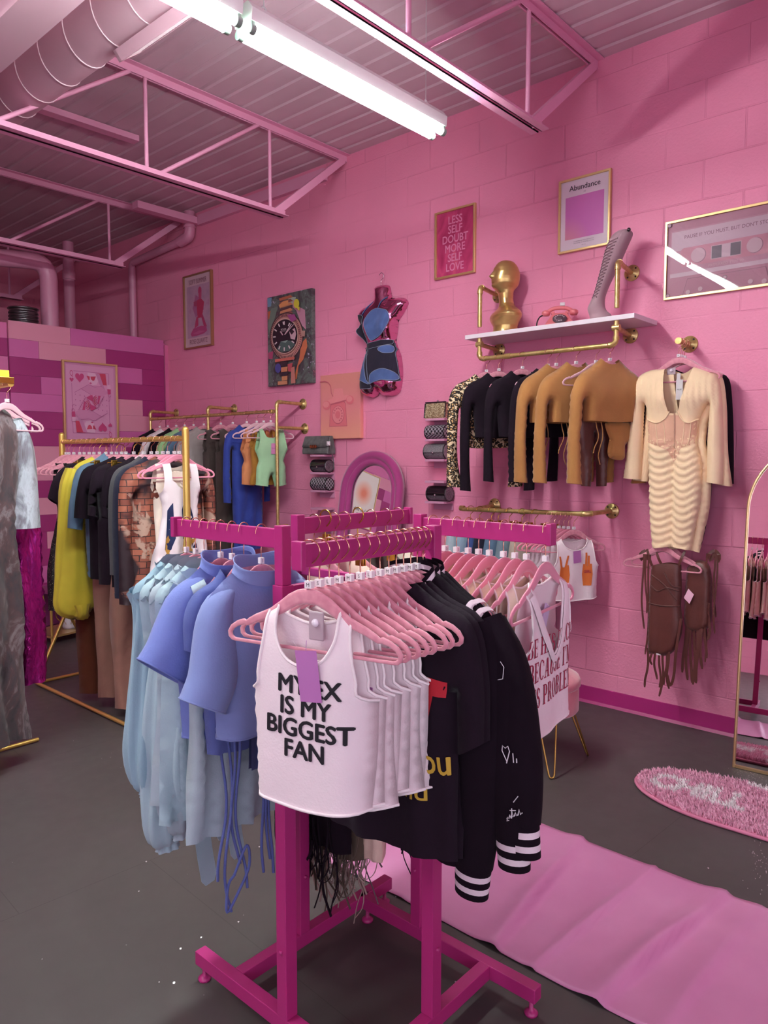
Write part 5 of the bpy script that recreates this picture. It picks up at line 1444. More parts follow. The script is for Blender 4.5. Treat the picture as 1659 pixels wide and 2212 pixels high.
# ================================================================ cloths
F_white = fabric('white rib knit', '#f1dfe4', .9, var=.02); F_wht2 = fabric('ivory knit', '#eedccd', .9, var=.03); F_bind = fabric('white binding', '#f6e8ea', .9, var=.02)
F_black = fabric('black cotton', '#1d121c', .95, var=.1, sheen=.03, spec=.12); F_blk2 = fabric('soft black jersey', '#221621', .95, var=.1, sheen=.05, spec=.12); F_jack = fabric('black varsity felt', '#190e18', .95, var=.12, sheen=.03, spec=.12)
F_blue = fabric('periwinkle jersey', '#6c79bb', .8, var=.04, sheen=.25); F_blu2 = fabric('soft blue jersey', '#7a87bd', .8, var=.05, sheen=.25)
F_lbl = fabric('pale blue satin', '#9fb5bf', .55, var=.06, sheen=.2); F_lb2 = fabric('powder blue crepe', '#a3b1bb', .7, var=.05); F_lb3 = fabric('dusty blue cotton', '#8da9b8', .8, var=.06)
F_viol = fabric('violet blue jersey', '#56609c', .85, var=.06)
F_tan = fabric('camel knit', '#a5703f', .9, var=.05, sheen=.25); F_cream = fabric('cream mesh', '#f2d3ae', .75, var=.04, sheen=.2); F_beige = fabric('beige rib knit', '#ecd2c2', .9, var=.03)
F_brn = fabric('brown faux leather', '#5a2b25', .42, var=.12, spec=.5)
M_leop = mat('leopard print', '#d9b892', .85)
t = NT(M_leop); v = t.coord((1, .6, 1)); nz = t.noise(v, 40, 2); mxv = t.n('ShaderNodeMix', data_type='VECTOR'); mxv.inputs[0].default_value = .02; t.l(v, mxv.inputs[4]); t.l(nz.outputs['Color'], mxv.inputs[5])
vo = t.n('ShaderNodeTexVoronoi', Scale=52); t.l(mxv.outputs[1], vo.inputs['Vector'])
c1 = t.ramp(vo.outputs['Distance'], [(0.0, '#b98a58'), (.26, '#c79a68'), (.32, '#1e120f'), (.58, '#24160f'), (.64, '#e2c6a2'), (1, '#e6ccaa')]); t.l(c1, t.b.inputs['Base Color'])
M_tie = mat('brown and grey tie-dye satin', '#6d6668', .42, sheen=.2)
t = NT(M_tie); n = t.noise(t.coord((1, 1, .45)), 5.5, 6, .65, 1.6); t.l(t.ramp(n.outputs['Fac'], [(.30, '#282125'), (.42, '#443d41'), (.5, '#553f40'), (.57, '#7c7175'), (.64, '#41363a'), (.74, '#a89a9a')]), t.b.inputs['Base Color'])
M_tie2 = mat('pale grey marbled satin', '#b7bcc4', .38, sheen=.2)
t = NT(M_tie2); n = t.noise(t.coord((1, 1, .6)), 6.5, 5, .6, 1.2); t.l(t.ramp(n.outputs['Fac'], [(.34, '#5c4a50'), (.44, '#8c8f9a'), (.52, '#c3cbd4'), (.62, '#aab0bb'), (.72, '#70585c')]), t.b.inputs['Base Color'])
M_foil = mat('magenta metallic foil', '#a81f7e', .24, .75); t = NT(M_foil); n = t.noise(t.coord((2, 1, .3)), 11, 3, .5, 1.0); t.bump(n.outputs['Fac'], .6, .02)
M_brick = mat('painted brick print', '#a05a4a', .7)
t = NT(M_brick); tc = t.n('ShaderNodeTexCoord'); sp = t.n('ShaderNodeSeparateXYZ'); cb = t.n('ShaderNodeCombineXYZ'); t.l(tc.outputs['Object'], sp.inputs[0]); t.l(sp.outputs['X'], cb.inputs['X']); t.l(sp.outputs['Z'], cb.inputs['Y'])
br = t.n('ShaderNodeTexBrick', Scale=1.0); t.l(cb.outputs[0], br.inputs['Vector']); br.inputs['Brick Width'].default_value = .062; br.inputs['Row Height'].default_value = .034; br.inputs['Mortar Size'].default_value = .002
br.inputs['Color1'].default_value = lin('#a8604a'); br.inputs['Color2'].default_value = lin('#74382f'); br.inputs['Mortar'].default_value = lin('#1d1216')
n = t.noise(cb.outputs[0], 7, 4, .6, .8); k1 = t.ramp(n.outputs['Fac'], [(.42, '#000000'), (.5, '#ffffff')]); k2 = t.ramp(n.outputs['Fac'], [(.54, '#000000'), (.58, '#ffffff')])
c1 = t.mix(k2, br.outputs['Color'], '#b08f80'); n3 = t.noise(cb.outputs[0], 4.2, 3, .5, .6); k3 = t.ramp(n3.outputs['Fac'], [(.47, '#000000'), (.53, '#ffffff')]); c2 = t.mix(k3, c1, '#2a1720'); t.l(c2, t.b.inputs['Base Color'])
M_seq = glit('black sequin cloth', '#120c14', '#c9bf9e', 420, .955, .5, .2)
F_yel = fabric('chartreuse satin', '#d2bd3c', .6, var=.05, sheen=.2); F_denim = fabric('washed denim', '#5d7690', .9, var=.15); F_grey = fabric('charcoal jersey', '#4b484c', .9); F_navy = fabric('dark navy knit', '#1f1f33', .9)
F_taup = fabric('tan crepe', '#96695c', .85, var=.05); F_rust = fabric('rust velvet', '#5d2a17', .8, var=.1); F_char = fabric('charcoal brown rib', '#4a3c3a', .9)
F_cob = fabric('cobalt jersey', '#2f3f94', .7, sheen=.2); F_oran = fabric('apricot rib', '#d98a5e', .85); F_must = fabric('mustard rib', '#a9722f', .85); F_mint = fabric('mint rib', '#a8cfa4', .85, var=.03); F_gry2 = fabric('heather grey', '#a79a98', .9); F_blush = fabric('blush satin', '#e6c4b6', .6)
M_navp = mat('navy print', '#1c2550', .8); M_musp = mat('mustard print', '#c9933f', .8); M_whtp = mat('white print ink', '#e9e3e8', .7); M_blkp = mat('black print ink', '#15101a', .7); M_redp = mat('raspberry print ink', '#a01f45', .7); M_gldp = mat('yellow print ink', '#c9a236', .7); M_red = mat('red patch', '#c01f30', .7); M_strp = fabric('white rib stripe', '#e6d3dc', .9, var=.02)
M_lil = mat('lilac price card', '#b873b4', .6); M_tagw = mat('clear tag plastic', '#b9a3ac', .3); M_pin = mat('white pin', '#efe3ee', .3)
def price(T, C, sg, x, z, w=.05, h=.085, txt=None, rot=0.0, m=None, lift=.012):
    y = float(C.y([x], [z], 'f', sg)[0])-lift; c, s = math.cos(rot), math.sin(rot)
    mb = MB(); f = lambda u, v: (x+u*c-v*s, y-.004*math.sin(v*20), z+u*s+v*c)
    P = [(-w/2, 0), (w/2, 0), (w/2, -h), (-w/2, -h)]
    A = [f(*p) for p in P]; mb.add(A+[(p[0], p[1]+.0008, p[2]) for p in A], [(3, 2, 1, 0), (4, 5, 6, 7), (0, 1, 5, 4), (1, 2, 6, 5), (2, 3, 7, 6), (3, 0, 4, 7)], 0)
    if txt: mb.text(txt, .026, lambda a, b: tuple(np.array(f(a, b-h*.58))-np.array((0, .001, 0))), 1, sx=.9)
    mb.tube([f(0, -.004), (x, y+.004, z+.02)], .0008, 4, 0)
    mb.build('price_tag', [m or M_lil, M_ink], T)
# ================================================================ the near arm of the magenta rack: white tanks, black tees, varsity jackets
NZ = 1.233
gN = 'garments on the near arm of the magenta rack'; hN = 'hangers on the near arm of the magenta rack'
xs = [1.008, 1.036, 1.064, 1.092, 1.125, 1.158, 1.19, 1.222]
def tw(i, a): return -PI/2+math.radians(a)
for i, x in enumerate(xs):
    r = tw(i, [13, 12, 12, 11, 8, 9, 7, 6][i]+rnd.uniform(-1, 1))
    hang('pslpmsls'[i].replace('m', 'p'), x, AY, NZ, r, 'pink velvet hanger of a white cropped tank, %s from the near arm tip' % ORD[i], hN)
    C = Cloth(T0=.006, T1=[.024, .012, .011, .014, .014, .013, .012, .014][i], R=.035, fold=[.003, .007, .006, .009, .010, .008, .008, .006][i], lam=[.3, .16, .13, .12, .11, .13, .12, .14][i], ph=[.3, 1, 2, 3, 4, 5, 6, 2.4][i], fz=.18, sag=rnd.uniform(-.006, .006), bend=[7, 5, 4, 5, 3, 4, 3, 2][i], bx=.055)
    L = [.445, .442, .456, .448, .436, .45, .44, .458][i]
    def ex(T, C, sg, i=i):
        if i == 0:
            mb = MB()
            for s, w in (('MY EX', -.212), ('IS MY', -.2565), ('BIGGEST', -.301), ('FAN', -.3455)):
                mb.text(s, .0525, C.on(sg, .0016, u0={'MY EX': .014, 'IS MY': .006, 'BIGGEST': .010, 'FAN': .004}[s], w0=w, rot=-.02), 0, bold=.034, sx=1.0)
            mb.build('black_lettering', M_blkp, T)
            price(T, C, sg, .014, -.118, .052, .105, '$25', .10)
            y = float(C.y([.02], [-.06], 'b', sg)[0])
            mb = MB(); mb.bx((-.002, y-.012, -.105), (.034, y-.006, -.045)); o = mb.build('security_tag', M_tagw, T, bevel=.008)
            MB().sphere((.016, y-.014, -.068), .0085, 12, 8, sc=(1, .6, 1)).build('pin', M_pin, o)
        if i == 1: price(T, C, sg, .05, -.13, .045, .13, None, .1)
        if i == 3: price(T, C, sg, .08, -.20, .04, .09, None, -.1)
    wear('cropped_tank', ['white cropped tank reading My Ex Is My Biggest Fan with a $25 price card'][0] if i == 0 else 'white cropped rib tank, %s from the open end of the near arm' % ORD[i], 'tank top', (x, AY, NZ), r, gN, F_white, tank(L=L, hem=.128+.008*(i % 3), ch=.138, ad=.222, so=.099), C, .016 if i == 0 else .02, F_bind, ex, trim_r=.0036)
# black tees
def bigtee(i, x, r, label, ex=None, L=.62, m=None):
    C = Cloth(T0=.008, T1=.022, R=.04, fold=.009, lam=.15, ph=i*1.7, fz=.15)
    hang('p', x, AY, NZ, r, 'pink velvet hanger under a black %s on the near arm' % ('tee with yellow lettering', 'tee with long boxy sleeves', 'tee next to the jackets')[i], hN)
    return wear('t_shirt', label, 't-shirt', (x, AY, NZ), r, gN, m or F_blk2, tee(sh=.215, shz=-.085, sx=.25, sz=-.335, ux=.175, uz=-.385, ch=.18, cz=-.24, L=L, hem=.185), C, .024, None, ex)
def ex_t1(T, C, sg):
    mb = MB(); clothlay(mb, C, sg, [[(.045, -.205), (.17, -.215), (.165, -.25), (.135, -.25), (.115, -.34), (.045, -.33)]], 0)
    mb.text('be you', .085, C.on(sg, .0018, u0=.085, w0=-.43, rot=.1), 1, bold=.015, sx=.8); mb.text('and', .06, C.on(sg, .0018, u0=.08, w0=-.49), 1, bold=.012)
    mb.build('print', [M_red, M_gldp], T)
def ex_t2(T, C, sg):
    mb = MB(); mb.text('Z', .10, C.on(sg, .0018, u0=.115, w0=-.40), 0, bold=.02, sx=.6); mb.text('Az', .06, C.on(sg, .0018, u0=.12, w0=-.475, rot=.1), 0, bold=.015); mb.text('|', .08, C.on(sg, .0018, u0=.096, w0=-.445), 1, bold=.012)
    mb.build('print', [M_gldp, mat('blue print ink', '#2a4a8a', .7)], T)
bigtee(0, 1.252, tw(0, 6), 'black tee with a red patch and yellow lettering beside the white tanks', ex_t1)
bigtee(1, 1.278, tw(0, 5), 'black tee with yellow lettering, behind the red-patched one', ex_t2)
bigtee(2, 1.304, tw(0, 4), 'plain black boxy tee hanging in front of the varsity jackets', None, .55)
# varsity jackets
def jacket(i, x, r, label, sl, lead):
    hang('p', x, AY, NZ, r, 'pink velvet hanger inside the %s varsity jacket from the tees' % ORD[i], hN)
    T = thing('varsity_jacket', label, 'jacket', (x, AY, NZ), r, gN)
    C = Cloth(T0=.012, T1=.030, R=.05, fold=.008, lam=.2, ph=i*2.1, fz=.2)
    f = [(0, -.06, 'o'), (.05, -.035, 'o'), (.075, .002, 's'), (.13, -.035, 's'), (.205, -.085, 's'), (.212, -.16, 's'), (.20, -.25, 's'), (.205, -.42, 's'), (.20, -.60, 'o'), (0, -.605, 'o')]
    b = [(0, -.01, 'o'), (.05, .0, 'o')]+f[2:]
    f, b = mir(f), mir(b)
    mb = MB(); sg, op = C.add(mb, f, 'f', .026); C.add(mb, b, 'b', .026); mb.build('body', F_jack, T, merge=2e-4)
    # ribbed hem and collar with stripes
    mb = MB(); hx = np.linspace(-.2, .2, 25)
    for k, (za, zb, mi) in enumerate(((-.60, -.615, 0), (-.615, -.625, 0), (-.625, -.645, 0), (-.645, -.66, 0))):
        for sd in (-1, 1): mb.loft([[(xx*.97, C.off(xx, z)+sd*.03*(1-(xx/.2)**4)**.5, z) for xx in hx] for z in (za, zb)], mi, closed=False, cap=False)
    mb.build('hem_rib', [F_jack, M_strp], T)
    mb = MB()
    for k in range(5):
        z0 = -.04+k*.011
        ring = lambda z, e: [((.078+e)*math.cos(a), .030*math.sin(a)-.004, z-.055*max(0, -math.sin(a))**1.5+ .01*max(0, math.sin(a))) for a in np.linspace(0, 2*PI, 33)[:-1]]
        mb.loft([ring(z0, .004-.004*k), ring(z0+.011, .0-.004*k)], 1 if k in (1, 3) else 0, cap=False)
    mb.build('collar_rib', [F_jack, M_strp], T)
    for s in (1, -1):
        p = sl if s > 0 else [(a, b_, c, d, e) for a, b_, c, d, e in [(.19, 0, -.10, .05, .036), (.235, .0, -.22, .075, .04), (.25, .0, -.42, .07, .04), (.25, .0, -.58, .055, .035)]]
        p = [(s*a, b_, c, d, e) for a, b_, c, d, e in p]
        mb = MB(); limb(mb, p, 0, 22, .035, 5, i*1.3+s); sv = mb.build('sleeve', F_jack, T)
        e = np.array(p[-1]); d = np.array(p[-1][:3])-np.array(p[-2][:3]); d /= np.linalg.norm(d)
        mb = MB(); seq = [(0, 0), (.012, 0), (.026, 1), (.042, 0), (.056, 1), (.072, 0)]
        for (d0, m0), (d1, m1) in zip(seq[:-1], seq[1:]):
            rr = []
            for dd in (d0, d1):
                c = e[:3]+d*dd; sx = np.cross(d, [0, 1, 0]); sx /= np.linalg.norm(sx); u = np.cross(sx, d); kk = .94-dd*1.2
                rr.append([c+sx*e[3]*kk*math.cos(a)+u*e[4]*kk*math.sin(a) for a in np.linspace(0, 2*PI, 25)[:-1]])
            mb.loft(rr, m1, cap=False)
        mb.build('cuff', [F_jack, M_strp], sv)
        if s > 0:
            for zz in (-.085, -.108):
                pass
            # shoulder stripes
            mb = MB(); P0 = np.array(p[0]); 
            for k, o in enumerate((.0, .022)):
                x0 = .165+o; rr = []
                for xx in (x0, x0+.010):
                    zz = -.058-(xx-.165)*.7
                    rr.append([(xx, C.off(xx, zz)+.037*math.sin(a), zz+.012*math.cos(a)-.004-.022*(1-math.cos(a))) for a in np.linspace(-1.5, 1.5, 15)])
                mb.loft(rr, 0, closed=False, cap=False)
            mb.build('shoulder_stripe', M_strp, T)
            if lead:
                def sf(t, a, lift=.0055):
                    n_ = len(p)-1; k = min(int(t*n_), n_-1); q = t*n_-k; A = np.array(p[k])*(1-q)+np.array(p[k+1])*q
                    d_ = np.array(p[k+1][:3])-np.array(p[k][:3]); d_ /= np.linalg.norm(d_); s_ = np.cross(d_, [0, 1, 0]); s_ /= np.linalg.norm(s_); u_ = np.cross(s_, d_)
                    return A[:3]+s_*(A[3]*1.04+lift)*math.cos(a)+u_*(A[4]*1.04+lift)*math.sin(a)
                mb = MB()
                def strokes(pts, w=.0013): mb.tube([sf(t_, a_) for t_, a_ in pts], w, 4)
                ac = lead
                hk = [(.48+.018*math.cos(0), 0)]
                strokes([(.50, ac), (.47, ac-.14), (.455, ac-.10), (.462, ac), (.455, ac+.10), (.47, ac+.14), (.51, ac-.02)])
                strokes([(.475, ac+.25), (.50, ac+.24)]); strokes([(.49, ac+.36), (.50, ac+.35)])
                strokes([(.20, ac+.3), (.23, ac+.35), (.26, ac+.2), (.265, ac-.1), (.28, ac-.25)], .001); strokes([(.70, ac+.3), (.74, ac+.1)], .001)
                for k, (t0, a0) in enumerate(((.83, .28), (.845, .12), (.86, -.02), (.88, -.15))):
                    strokes([(t0+.03, ac+a0-.05), (t0-.03+.02*(k % 2), ac+a0+.02), (t0+.022, ac+a0+.06), (t0+.0, ac+a0+.14)])
                strokes([(.80, ac+.0), (.90, ac-.06)]); strokes([(.825, ac-.1), (.815, ac+.16)])
                strokes([(.92, ac-.32), (.90, ac-.26), (.945, ac-.33), (.93, ac-.22)])
                mb.build('embroidery', M_whtp, sv)
    return T
slA = [(.18, -.01, -.095, .045, .036), (.195, -.015, -.18, .062, .042), (.19, -.015, -.36, .068, .044), (.186, -.01, -.54, .06, .04), (.178, -.005, -.655, .048, .034)]
slB = [(.19, 0, -.095, .045, .036), (.235, 0, -.20, .062, .040), (.255, 0, -.40, .062, .042), (.265, 0, -.50, .054, .038), (.27, 0, -.578, .044, .034)]
slC = [(.195, 0, -.10, .045, .034), (.245, .0, -.2, .058, .038), (.275, 0, -.38, .058, .04), (.285, 0, -.47, .052, .036), (.292, .0, -.525, .043, .032)]
jacket(0, 1.330, tw(0, 5), 'black varsity jacket nearest the tees, sleeve hanging straight with striped cuff', slA, 0)
jacket(1, 1.354, tw(0, 1), 'second black varsity jacket, its striped cuff between two others', [(a+.0, b, c*.97, d, e) for a, b, c, d, e in slB], 0)
jacket(2, 1.376, tw(0, -3), 'black varsity jacket with white heart and script stitched on the sleeve', slC, -1.45)

# ================================================================ right arm: ivory tanks
CX = 1.675
gR = 'garments on the right arm of the magenta rack'; hR = 'hangers on the right arm of the magenta rack'
ys = [.944, 1.0, 1.035, 1.07, 1.115, 1.15, 1.185, 1.225, 1.265, 1.31]
for i, y in enumerate(ys):
    r = math.radians([8, 7, 6, 4, 3, -2, 1, 3, 0, 2][i])
    hang('b', CX, y, NZ, r, 'bright pink hanger on the magenta rack right arm, %s from its tip' % ORD[i], hR)
    if i == 0:
        C = Cloth(T0=.006, T1=.022, R=.04, fold=.004, lam=.22, ph=.5, fz=.16, bumps=((.005, -.19, .05, .012),))
        cut = tank(nd=.215, nb=.06, so=.125, si=.095, st=-.06, ch=.155, ad=.215, hem=.15, L=.425)
        f = [(0, -.235, 'o'), (.02, -.225, 'o'), (.05, -.17, 'o'), (.085, -.10, 'o'), (.098, -.056, 's'), (.125, -.068, 'o'), (.127, -.12, 'o'), (.128, -.17, 'o'), (.14, -.20, 'o'), (.155, -.215, 's'), (.15, -.31, 's'), (.15, -.425, 'o'), (0, -.437, 'o')]
        def ex(T, C, sg):
            mb = MB()
            serif(mb, 'BE HIS PEACE', .046, C.on(sg, .0016, u0=.0, w0=-.222), 0, sx=.80)
            serif(mb, "BECAUSE I'M", .050, C.on(sg, .0016, u0=.0, w0=-.286), 0, sx=.76)
            serif(mb, 'HIS PROBLEM', .050, C.on(sg, .0016, u0=.0, w0=-.352), 0, sx=.76)
            mb.build('lettering', M_redp, T)
            # folded-over neckline facing
            mb = MB(); fn = C.on(sg, .004)
            ou = [(-.098, -.056), (-.085, -.10), (-.05, -.17), (0, -.238), (.05, -.17), (.085, -.10), (.098, -.056)]
            P1 = catmull([np.array(p) for p in ou], .012); 
            mb.loft([[fn(p[0], p[1]) for p in P1], [tuple(np.array(fn(p[0]*1.16, p[1]-.012))-np.array((0, .006, 0))) for p in P1], [fn(p[0]*1.3, p[1]-.02) for p in P1]], closed=False, cap=False)
            mb.build('neck_facing', F_white, T)
            y_ = float(C.y([.02], [-.12], 'b', sg)[0])
            o = MB().box((.03, y_-.012, -.145), (.032, .006, .06), 0, Matrix.Rotation(.5, 3, 'Y')).build('security_tag', mat('lilac tag plastic', '#c9b3d6', .3), T, bevel=.007)
        wear('cropped_tank', 'white tank reading Be His Peace Because I\'m His Problem', 'tank top', (CX, y, NZ), r, gR, F_white, (mir(f), cut[1]), C, .016, F_bind, ex)
    else:
        m = [None, F_wht2, F_beige, F_wht2, F_beige, F_beige, F_wht2, F_beige, F_cream, F_wht2][i]
        C = Cloth(T0=.006, T1=.014, R=.035, fold=.007, lam=.13, ph=i*1.3, fz=.18)
        def ex(T, C, sg, i=i):
            if i == 1:
                mb = MB(); serif(mb, 'BE HIS PEACE', .044, C.on(sg, .0016, w0=-.215), 0, sx=.80); mb.build('lettering', M_redp, T)
            if i == 3: price(T, C, sg, -.03, -.1, .02, .02, None, 0, M_ink, .002)
        wear('cropped_tank' if i not in (8, 9) else 'knit_shirt', '%s on the right arm, %s from its tip' % (['', 'ivory tank with red serif lettering', 'beige rib tank', 'ivory scoop tank', 'beige rib tank', 'beige tank', 'ivory tank', 'beige tank', 'cream draped top', 'ivory draped top'][i], ORD[i]), 'tank top', (CX, y, NZ), r, gR, m, tank(nd=.13+.01*(i % 3), so=.118+.008*(i % 2), si=.085, st=-.056, ch=.15, hem=.15, L=.46+.02*(i % 3)) if i < 8 else tee(nw=.09, nd=.09, sh=.19, sx=.235, sz=-.22, ux=.17, uz=-.25, L=.5), C, .022, F_bind, ex)

# ================================================================ left arm: blue tops
BX = 1.165
gL = 'garments on the left arm of the magenta rack'; hL = 'hangers on the left arm of the magenta rack'
yb = [1.455, 1.525, 1.575, 1.625, 1.66, 1.70, 1.74, 1.785]
for i, y in enumerate(yb):
    hang('spslpspl'[i], BX, y, NZ, math.radians([-6, -4, 2, 0, -3, 2, 0, 3][i]), 'pink velvet hanger on the magenta rack left arm, %s from its post' % ORD[i], hL, .68)
def mock(T, m, zt=.018, w=.07, d=.052, z0=-.035, flare=.010, tilt=.03):
    mb = MB(); rings = []
    for k in range(8):
        t = k/7; z = z0+(zt-z0)*math.sin(t*PI/2)
        ww = w*(1.22-.22*t)+flare*max(0, t-.6)*2; dd = d*(.75+.25*t)
        rings.append([(ww*math.cos(a), dd*math.sin(a)-.006, (1-t)*(-.014-.036*max(0, -math.sin(a))**1.2+.006*max(0, math.sin(a)))+t*(.016-.030*max(0, -math.sin(a))**1.3+.008*max(0, math.sin(a))+.005*math.sin(3*a+.6)+.004*math.cos(a))+.008*math.sin(PI*t)*math.sin(3*a+1)) for a in np.linspace(0, 2*PI, 41)[:-1]])
    for k in range(4):
        t = k/3; rings.append([(p[0]*(1-.05*t-.03), p[1]*(1-.06*t-.03), p[2]-.012*t) for p in rings[7]])
    mb.loft(rings, cap=False); mb.build('mock_collar', m, T)
def bluetee(y, r, m, label, sl, hem, L, half):
    T = thing('blue_tee', label, 'top', (BX, y, NZ), r, gL)
    C = Cloth(T0=.012, T1=.045, R=.06, fold=.006, lam=.26, ph=1.0+y, fz=.12, bumps=((-.06, -.2, .07, .012), (.06, -.2, .07, .012)))
    f = [(0, -.045, 'o'), (.05, -.028, 'o'), (.072, -.006, 's'), (.12, -.04, 's'), (half+.012, -.082, 's'), (half+.008, -.16, 's'), (half, -.24, 's'), (half-.004, -.33, 's'), (hem, -L, 'o'), (0, -L-.006, 'o')]
    f = mir(f); mb = MB(); sg, op = C.add(mb, f, 'f', .018); C.add(mb, f, 'b', .022); mb.build('body', m, T, merge=2e-4)
    mb = MB()
    for e in op:
        if e[0][1] < -.2:
            C.edge(mb, e, 'f', sg, .003); C.edge(mb, e, 'b', sg, .003)
    mb.build('hem', m, T)
    for s in (-1, 1):
        mb = MB(); rr = limb(mb, [(s*a, b, c, d, e) for a, b, c, d, e in sl], 0, 28, .02, 3, 1.0+s)
        inner = [[p*1.0 for p in ring] for ring in rr[-3:]]
        ctr = [sum(ring)/len(ring) for ring in inner]
        mb.loft([[c+(p-c)*.95 for p in ring] for ring, c in zip(inner, ctr)][::-1], cap=False); sv = mb.build('sleeve', m, T)
        MB().tube(list(rr[-1]), .0025, 5, closed=True).build('sleeve_hem', m, sv)
    mock(T, m)
    return T, C, sg
s1 = [(.07, .004, -.045, .012, .012), (.115, 0, -.085, .036, .036), (.132, -.006, -.13, .05, .045), (.138, -.010, -.19, .058, .052), (.150, -.014, -.26, .060, .056), (.178, -.016, -.318, .060, .052)]
bluetee(yb[0], math.radians(-6), F_blu2, 'soft blue mock-neck tee nearest the post of the left arm', s1, .135, .412, .142)
s2 = [(.06, .004, -.04, .012, .012), (.10, 0, -.07, .038, .034), (.124, -.004, -.105, .06, .042), (.142, -.006, -.16, .074, .050), (.168, -.01, -.22, .079, .054), (.198, -.01, -.262, .080, .052)]
bluetee(yb[3]-.03, math.radians(-2), F_blue, 'periwinkle mock-neck tee with flared sleeve, behind the first blue tee', s2, .145, .44, .155)
# violet wrap top with long cords between the two tees
def ex_cords(T, C, sg):
    mb = MB()
    for k, (x, z1, sw, ph) in enumerate(((-.085, -.80, .026, 0), (-.07, -.90, .03, 1.2), (-.06, -.78, .022, 2.2), (-.05, -.85, .028, 3.0))): mb.tube(catmull([np.array(p) for p in dangle(x, -.02-.006*k, -.44, z1, sw, 9, ph)], .02), .0038, 6)
    mb.tube(catmull([np.array(p) for p in [(-.062, -.03, -.80), (-.03, -.04, -.73), (-.02, -.035, -.79), (-.05, -.03, -.85), (-.085, -.03, -.89), (-.08, -.03, -.82), (-.06, -.03, -.8)]], .012), .0038, 6)
    for k, (x, z1) in enumerate(((.03, -.83), (.04, -.80), (.045, -.84))): mb.tube(catmull([np.array(p) for p in dangle(x, -.03-.004*k, -.46, z1, .012, 6, 1+k)], .02), .004, 6)
    mb.tube(catmull([np.array(p) for p in dangle(.125, .03, -.40, -.92, .016, 6, .4)], .02), .004, 6)
    mb.build('tie_cord', F_viol, T)
    mb = MB(); hx = np.linspace(-.01, .09, 22)
    for k in range(2): mb.loft([[(x+.012*t*math.sin(60*x), -.035+.012*math.sin(90*x+k)*(.3+t), -.37-.17*t-.012*math.sin(55*x)*t) for x in hx] for t in np.linspace(0, 1, 8)], closed=False, cap=False)
    mb.build('ruffle', F_viol, T)
wear('wrap_blouse', 'violet-blue wrap top with long trailing cords behind the first blue tee', 'top', (BX, yb[1], NZ), math.radians(-4), gL, F_viol, tee(nw=.07, nd=.07, sh=.15, shz=-.07, sx=.175, sz=-.2, ux=.13, uz=-.22, ch=.128, cz=-.2, hem=.118, L=.475), Cloth(T0=.008, T1=.028, fold=.006, lam=.08), .022, None, ex_cords)
# pale blue blouses with long balloon sleeves
def blouse(i, y, r, m, label, L, cz, out, hem, tie=None, sw=.062):
    T = thing('pale_blouse', label, 'blouse', (BX, y, NZ), r, gL)
    C = Cloth(T0=.010, T1=.026, R=.04, fold=.013, lam=.085, ph=i*1.9, fz=.12)
    f = mir([(0, -.055, 'o'), (.055, -.035, 'o'), (.085, -.015, 's'), (.13, -.05, 's'), (.172, -.085, 's'), (.165, -.2, 's'), (.155, -.3, 's'), (hem, -L, 'o'), (0, -L-.008, 'o')])
    mb = MB(); sg, op = C.add(mb, f, 'f', .02); C.add(mb, f, 'b', .024); mb.build('body', m, T, merge=2e-4)
    for s in (-1, 1):
        P = [(s*.150, 0, -.075, .035, .03), (s*(out-.025), -.003, -.15, .048, .036), (s*(out-.005), -.004, (cz-.15)*.5, sw*.95, .042), (s*out, -.005, cz+.10, sw*1.1, .046), (s*(out-.002), -.005, cz+.02, sw*.85, .04), (s*(out-.004), -.005, cz, sw*.45, .022), (s*(out-.004), -.005, cz-.016, sw*.52, .026)]
        mb = MB(); limb(mb, P, 0, 44, .12, 8, i+s); mb.build('balloon_sleeve', m, T)
    mb = MB(); hx = np.linspace(0, 2*PI, 33)[:-1]
    mb.loft([[((.09+.012*t)*math.cos(a), .035*math.sin(a), -.035+.035*t-.02*abs(math.cos(a))-.015*max(0, -math.sin(a))+.006*math.sin(7*a)*t) for a in hx] for t in (0, .5, 1)], cap=False); mb.build('collar_ruffle', m, T)
    if tie:
        mb = MB()
        for pts, w in tie: ribbon(mb, pts, w)
        mb.build('sash', m, T)
    return T
blouse(0, yb[7], math.radians(3), F_lb3, 'dusty blue long-sleeved blouse at the far end of the left arm', .56, -.63, .145, .165, None, .05)
blouse(1, yb[6], math.radians(0), F_lbl, 'pale blue satin blouse with gathered balloon sleeve, second from the far end', .60, -.78, .115, .17, [([(-.03, -.04, -.5), (-.032, -.045, -.65), (-.02, -.04, -.8), (-.0, -.04, -.93)], .05), ([(.03, -.04, -.5), (.03, -.045, -.65), (.045, -.04, -.82)], .04)], .06)
blouse(2, yb[5], math.radians(2), F_lb2, 'powder blue blouse with balloon sleeve, in the middle of the left arm', .64, -.735, .10, .18, None, .055)
blouse(3, yb[4], math.radians(-2), F_lbl, 'pale blue satin blouse just behind the periwinkle tee', .68, -.66, .085, .18, [([(.03, -.04, -.55), (.02, -.045, -.7), (.04, -.04, -.84)], .045)], .05)
wear('pale_blouse', 'powder blue sleeveless top behind the violet wrap top', 'blouse', (BX, yb[2], NZ), math.radians(2), gL, F_lb2, tank(nd=.1, so=.13, si=.09, ch=.15, hem=.17, L=.70), Cloth(T0=.008, T1=.026, fold=.014, lam=.09), .024)

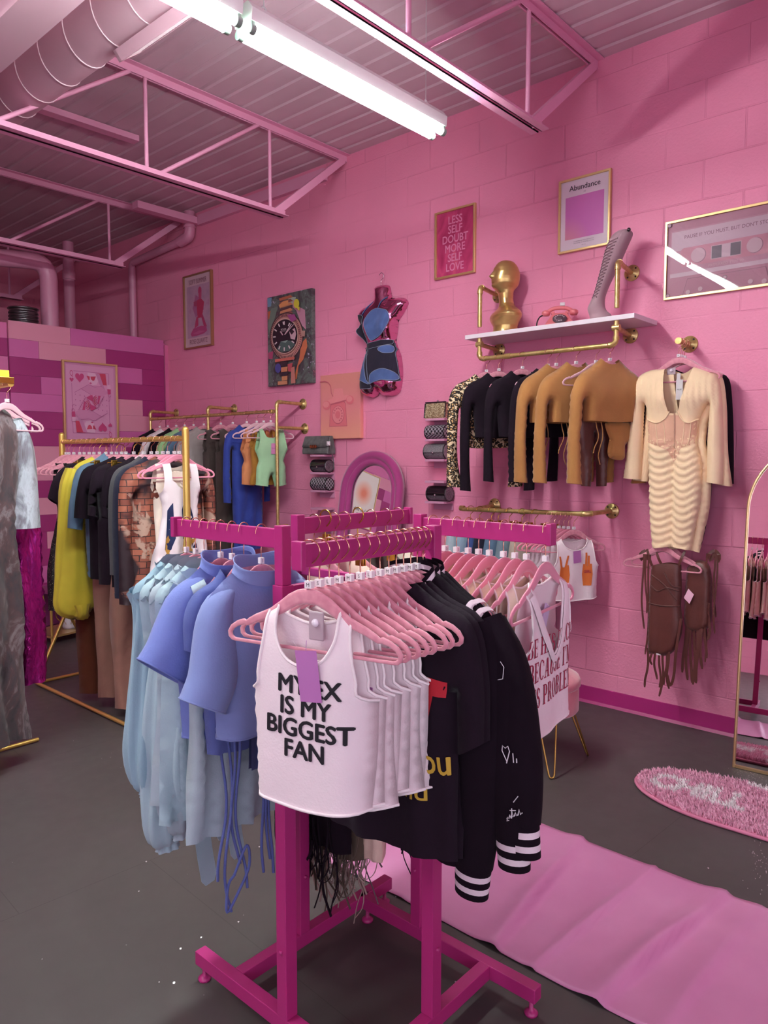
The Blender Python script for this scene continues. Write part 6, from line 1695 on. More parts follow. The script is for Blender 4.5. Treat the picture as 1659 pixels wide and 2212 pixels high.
# ================================================================ rear arm: fringed and blush tops on clip hangers
RY = 1.595
gB = 'garments on the rear arm of the magenta rack'; hB = 'hangers on the rear arm of the magenta rack'
F_marb = M_tie
def fringed(i, x, m, label, L, n, zlen, m2=None):
    C = Cloth(T0=.008, T1=.024, fold=.008, lam=.12, ph=i)
    def ex(T, C, sg):
        mb = MB(); q = random.Random(i*11+3)
        for k in range(n):
            u = q.uniform(-.13, .13); z1 = -L-q.uniform(.05, zlen); z0 = -L+q.uniform(.0, .14)
            mb.tube(catmull([np.array(p) for p in dangle(u, -.028-q.uniform(0, .02), z0, z1, q.uniform(.01, .035), 5, q.uniform(0, 6))], .02), q.uniform(.002, .0048), 5, flat=.5)
        for k in range(n//3):
            u = q.uniform(-.12, .08); z0 = -L+q.uniform(-.02, .12); a = q.uniform(.02, .05)
            mb.tube(catmull([np.array(p) for p in [(u, -.03, z0), (u+a*.3, -.042, z0-a*1.6), (u+a, -.045, z0-a*2.2), (u+a*1.8, -.04, z0-a*1.5), (u+a*2, -.03, z0)]], .012), .0022, 5, flat=.5)
        mb.build('fringe', m2 or m, T)
    return wear('fringed_blouse', label, 'top', (x, RY, NZ-.02), -PI/2, gB, m, straps(tz=-.14, bw=.15, waist=.14, wz=-.4, hem=.15, L=L), C, .024, None, ex)
for i, x in enumerate((1.475, 1.52, 1.555, 1.60, 1.66, 1.72, 1.79, 1.85)):
    hang('p' if i in (0, 2, 3, 5, 6, 7) else 'c', x, RY, NZ if i not in (1, 4) else NZ+.01, -PI/2+math.radians(rnd.uniform(-4, 4)), ('brass clip hanger' if i in (1, 4) else 'pink velvet hanger')+' on the magenta rack rear arm, %s from its post' % ORD[i], hB)
M_khak = fabric('khaki olive knit', '#55473d', .85, var=.15); M_mush = fabric('mushroom suede', '#a08a82', .7, var=.12)
fringed(0, 1.475, F_black, 'black fringed top on the rear arm, closest to its post', .86, 20, .2)
fringed(1, 1.52, M_khak, 'dark khaki fringed top on the rear arm, behind the black fringed one', .90, 22, .2)
fringed(2, 1.60, M_mush, 'mushroom suede top with long laces on the rear arm', .93, 34, .22)
fringed(3, 1.66, F_marb, 'marbled brown fringed top on the rear arm', .88, 20, .22)
wear('blush_dress', 'blush satin draped top on the rear arm', 'top', (1.555, RY, NZ), -PI/2+.05, gB, F_blush, longs(L=.92, cz=-.62, out=.245, hem=.2), Cloth(fold=.016, lam=.1), .026)
wear('knit_shirt', 'dark charcoal top folded on the rear arm between the blush ones', 'top', (1.72, RY, NZ), -PI/2, gB, F_char, tee(L=.6), Cloth(fold=.008), .028)
wear('blush_dress', 'ivory ruffled blouse near the open end of the rear arm', 'top', (1.79, RY, NZ), -PI/2-.04, gB, F_wht2, tee(nw=.09, sh=.2, sx=.27, sz=-.24, L=.66), Cloth(fold=.016, lam=.06), .026)
fringed(4, 1.85, F_blk2, 'soft black fringed top at the open end of the rear arm', .86, 18, .25)
# ================================================================ tops on the pipe shelf rail
SX, SZ = WX-.3, 2.105+PR-.098
gS = 'tops on the pipe shelf rail'; hS = 'hangers on the pipe shelf rail'
def px_y(px, X): return pl(px, 760, 'x', X).y
shelf_tops = [(1051, 'leopard'), (1078, 'black'), (1129, 'black2'), (1184, 'black3'), (1202, 'tan'), (1245, 'tan2'), (1318, 'tan3')]
for i, (px, k) in enumerate(shelf_tops):
    y = px_y(px, SX); r = math.radians([-34, -32, -30, -28, -30, -30, -26][i])
    hang('p' if i != 3 else 'w', SX, y, SZ, r, 'pink hanger on the pipe shelf rail holding the %s' % ['leopard blouse', 'black top nearest the leopard blouse', 'second black top', 'third black top, half hidden by camel', 'first camel top beside the black ones', 'middle camel top', 'front camel top with bodysuit'][i], hS)
    C = Cloth(T0=.012, T1=.034, R=.045, fold=.006, lam=.16, ph=i*1.4)
    if k == 'leopard':
        wear('leopard_blouse', 'leopard print long-sleeved blouse on the pipe shelf rail', 'blouse', (SX, y, SZ), r, gS, M_leop, longs(out=.255, cz=-.70, cw=.10, hem=.17, L=.46, sh=.20), Cloth(T0=.012, T1=.038, R=.045, fold=.012, lam=.09), .022)
    elif k.startswith('black'):
        wear('long_sleeve_shirt', ['black long-sleeved top next to the leopard blouse', 'black long-sleeved top, middle of the three black ones', 'black long-sleeved top half hidden by the camel tops'][i-1], 'top', (SX, y, SZ), r, gS, F_black, longs(out=.25, cz=-.72 if i == 1 else -.66, hem=.15, L=.40, sh=.20), C)
    else:
        def ex(T, C, sg, i=i):
            if i == 6:
                # camel bodysuit hanging inside, and the tied waist cords
                D = Cloth(T0=.006, T1=.02, R=.03, fold=.004, lam=.1); mb = MB()
                o = ccw([(-.02, -.33, 's'), (.15, -.33, 's'), (.155, -.42, 's'), (.12, -.455, 's'), (.115, -.53, 's'), (.03, -.53, 's'), (.0, -.50, 's'), (.01, -.42, 's')]); D.add(mb, o, 'f', .02); D.add(mb, o, 'b', .03); mb.build('bodysuit_panel', F_tan, T, merge=2e-4)
            mb = MB()
            for k_, (x, z1) in enumerate(((-.10, -.5), (-.07, -.56))): mb.tube(catmull([np.array(p) for p in dangle(x, -.03, -.33, z1, .03, 5, k_)], .02), .003, 5)
            mb.build('waist_cord', F_tan, T)
        wear('camel_sweater', ['cropped camel long-sleeved top beside the black tops', 'middle cropped camel top with long sleeves', 'front cropped camel mock-neck top with a bodysuit hanging below'][i-4], 'top', (SX, y, SZ), r, gS, F_tan, longs(nw=.06, nd=.02, nb=.01, nz=.012, out=.258, cz=-.66, cw=.085, hem=.165, L=.325, sh=.205), Cloth(T0=.016, T1=.045, R=.05, fold=.004, lam=.2, bumps=((-.07, -.2, .07, .015), (.07, -.2, .07, .015))), .024, None, ex)
wear('brown_trousers', 'brown leather trousers hanging behind the front camel top', 'trousers', (SX+.03, px_y(1288, SX+.03), SZ), math.radians(-28), gS, F_brn, trousers(w=.13, top=-.10, cr=-.38, hem=.085, hin=.02, L=.68), Cloth(fold=.004))
hang('w', SX+.03, px_y(1288, SX+.03), SZ, math.radians(-28), 'pale pink hanger on the pipe shelf rail holding brown trousers', hS)

# ================================================================ cream dress and the black one behind it
DX, DY, DZ = 3.99, 1.478, 2.027
def U(px, py, f, X=DX): p = pl(px, py, 'x', X); return (DY-p.y, p.z-DZ, f)
hang('p', DX, DY, DZ, -PI/2, 'pink velvet hanger on the upper wall peg, holding the cream dress', 'hangers on the upper wall peg')
hang('p', DX+.05, DY, DZ, -PI/2+.05, 'pink velvet hanger on the upper wall peg, holding the black dress', 'hangers on the upper wall peg')
hang('w', DX+.085, DY, DZ, -PI/2-.05, 'pale pink hanger on the upper wall peg, closest to the wall', 'hangers on the upper wall peg')
def drape(x, z):
    m = np.clip((-.40-z)/.06, 0, 1)*(np.abs(x) < .145)
    return -m*.015*np.abs(np.sin(PI*(z+.034*np.sin(PI*np.clip(np.abs(x-.005)/.125, 0, 1))+.005*np.sin(40*x))/.040))+m*.016*np.exp(-(np.abs(x)/.018)**2)+(1-m)*.005*np.sin(2*PI*x/.030+14*z)*np.clip((-z-.06)/.1, 0, 1)*np.clip((z+.30)/.05, 0, 1)*(np.abs(x) > .03)
Cd = Cloth(T0=.012, T1=.05, R=.06, fold=.003, lam=.2, ph=1, ruche=drape, bumps=((-.06, -.22, .06, .025), (.07, -.22, .06, .025)))
nk = [U(1437, 796, 'o'), U(1441, 830, 'o'), U(1450, 885, 'o'), U(1457, 893, 'o'), U(1468, 893, 'o'), U(1474, 885, 'o'), U(1490, 830, 'o'), U(1499, 792, 's')]
bod = nk+[U(1530, 803, 's'), U(1553, 818, 's'), U(1560, 870, 's'), U(1563, 960, 's'), U(1562, 1046, 'O'), U(1526, 1041, 's'), U(1528, 960, 's'), U(1533, 885, 's'), U(1530, 872, 's'), U(1512, 905, 's'), U(1507, 950, 's'), U(1517, 1000, 's'), U(1515, 1080, 's'), U(1504, 1140, 's'), U(1494, 1188, 'o'), U(1460, 1180, 'o'), U(1411, 1183, 's'),
        U(1406, 1120, 's'), U(1404, 1020, 's'), U(1402, 960, 's'), U(1399, 900, 's'), U(1394, 872, 's'), U(1391, 890, 's'), U(1388, 960, 's'), U(1384, 1036, 'O'), U(1347, 1032, 's'), U(1357, 960, 's'), U(1368, 880, 's'), U(1376, 822, 's'), U(1400, 802, 's')]
bk = [U(1437, 796, 'o'), U(1468, 806, 'o'), U(1499, 792, 's')]+bod[8:]
def ex_dress(T, C, sg):
    sh = fabric('sheer nude mesh', '#dba98f', .75, var=.04)
    mb = MB(); o = [U(x, y, 'S') for x, y in ((1400, 908), (1425, 918), (1452, 898), (1475, 898), (1490, 915), (1509, 908), (1505, 958), (1480, 968), (1463, 1000), (1450, 972), (1404, 955))]
    V, F, _, _ = tri(o, .014); mb.add(np.column_stack([V[:, 0], C.y(V[:, 0], V[:, 1], 'f', sg)-.0012, V[:, 1]]), F, 0, True); mb.build('mesh_bodice', sh, T)
    mb = MB()
    for pts in ([(1400, 905), (1425, 914), (1445, 905), (1455, 890)], [(1472, 890), (1482, 908), (1495, 914), (1511, 906)]):
        q = catmull([np.array(U(x, y, 's')[:2]) for x, y in pts], .012); C.edge(mb, q, 'f', sg, .004, 0, .003)
    for xs_ in ((1424, 1430), (1442, 1446), (1486, 1482), (1499, 1495)):
        q = catmull([np.array(U(xs_[0], 912, 's')[:2]), np.array(U(xs_[1], 962, 's')[:2])], .012); C.edge(mb, q, 'f', sg, .0022, 0, .002)
    mb.build('bodice_seams', F_cream, T)
    mb = MB(); q = catmull([np.array(U(1465, 893, 's')[:2]), np.array(U(1464, 990, 's')[:2])], .012); C.edge(mb, q, 'f', sg, .003, 0, .004); mb.build('hook_closure', mat('nude closure', '#caa088', .5), T)
    u, w, _ = U(1470, 845, 's'); mb = MB(); mb.bx((u-.020, -.012, w-.045), (u+.016, -.0105, w+.06)); mb.text('MUSE', .010, lambda a, b: (u+a-.002, -.0125, w+.005+b), 1); mb.build('paper_tag', [mat('white tag', '#e6dcdc', .6), M_ink], T)
    u, w, _ = U(1449, 800, 's'); o = MB().bx((u-.026, .012, w-.022), (u+.02, .018, w+.016)).build('security_tag', M_tagw, T, bevel=.008); MB().sphere((u, .010, w), .009, 10, 8).build('pin', M_pin, o)
    u, w, _ = U(1459, 806, 's'); MB().bx((u-.0, .02, w-.05), (u+.02, .021, w+.0)).build('care_label', mat('white tag'), T)
wear('cream_dress', 'cream long-sleeved ruched dress with deep neckline on the wall peg', 'dress', (DX, DY, DZ), -PI/2, 'dresses on the upper wall peg', F_cream, (ccw(ccw(bod)), bk), Cd, .0105, None, ex_dress)
wear('black_dress', 'black long-sleeved dress hanging behind the cream dress', 'dress', (DX+.05, DY-.015, DZ), -PI/2+.05, 'dresses on the upper wall peg', F_black, tuple([[(x*1.02+.012, z, f) for x, z, f in o] for o in (bod, bk)]), Cloth(T0=.01, T1=.02, R=.04, fold=.004), .03)
wear('cream_dress', 'second cream ruched dress behind the first, its hem showing at the side', 'dress', (DX+.025, DY-.018, DZ), -PI/2, 'dresses on the upper wall peg', F_cream, tuple([[(x*(.9 if z > -.55 and abs(x) > .16 else 1.0)+.02, z-.012, f) for x, z, f in o] for o in (bod, bk)]), Cloth(T0=.01, T1=.018, R=.04, fold=.003, ruche=drape), .018)
hang('p', DX+.025, DY, DZ, -PI/2+.02, 'pink velvet hanger on the upper wall peg, holding the second cream dress', 'hangers on the upper wall peg')

# ================================================================ brown fringe outfits
FX, FY, FZ = 3.965, 1.53, 1.106+PR-.098
def UF(px, py, f='s'): p = pl(px, py, 'x', FX); return (FY-p.y, p.z-FZ, f)
gF = 'brown fringed outfits on the lower wall peg'
for i, (dx, r, lab) in enumerate(((0, .0, 'pink velvet hanger on the lower wall peg, holding the brown bodysuit'), (.05, -.12, 'pink velvet hanger on the lower wall peg, behind the first'))): hang('p', FX+dx, FY-.012*i, FZ, -PI/2+r, lab, 'hangers on the lower wall peg')
def strips(mb, xs_, y, z0, z1s, w, ph=0):
    for k, (x, z1) in enumerate(zip(xs_, z1s)): ribbon(mb, dangle(x, y, z0, z1, .012, 5, ph+k*1.3), w)
bs = [UF(*p) for p in ((1407, 1222), (1440, 1216), (1472, 1220), (1473, 1280), (1471, 1310), (1474, 1360), (1460, 1400), (1440, 1416), (1408, 1412), (1400, 1405), (1400, 1340), (1402, 1300), (1404, 1260))]
bs = [(x, z, 'o' if i in (0, 1) else 's') for i, (x, z, f) in enumerate(bs)]
def ex_bs(T, C, sg):
    mb = MB()
    for pts in ([(1410, 1262), (1425, 1275), (1445, 1268), (1470, 1275)], [(1412, 1240), (1440, 1262), (1466, 1295)], [(1405, 1300), (1430, 1306), (1470, 1308)], [(1440, 1235), (1455, 1262), (1472, 1268)]):
        C.edge(mb, catmull([np.array(UF(*p)[:2]) for p in pts], .012), 'f', sg, .004, 0, .002)
    mb.build('wrap_seams', F_brn, T)
    mb = MB()
    for a, b in (((1410, 1222), (1398, 1186)), ((1468, 1220), (1480, 1190)), ((1430, 1218), (1418, 1192))):
        p, q = UF(*a), UF(*b); ribbon(mb, [(p[0], -.01, p[1]), ((p[0]+q[0])/2, -.012, (p[1]+q[1])/2), (q[0], 0, q[1])], .014)
    mb.build('shoulder_strap', F_brn, T)
    mb = MB(); z = lambda py: UF(1440, py)[1]; u = lambda px: UF(px, 1400)[0]
    strips(mb, [u(1402), u(1411), u(1419), u(1428), u(1434), u(1443), u(1448)], -.018, z(1405), [z(1492), z(1440), z(1470), z(1486), z(1505), z(1478), z(1485)], .012)
    mb.build('hem_fringe', F_brn, T)
    mb = MB(); strips(mb, [u(1388), u(1393), u(1398)], -.012, z(1200), [z(1365), z(1330), z(1420)], .010, 2); mb.build('side_fringe', F_brn, T)
    mb = MB(); ribbon(mb, catmull([np.array((u(1472), -.02, z(1330))), np.array((u(1465), -.03, z(1400))), np.array((u(1462), -.03, z(1450))), np.array((u(1455), -.03, z(1475))), np.array((u(1446), -.03, z(1450)))], .02), .014); mb.build('belt_tail', F_brn, T)
    mb = MB(); mb.add([(x_, -.022, z_) for x_, z_ in ((u(1415), z(1411)), (u(1420), z(1416)), (u(1430), z(1416)), (u(1434), z(1411)))], [(0, 1, 2, 3)]); mb.build('care_label', mat('white tag'), T)
wear('brown_bodysuit', 'brown faux leather bodysuit with fringe hanging from the lower wall peg', 'bodysuit', (FX, FY, FZ), -PI/2, gF, F_brn, (bs, bs), Cloth(T0=.012, T1=.03, R=.03, fold=.003, lam=.1, ph=2), .016, None, ex_bs)
f2 = [UF(*p) for p in ((1478, 1228), (1500, 1212), (1528, 1226), (1532, 1300), (1524, 1360), (1476, 1360), (1474, 1290))]
f2 = [(x, z, 's') for x, z, f in f2]
def ex_f2(T, C, sg):
    z = lambda py: UF(1500, py)[1]; u = lambda px: UF(px, 1350)[0]
    mb = MB(); strips(mb, [u(x) for x in (1478, 1484, 1490, 1496, 1502, 1508, 1514, 1520, 1526)], -.015, z(1300), [z(y_) for y_ in (1460, 1475, 1480, 1470, 1482, 1478, 1445, 1420, 1380)], .014); mb.build('skirt_fringe', F_brn, T)
    mb = MB(); strips(mb, [u(1540), u(1536), u(1518)], -.005, z(1195), [z(1365), z(1330), z(1430)], .009, 1); mb.build('shoulder_fringe', F_brn, T)
    for px_ in (1540, 1390):
        mb = MB(); q = UF(px_, 1190)
        for sgn in (-1, 1): ribbon(mb, [(q[0], -.01, q[1]), (q[0]+sgn*.025, -.018, q[1]-.02), (q[0]+sgn*.02, -.012, q[1]-.055), (q[0], -.01, q[1]-.01)], .016)
        mb.build('tied_bow', F_brn, T)
    mb = MB(); q = UF(1488, 1288); c, s = q[0], q[1]; A = [(c-.004, -.04, s+.04), (c+.026, -.04, s+.012), (c+.004, -.04, s-.04), (c-.026, -.04, s-.012)]
    mb.add(A+[(p[0], -.039, p[2]) for p in A], [(3, 2, 1, 0), (4, 5, 6, 7), (0, 1, 5, 4), (1, 2, 6, 5), (2, 3, 7, 6), (3, 0, 4, 7)]); mb.build('price_tag', mat('pale pink card', '#f0b9cf', .6), T)
wear('fringed_skirt_set', 'brown fringed two-piece with tied bows and a pink price card', 'outfit', (FX+.04, FY, FZ), -PI/2, gF, F_brn, (f2, f2), Cloth(T0=.01, T1=.024, R=.03, fold=.004, lam=.06), .018, None, ex_f2)

# ================================================================ low wall rail: jeans, white tops
JX, JZ = WX-.25, 1.168+PR-.098
gJ = 'jeans on the low wall rail'
jm = [F_denim, fabric('pale denim', '#8fa3b5', .9, var=.12), F_denim, fabric('deep blue denim', '#31406b', .9, var=.15), fabric('pale denim'), fabric('grey denim', '#6f7f8c', .9, var=.12), F_khk] if False else None
jm = [fabric('pale grey denim', '#a9b4be', .9, var=.12), fabric('pale denim', '#8fa3b5', .9, var=.12), fabric('deep blue denim', '#3a4a80', .9, var=.15), F_navy, F_denim, fabric('grey denim', '#6f7f8c', .9, var=.12), fabric('stone drill', '#b3a296', .9, var=.08)]
jn = ['pale grey', 'pale blue', 'deep blue', 'dark navy', 'washed blue', 'grey blue', 'stone coloured']
for i, y in enumerate((2.74, 2.67, 2.58, 2.53, 2.45, 2.36, 2.27)):
    hang('c', JX, y, JZ+.005, math.radians(-28), 'brass clip hanger on the low wall rail holding %s jeans' % jn[i], 'clip hangers on the low wall rail')
    wear('jeans', '%s jeans clipped to a hanger on the low wall rail' % jn[i], 'jeans', (JX, y, JZ), math.radians(-28), gJ, jm[i], trousers(w=.16, top=-.045, cr=-.30, hem=.12, hin=.02, L=.98), Cloth(T0=.012, T1=.03, fold=.004), .034)
gW = 'white tops on the low wall rail'
for i, y in enumerate((2.17, 2.14, 2.11, 2.08, 2.05, 2.015)):
    r = math.radians(-30); hang('b' if i < 5 else 'p', JX, y, JZ, r, 'pink hanger of a white top on the low wall rail, %s from the jeans' % ORD[i], 'pink hangers on the low wall rail')
    def ex(T, C, sg, i=i):
        if i < 5: return
        o = '#d9702f'; M_o = mat('orange hand print', o, .7); mb = MB()
        def hand(cx, cz, s, fing):
            polys = [[(cx-.02*s, cz-.075*s), (cx+.02*s, cz-.075*s), (cx+.028*s, cz-.02*s), (cx+.024*s, cz+.02*s), (cx-.024*s, cz+.02*s), (cx-.028*s, cz-.02*s)]]
            for k, (dx, h, dw) in enumerate(fing): polys.append([(cx+dx*s-.006*s, cz+.01*s), (cx+dx*s+.006*s, cz+.01*s), (cx+(dx+dw)*s+.005*s, cz+h*s), (cx+(dx+dw)*s-.005*s, cz+h*s)])
            return polys
        clothlay(mb, C, sg, hand(-.075, -.235, 1.15, ((-.016, .075, -.012), (.004, .078, .016), (.018, .03, 0))), 0, .002); clothlay(mb, C, sg, hand(.075, -.235, 1.2, ((-.018, .03, 0), (-.006, .085, 0), (.007, .07, 0), (.019, .03, 0))), 0, .002)
        mb.text('GIRL', .022, C.on(sg, .0035, u0=.075, w0=-.25), 1, bold=.02)
        mb.build('hand_print', [M_o, M_redp], T); price(T, C, sg, 0, -.12, .05, .07, None, .1)
    wear('white_tank', 'white sleeveless top on the low wall rail, %s' % ('%s from the jeans' % ORD[i] if i < 5 else 'printed with two orange hands'), 'tank top', (JX, y, JZ), r, gW, F_white, tank(nd=.12, so=.115, si=.085, st=-.055, ch=.165, ad=.22, hem=.165, L=.40), Cloth(T0=.006, T1=.03 if i == 5 else .012, R=.04, fold=.008, lam=.13, ph=i), .024, F_bind if i == 5 else None, ex)

# ================================================================ gold freestanding rail
gG = 'garments on the freestanding gold rail'; hG = 'hangers on the freestanding gold rail'
HZ = GZ+.0145-.098
def ex_print(T, C, sg):
    mb = MB()
    P = lambda c, *p: clothlay(mb, C, sg, [list(p)], c, .002+.0006*c, step=.03)
    P(0, (-.09, -.30), (-.055, -.26), (-.05, -.45), (-.07, -.52), (-.09, -.70), (-.12, -.68), (-.105, -.50)); P(1, (-.10, -.45), (-.075, -.42), (-.06, -.8), (-.12, -.8))
    P(0, (-.01, -.30), (.02, -.20), (.05, -.30), (.08, -.46), (.10, -.60), (.06, -.58), (.04, -.46), (.0, -.46)); P(1, (.01, -.38), (.04, -.35), (.09, -.56), (.12, -.80), (.03, -.80), (-.01, -.6)); P(0, (-.02, -.57), (.01, -.55), (.02, -.8), (-.04, -.8))
    mb.build('abstract_print', [M_navp, M_musp], T)
def ex_ruff(T, C, sg):
    mb = MB(); a = np.linspace(0, 2*PI, 60)[:-1]
    for k in range(2): mb.loft([[((.055+.03*t)*math.cos(q)*(1+.08*math.sin(9*q)), -.012-.03*abs(math.sin(q))*t*.6-.008*math.sin(11*q)*t, -.13-.06*t+.04*math.sin(q)+.01*math.sin(9*q)*t-.02*k) for q in a] for t in (0, .5, 1)], cap=False)
    mb.build('ruffle_collar', F_wht2, T)
def ex_arc(T, C, sg):
    mb = MB()
    for r, w in ((.20, .012), (.18, .03), (.145, .006)):
        q = []; n = 26
        for k in range(n):
            a, b = -2.2+4.4*k/n, -2.2+4.4*(k+1)/n
            q.append([(.06-r*math.cos(a), -.42+r*1.15*math.sin(a)), (.06-r*math.cos(b), -.42+r*1.15*math.sin(b)), (.06-(r-w)*math.cos(b), -.42+(r-w)*1.15*math.sin(b)), (.06-(r-w)*math.cos(a), -.42+(r-w)*1.15*math.sin(a))])
        for o in q:
            if all(abs(p[0]) < .17 for p in o): mb.add([C.on(sg, .002)(*p) for p in o], [(0, 1, 2, 3)])
    for x0, z0 in ((-.15, -.30), (-.10, -.22)):
        for k in range(3): mb.add([C.on(sg, .002)(x0+u, z0+v) for u, v in ((.0, -.02*k), (.05, -.02*k-.004), (.05, -.02*k-.016), (.0, -.02*k-.012))], [(0, 1, 2, 3)])
    mb.build('white_arc_print', M_whtp, T)
def ex_stripe(T, C, sg):
    mb = MB()
    for k in range(3):
        mb.tube([C.on(sg, .001)(x, -.05-.5*(x-.09)-.012*k) for x in np.linspace(.10, .19, 8)], .003, 4)
    mb.build('shoulder_stripes', M_whtp, T)
gold_list = [
 (3.50, 'white_dress', 'white sleeveless dress with mustard and navy print, nearest end of the gold rail', 'dress', F_white, straps(si=.055, so=.10, top=-.045, tz=-.14, bw=.12, waist=.11, wz=-.33, hem=.19, L=.98), Cloth(T0=.008, T1=.03, fold=.012, lam=.09), ex_print, None),
 (3.545, 'white_dress', 'white ruffle-necked dress just behind the printed one on the gold rail', 'dress', F_wht2, tank(nd=.10, so=.115, si=.07, ch=.13, hem=.17, L=.95), Cloth(T0=.01, T1=.03, fold=.014, lam=.07), lambda T, C, sg: (ex_ruff(T, C, sg), ex_print(T, C, sg)), None),
 (3.61, 'brick_print_set', 'brick print long-sleeved set behind the white dresses', 'outfit', M_brick, longs(sh=.235, out=.29, cz=-.80, cw=.10, hem=.21, L=.82, ch=.20), Cloth(T0=.012, T1=.04, fold=.01), None, None),
 (3.72, 'navy_sweater', 'dark navy long-sleeved sweater on the gold rail beside the brick print', 'sweater', F_navy, longs(sh=.215, out=.27, cz=-.78, hem=.18, L=.62), Cloth(T0=.012, T1=.04), None, None),
 (3.78, 'grey_shirt', 'charcoal grey long-sleeved top on the gold rail behind the navy sweater', 'top', F_grey, longs(sh=.21, out=.26, cz=-.66, hem=.18, L=.7), Cloth(T0=.012, T1=.035), None, None),
 (3.86, 't_shirt', 'black tee with a white arc print on the gold rail', 't-shirt', F_black, tee(sh=.235, sx=.275, sz=-.34, ux=.225, uz=-.36, ch=.22, hem=.22, L=.74), Cloth(T0=.01, T1=.035), ex_arc, None),
 (3.97, 't_shirt', 'black tee with white shoulder stripes on the gold rail', 't-shirt', F_blk2, tee(sh=.235, sx=.28, sz=-.34, ux=.215, uz=-.36, ch=.225, hem=.225, L=.74), Cloth(T0=.01, T1=.035), ex_stripe, None),
 (4.06, 't_shirt', 'plain black tee on the gold rail in front of the denim shirt', 't-shirt', F_black, tee(sh=.25, sx=.31, sz=-.36, ux=.22, uz=-.37, ch=.225, hem=.225, L=.72), Cloth(T0=.01, T1=.04), None, None),
 (4.17, 'denim_shirt', 'washed denim shirt with frayed sleeve on the gold rail', 'shirt', F_denim, tee(nw=.08, nd=.05, nz=.01, sh=.25, sx=.32, sz=-.42, ux=.23, uz=-.44, ch=.21, hem=.2, L=.72), Cloth(T0=.012, T1=.04, fold=.01), None, None),
 (4.30, 'yellow_blouse', 'chartreuse blouse with a huge gathered balloon sleeve on the gold rail', 'blouse', F_yel, None, None, None, None),
 (4.45, 'black_shirt', 'soft black top on the gold rail beyond the yellow blouse', 'top', F_blk2, tee(L=.7), Cloth(), None, None),
 (4.58, 'sequin_dress', 'black sequin speckled dress on the gold rail', 'dress', M_seq, straps(si=.08, so=.13, bw=.15, hem=.17, L=.92), Cloth(T0=.01, T1=.04), None, None),
 (4.72, 'sequin_dress', 'black sequin dress at the far end of the gold rail', 'dress', M_seq, straps(si=.08, so=.12, bw=.15, hem=.19, L=1.0), Cloth(T0=.01, T1=.04), None, None)]
for i, (y, nm, lab, cat, m, cut, C, ex, tr) in enumerate(gold_list):
    r = math.radians(rnd.uniform(-5, 5)-2); k = ['p', 'p', 'p', 'p', 'p', 'w', 'p', 'p', 'p', 'p', 'p', 'p', 'p'][i]
    hang('b' if i < 3 else k, GX, y, HZ, r, 'pink hanger on the freestanding gold rail, %s from its near post' % ORD[i], hG)
    if cut is None:
        T = thing(nm, lab, cat, (GX, y, HZ), r, gG); C = Cloth(T0=.012, T1=.035, fold=.012, lam=.1)
        f = mir([(0, -.06, 'o'), (.06, -.04, 'o'), (.085, -.012, 's'), (.2, -.085, 's'), (.19, -.25, 's'), (.18, -.45, 's'), (.18, -.66, 'o'), (0, -.67, 'o')]); mb = MB(); C.add(mb, f, 'f', .024); C.add(mb, f, 'b', .028); mb.build('body', m, T, merge=2e-4)
        for s in (-1, 1):
            mb = MB(); limb(mb, [(s*.19, 0, -.09, .05, .04), (s*.215, -.005, -.22, .07, .05), (s*.225, -.01, -.5, .085, .055), (s*.225, -.015, -.76, .11, .065), (s*.22, -.03, -.87, .125, .06), (s*.21, -.045, -.93, .10, .05), (s*.205, -.07, -.955, .05, .03), (s*.205, -.09, -.93, .035, .03), (s*.205, -.085, -.89, .05, .036)], 0, 40, .05, 9, 1); mb.build('balloon_sleeve', m, T)
    else: wear(nm, lab, cat, (GX, y, HZ), r, gG, m, cut, C, .03, tr, ex)
for i, (y, lab, m, cut) in enumerate(((3.92, 'tan wide-leg trousers reaching the floor under the black tees', F_taup, trousers(w=.15, top=-.10, cr=-.42, hem=.17, hin=.012, L=1.46)), (4.12, 'second pair of tan wide-leg trousers behind the first', F_taup, trousers(w=.15, top=-.10, cr=-.42, hem=.17, hin=.01, L=1.44)), (4.33, 'rust brown velvet trousers on the gold rail behind the tan ones', F_rust, trousers(w=.17, top=-.10, cr=-.42, hem=.17, hin=.02, L=1.46)))):
    hang('c', GX, y, HZ-.04, 0.0, 'brass clip hanger on the gold rail holding %s' % ['tan trousers, nearer pair', 'tan trousers, farther pair', 'rust trousers'][i], 'clip hangers on the freestanding gold rail')
    wear('wide_trousers', lab, 'trousers', (GX+[-.01, -.01, -.02][i], y, HZ), math.radians(-3), 'trousers on the freestanding gold rail', m, cut, Cloth(T0=.014, T1=.045, fold=.014, lam=.12, ph=i*2), .04)
for i, y in enumerate((3.66, 4.11, 4.23, 4.38, 4.51, 4.64, 4.79, 4.83)): hang('p', GX, y, HZ, math.radians(rnd.uniform(-8, 8)), 'bare-shouldered pink hanger on the gold rail, %s of those between the garments' % ORD[i], 'spare hangers on the freestanding gold rail')

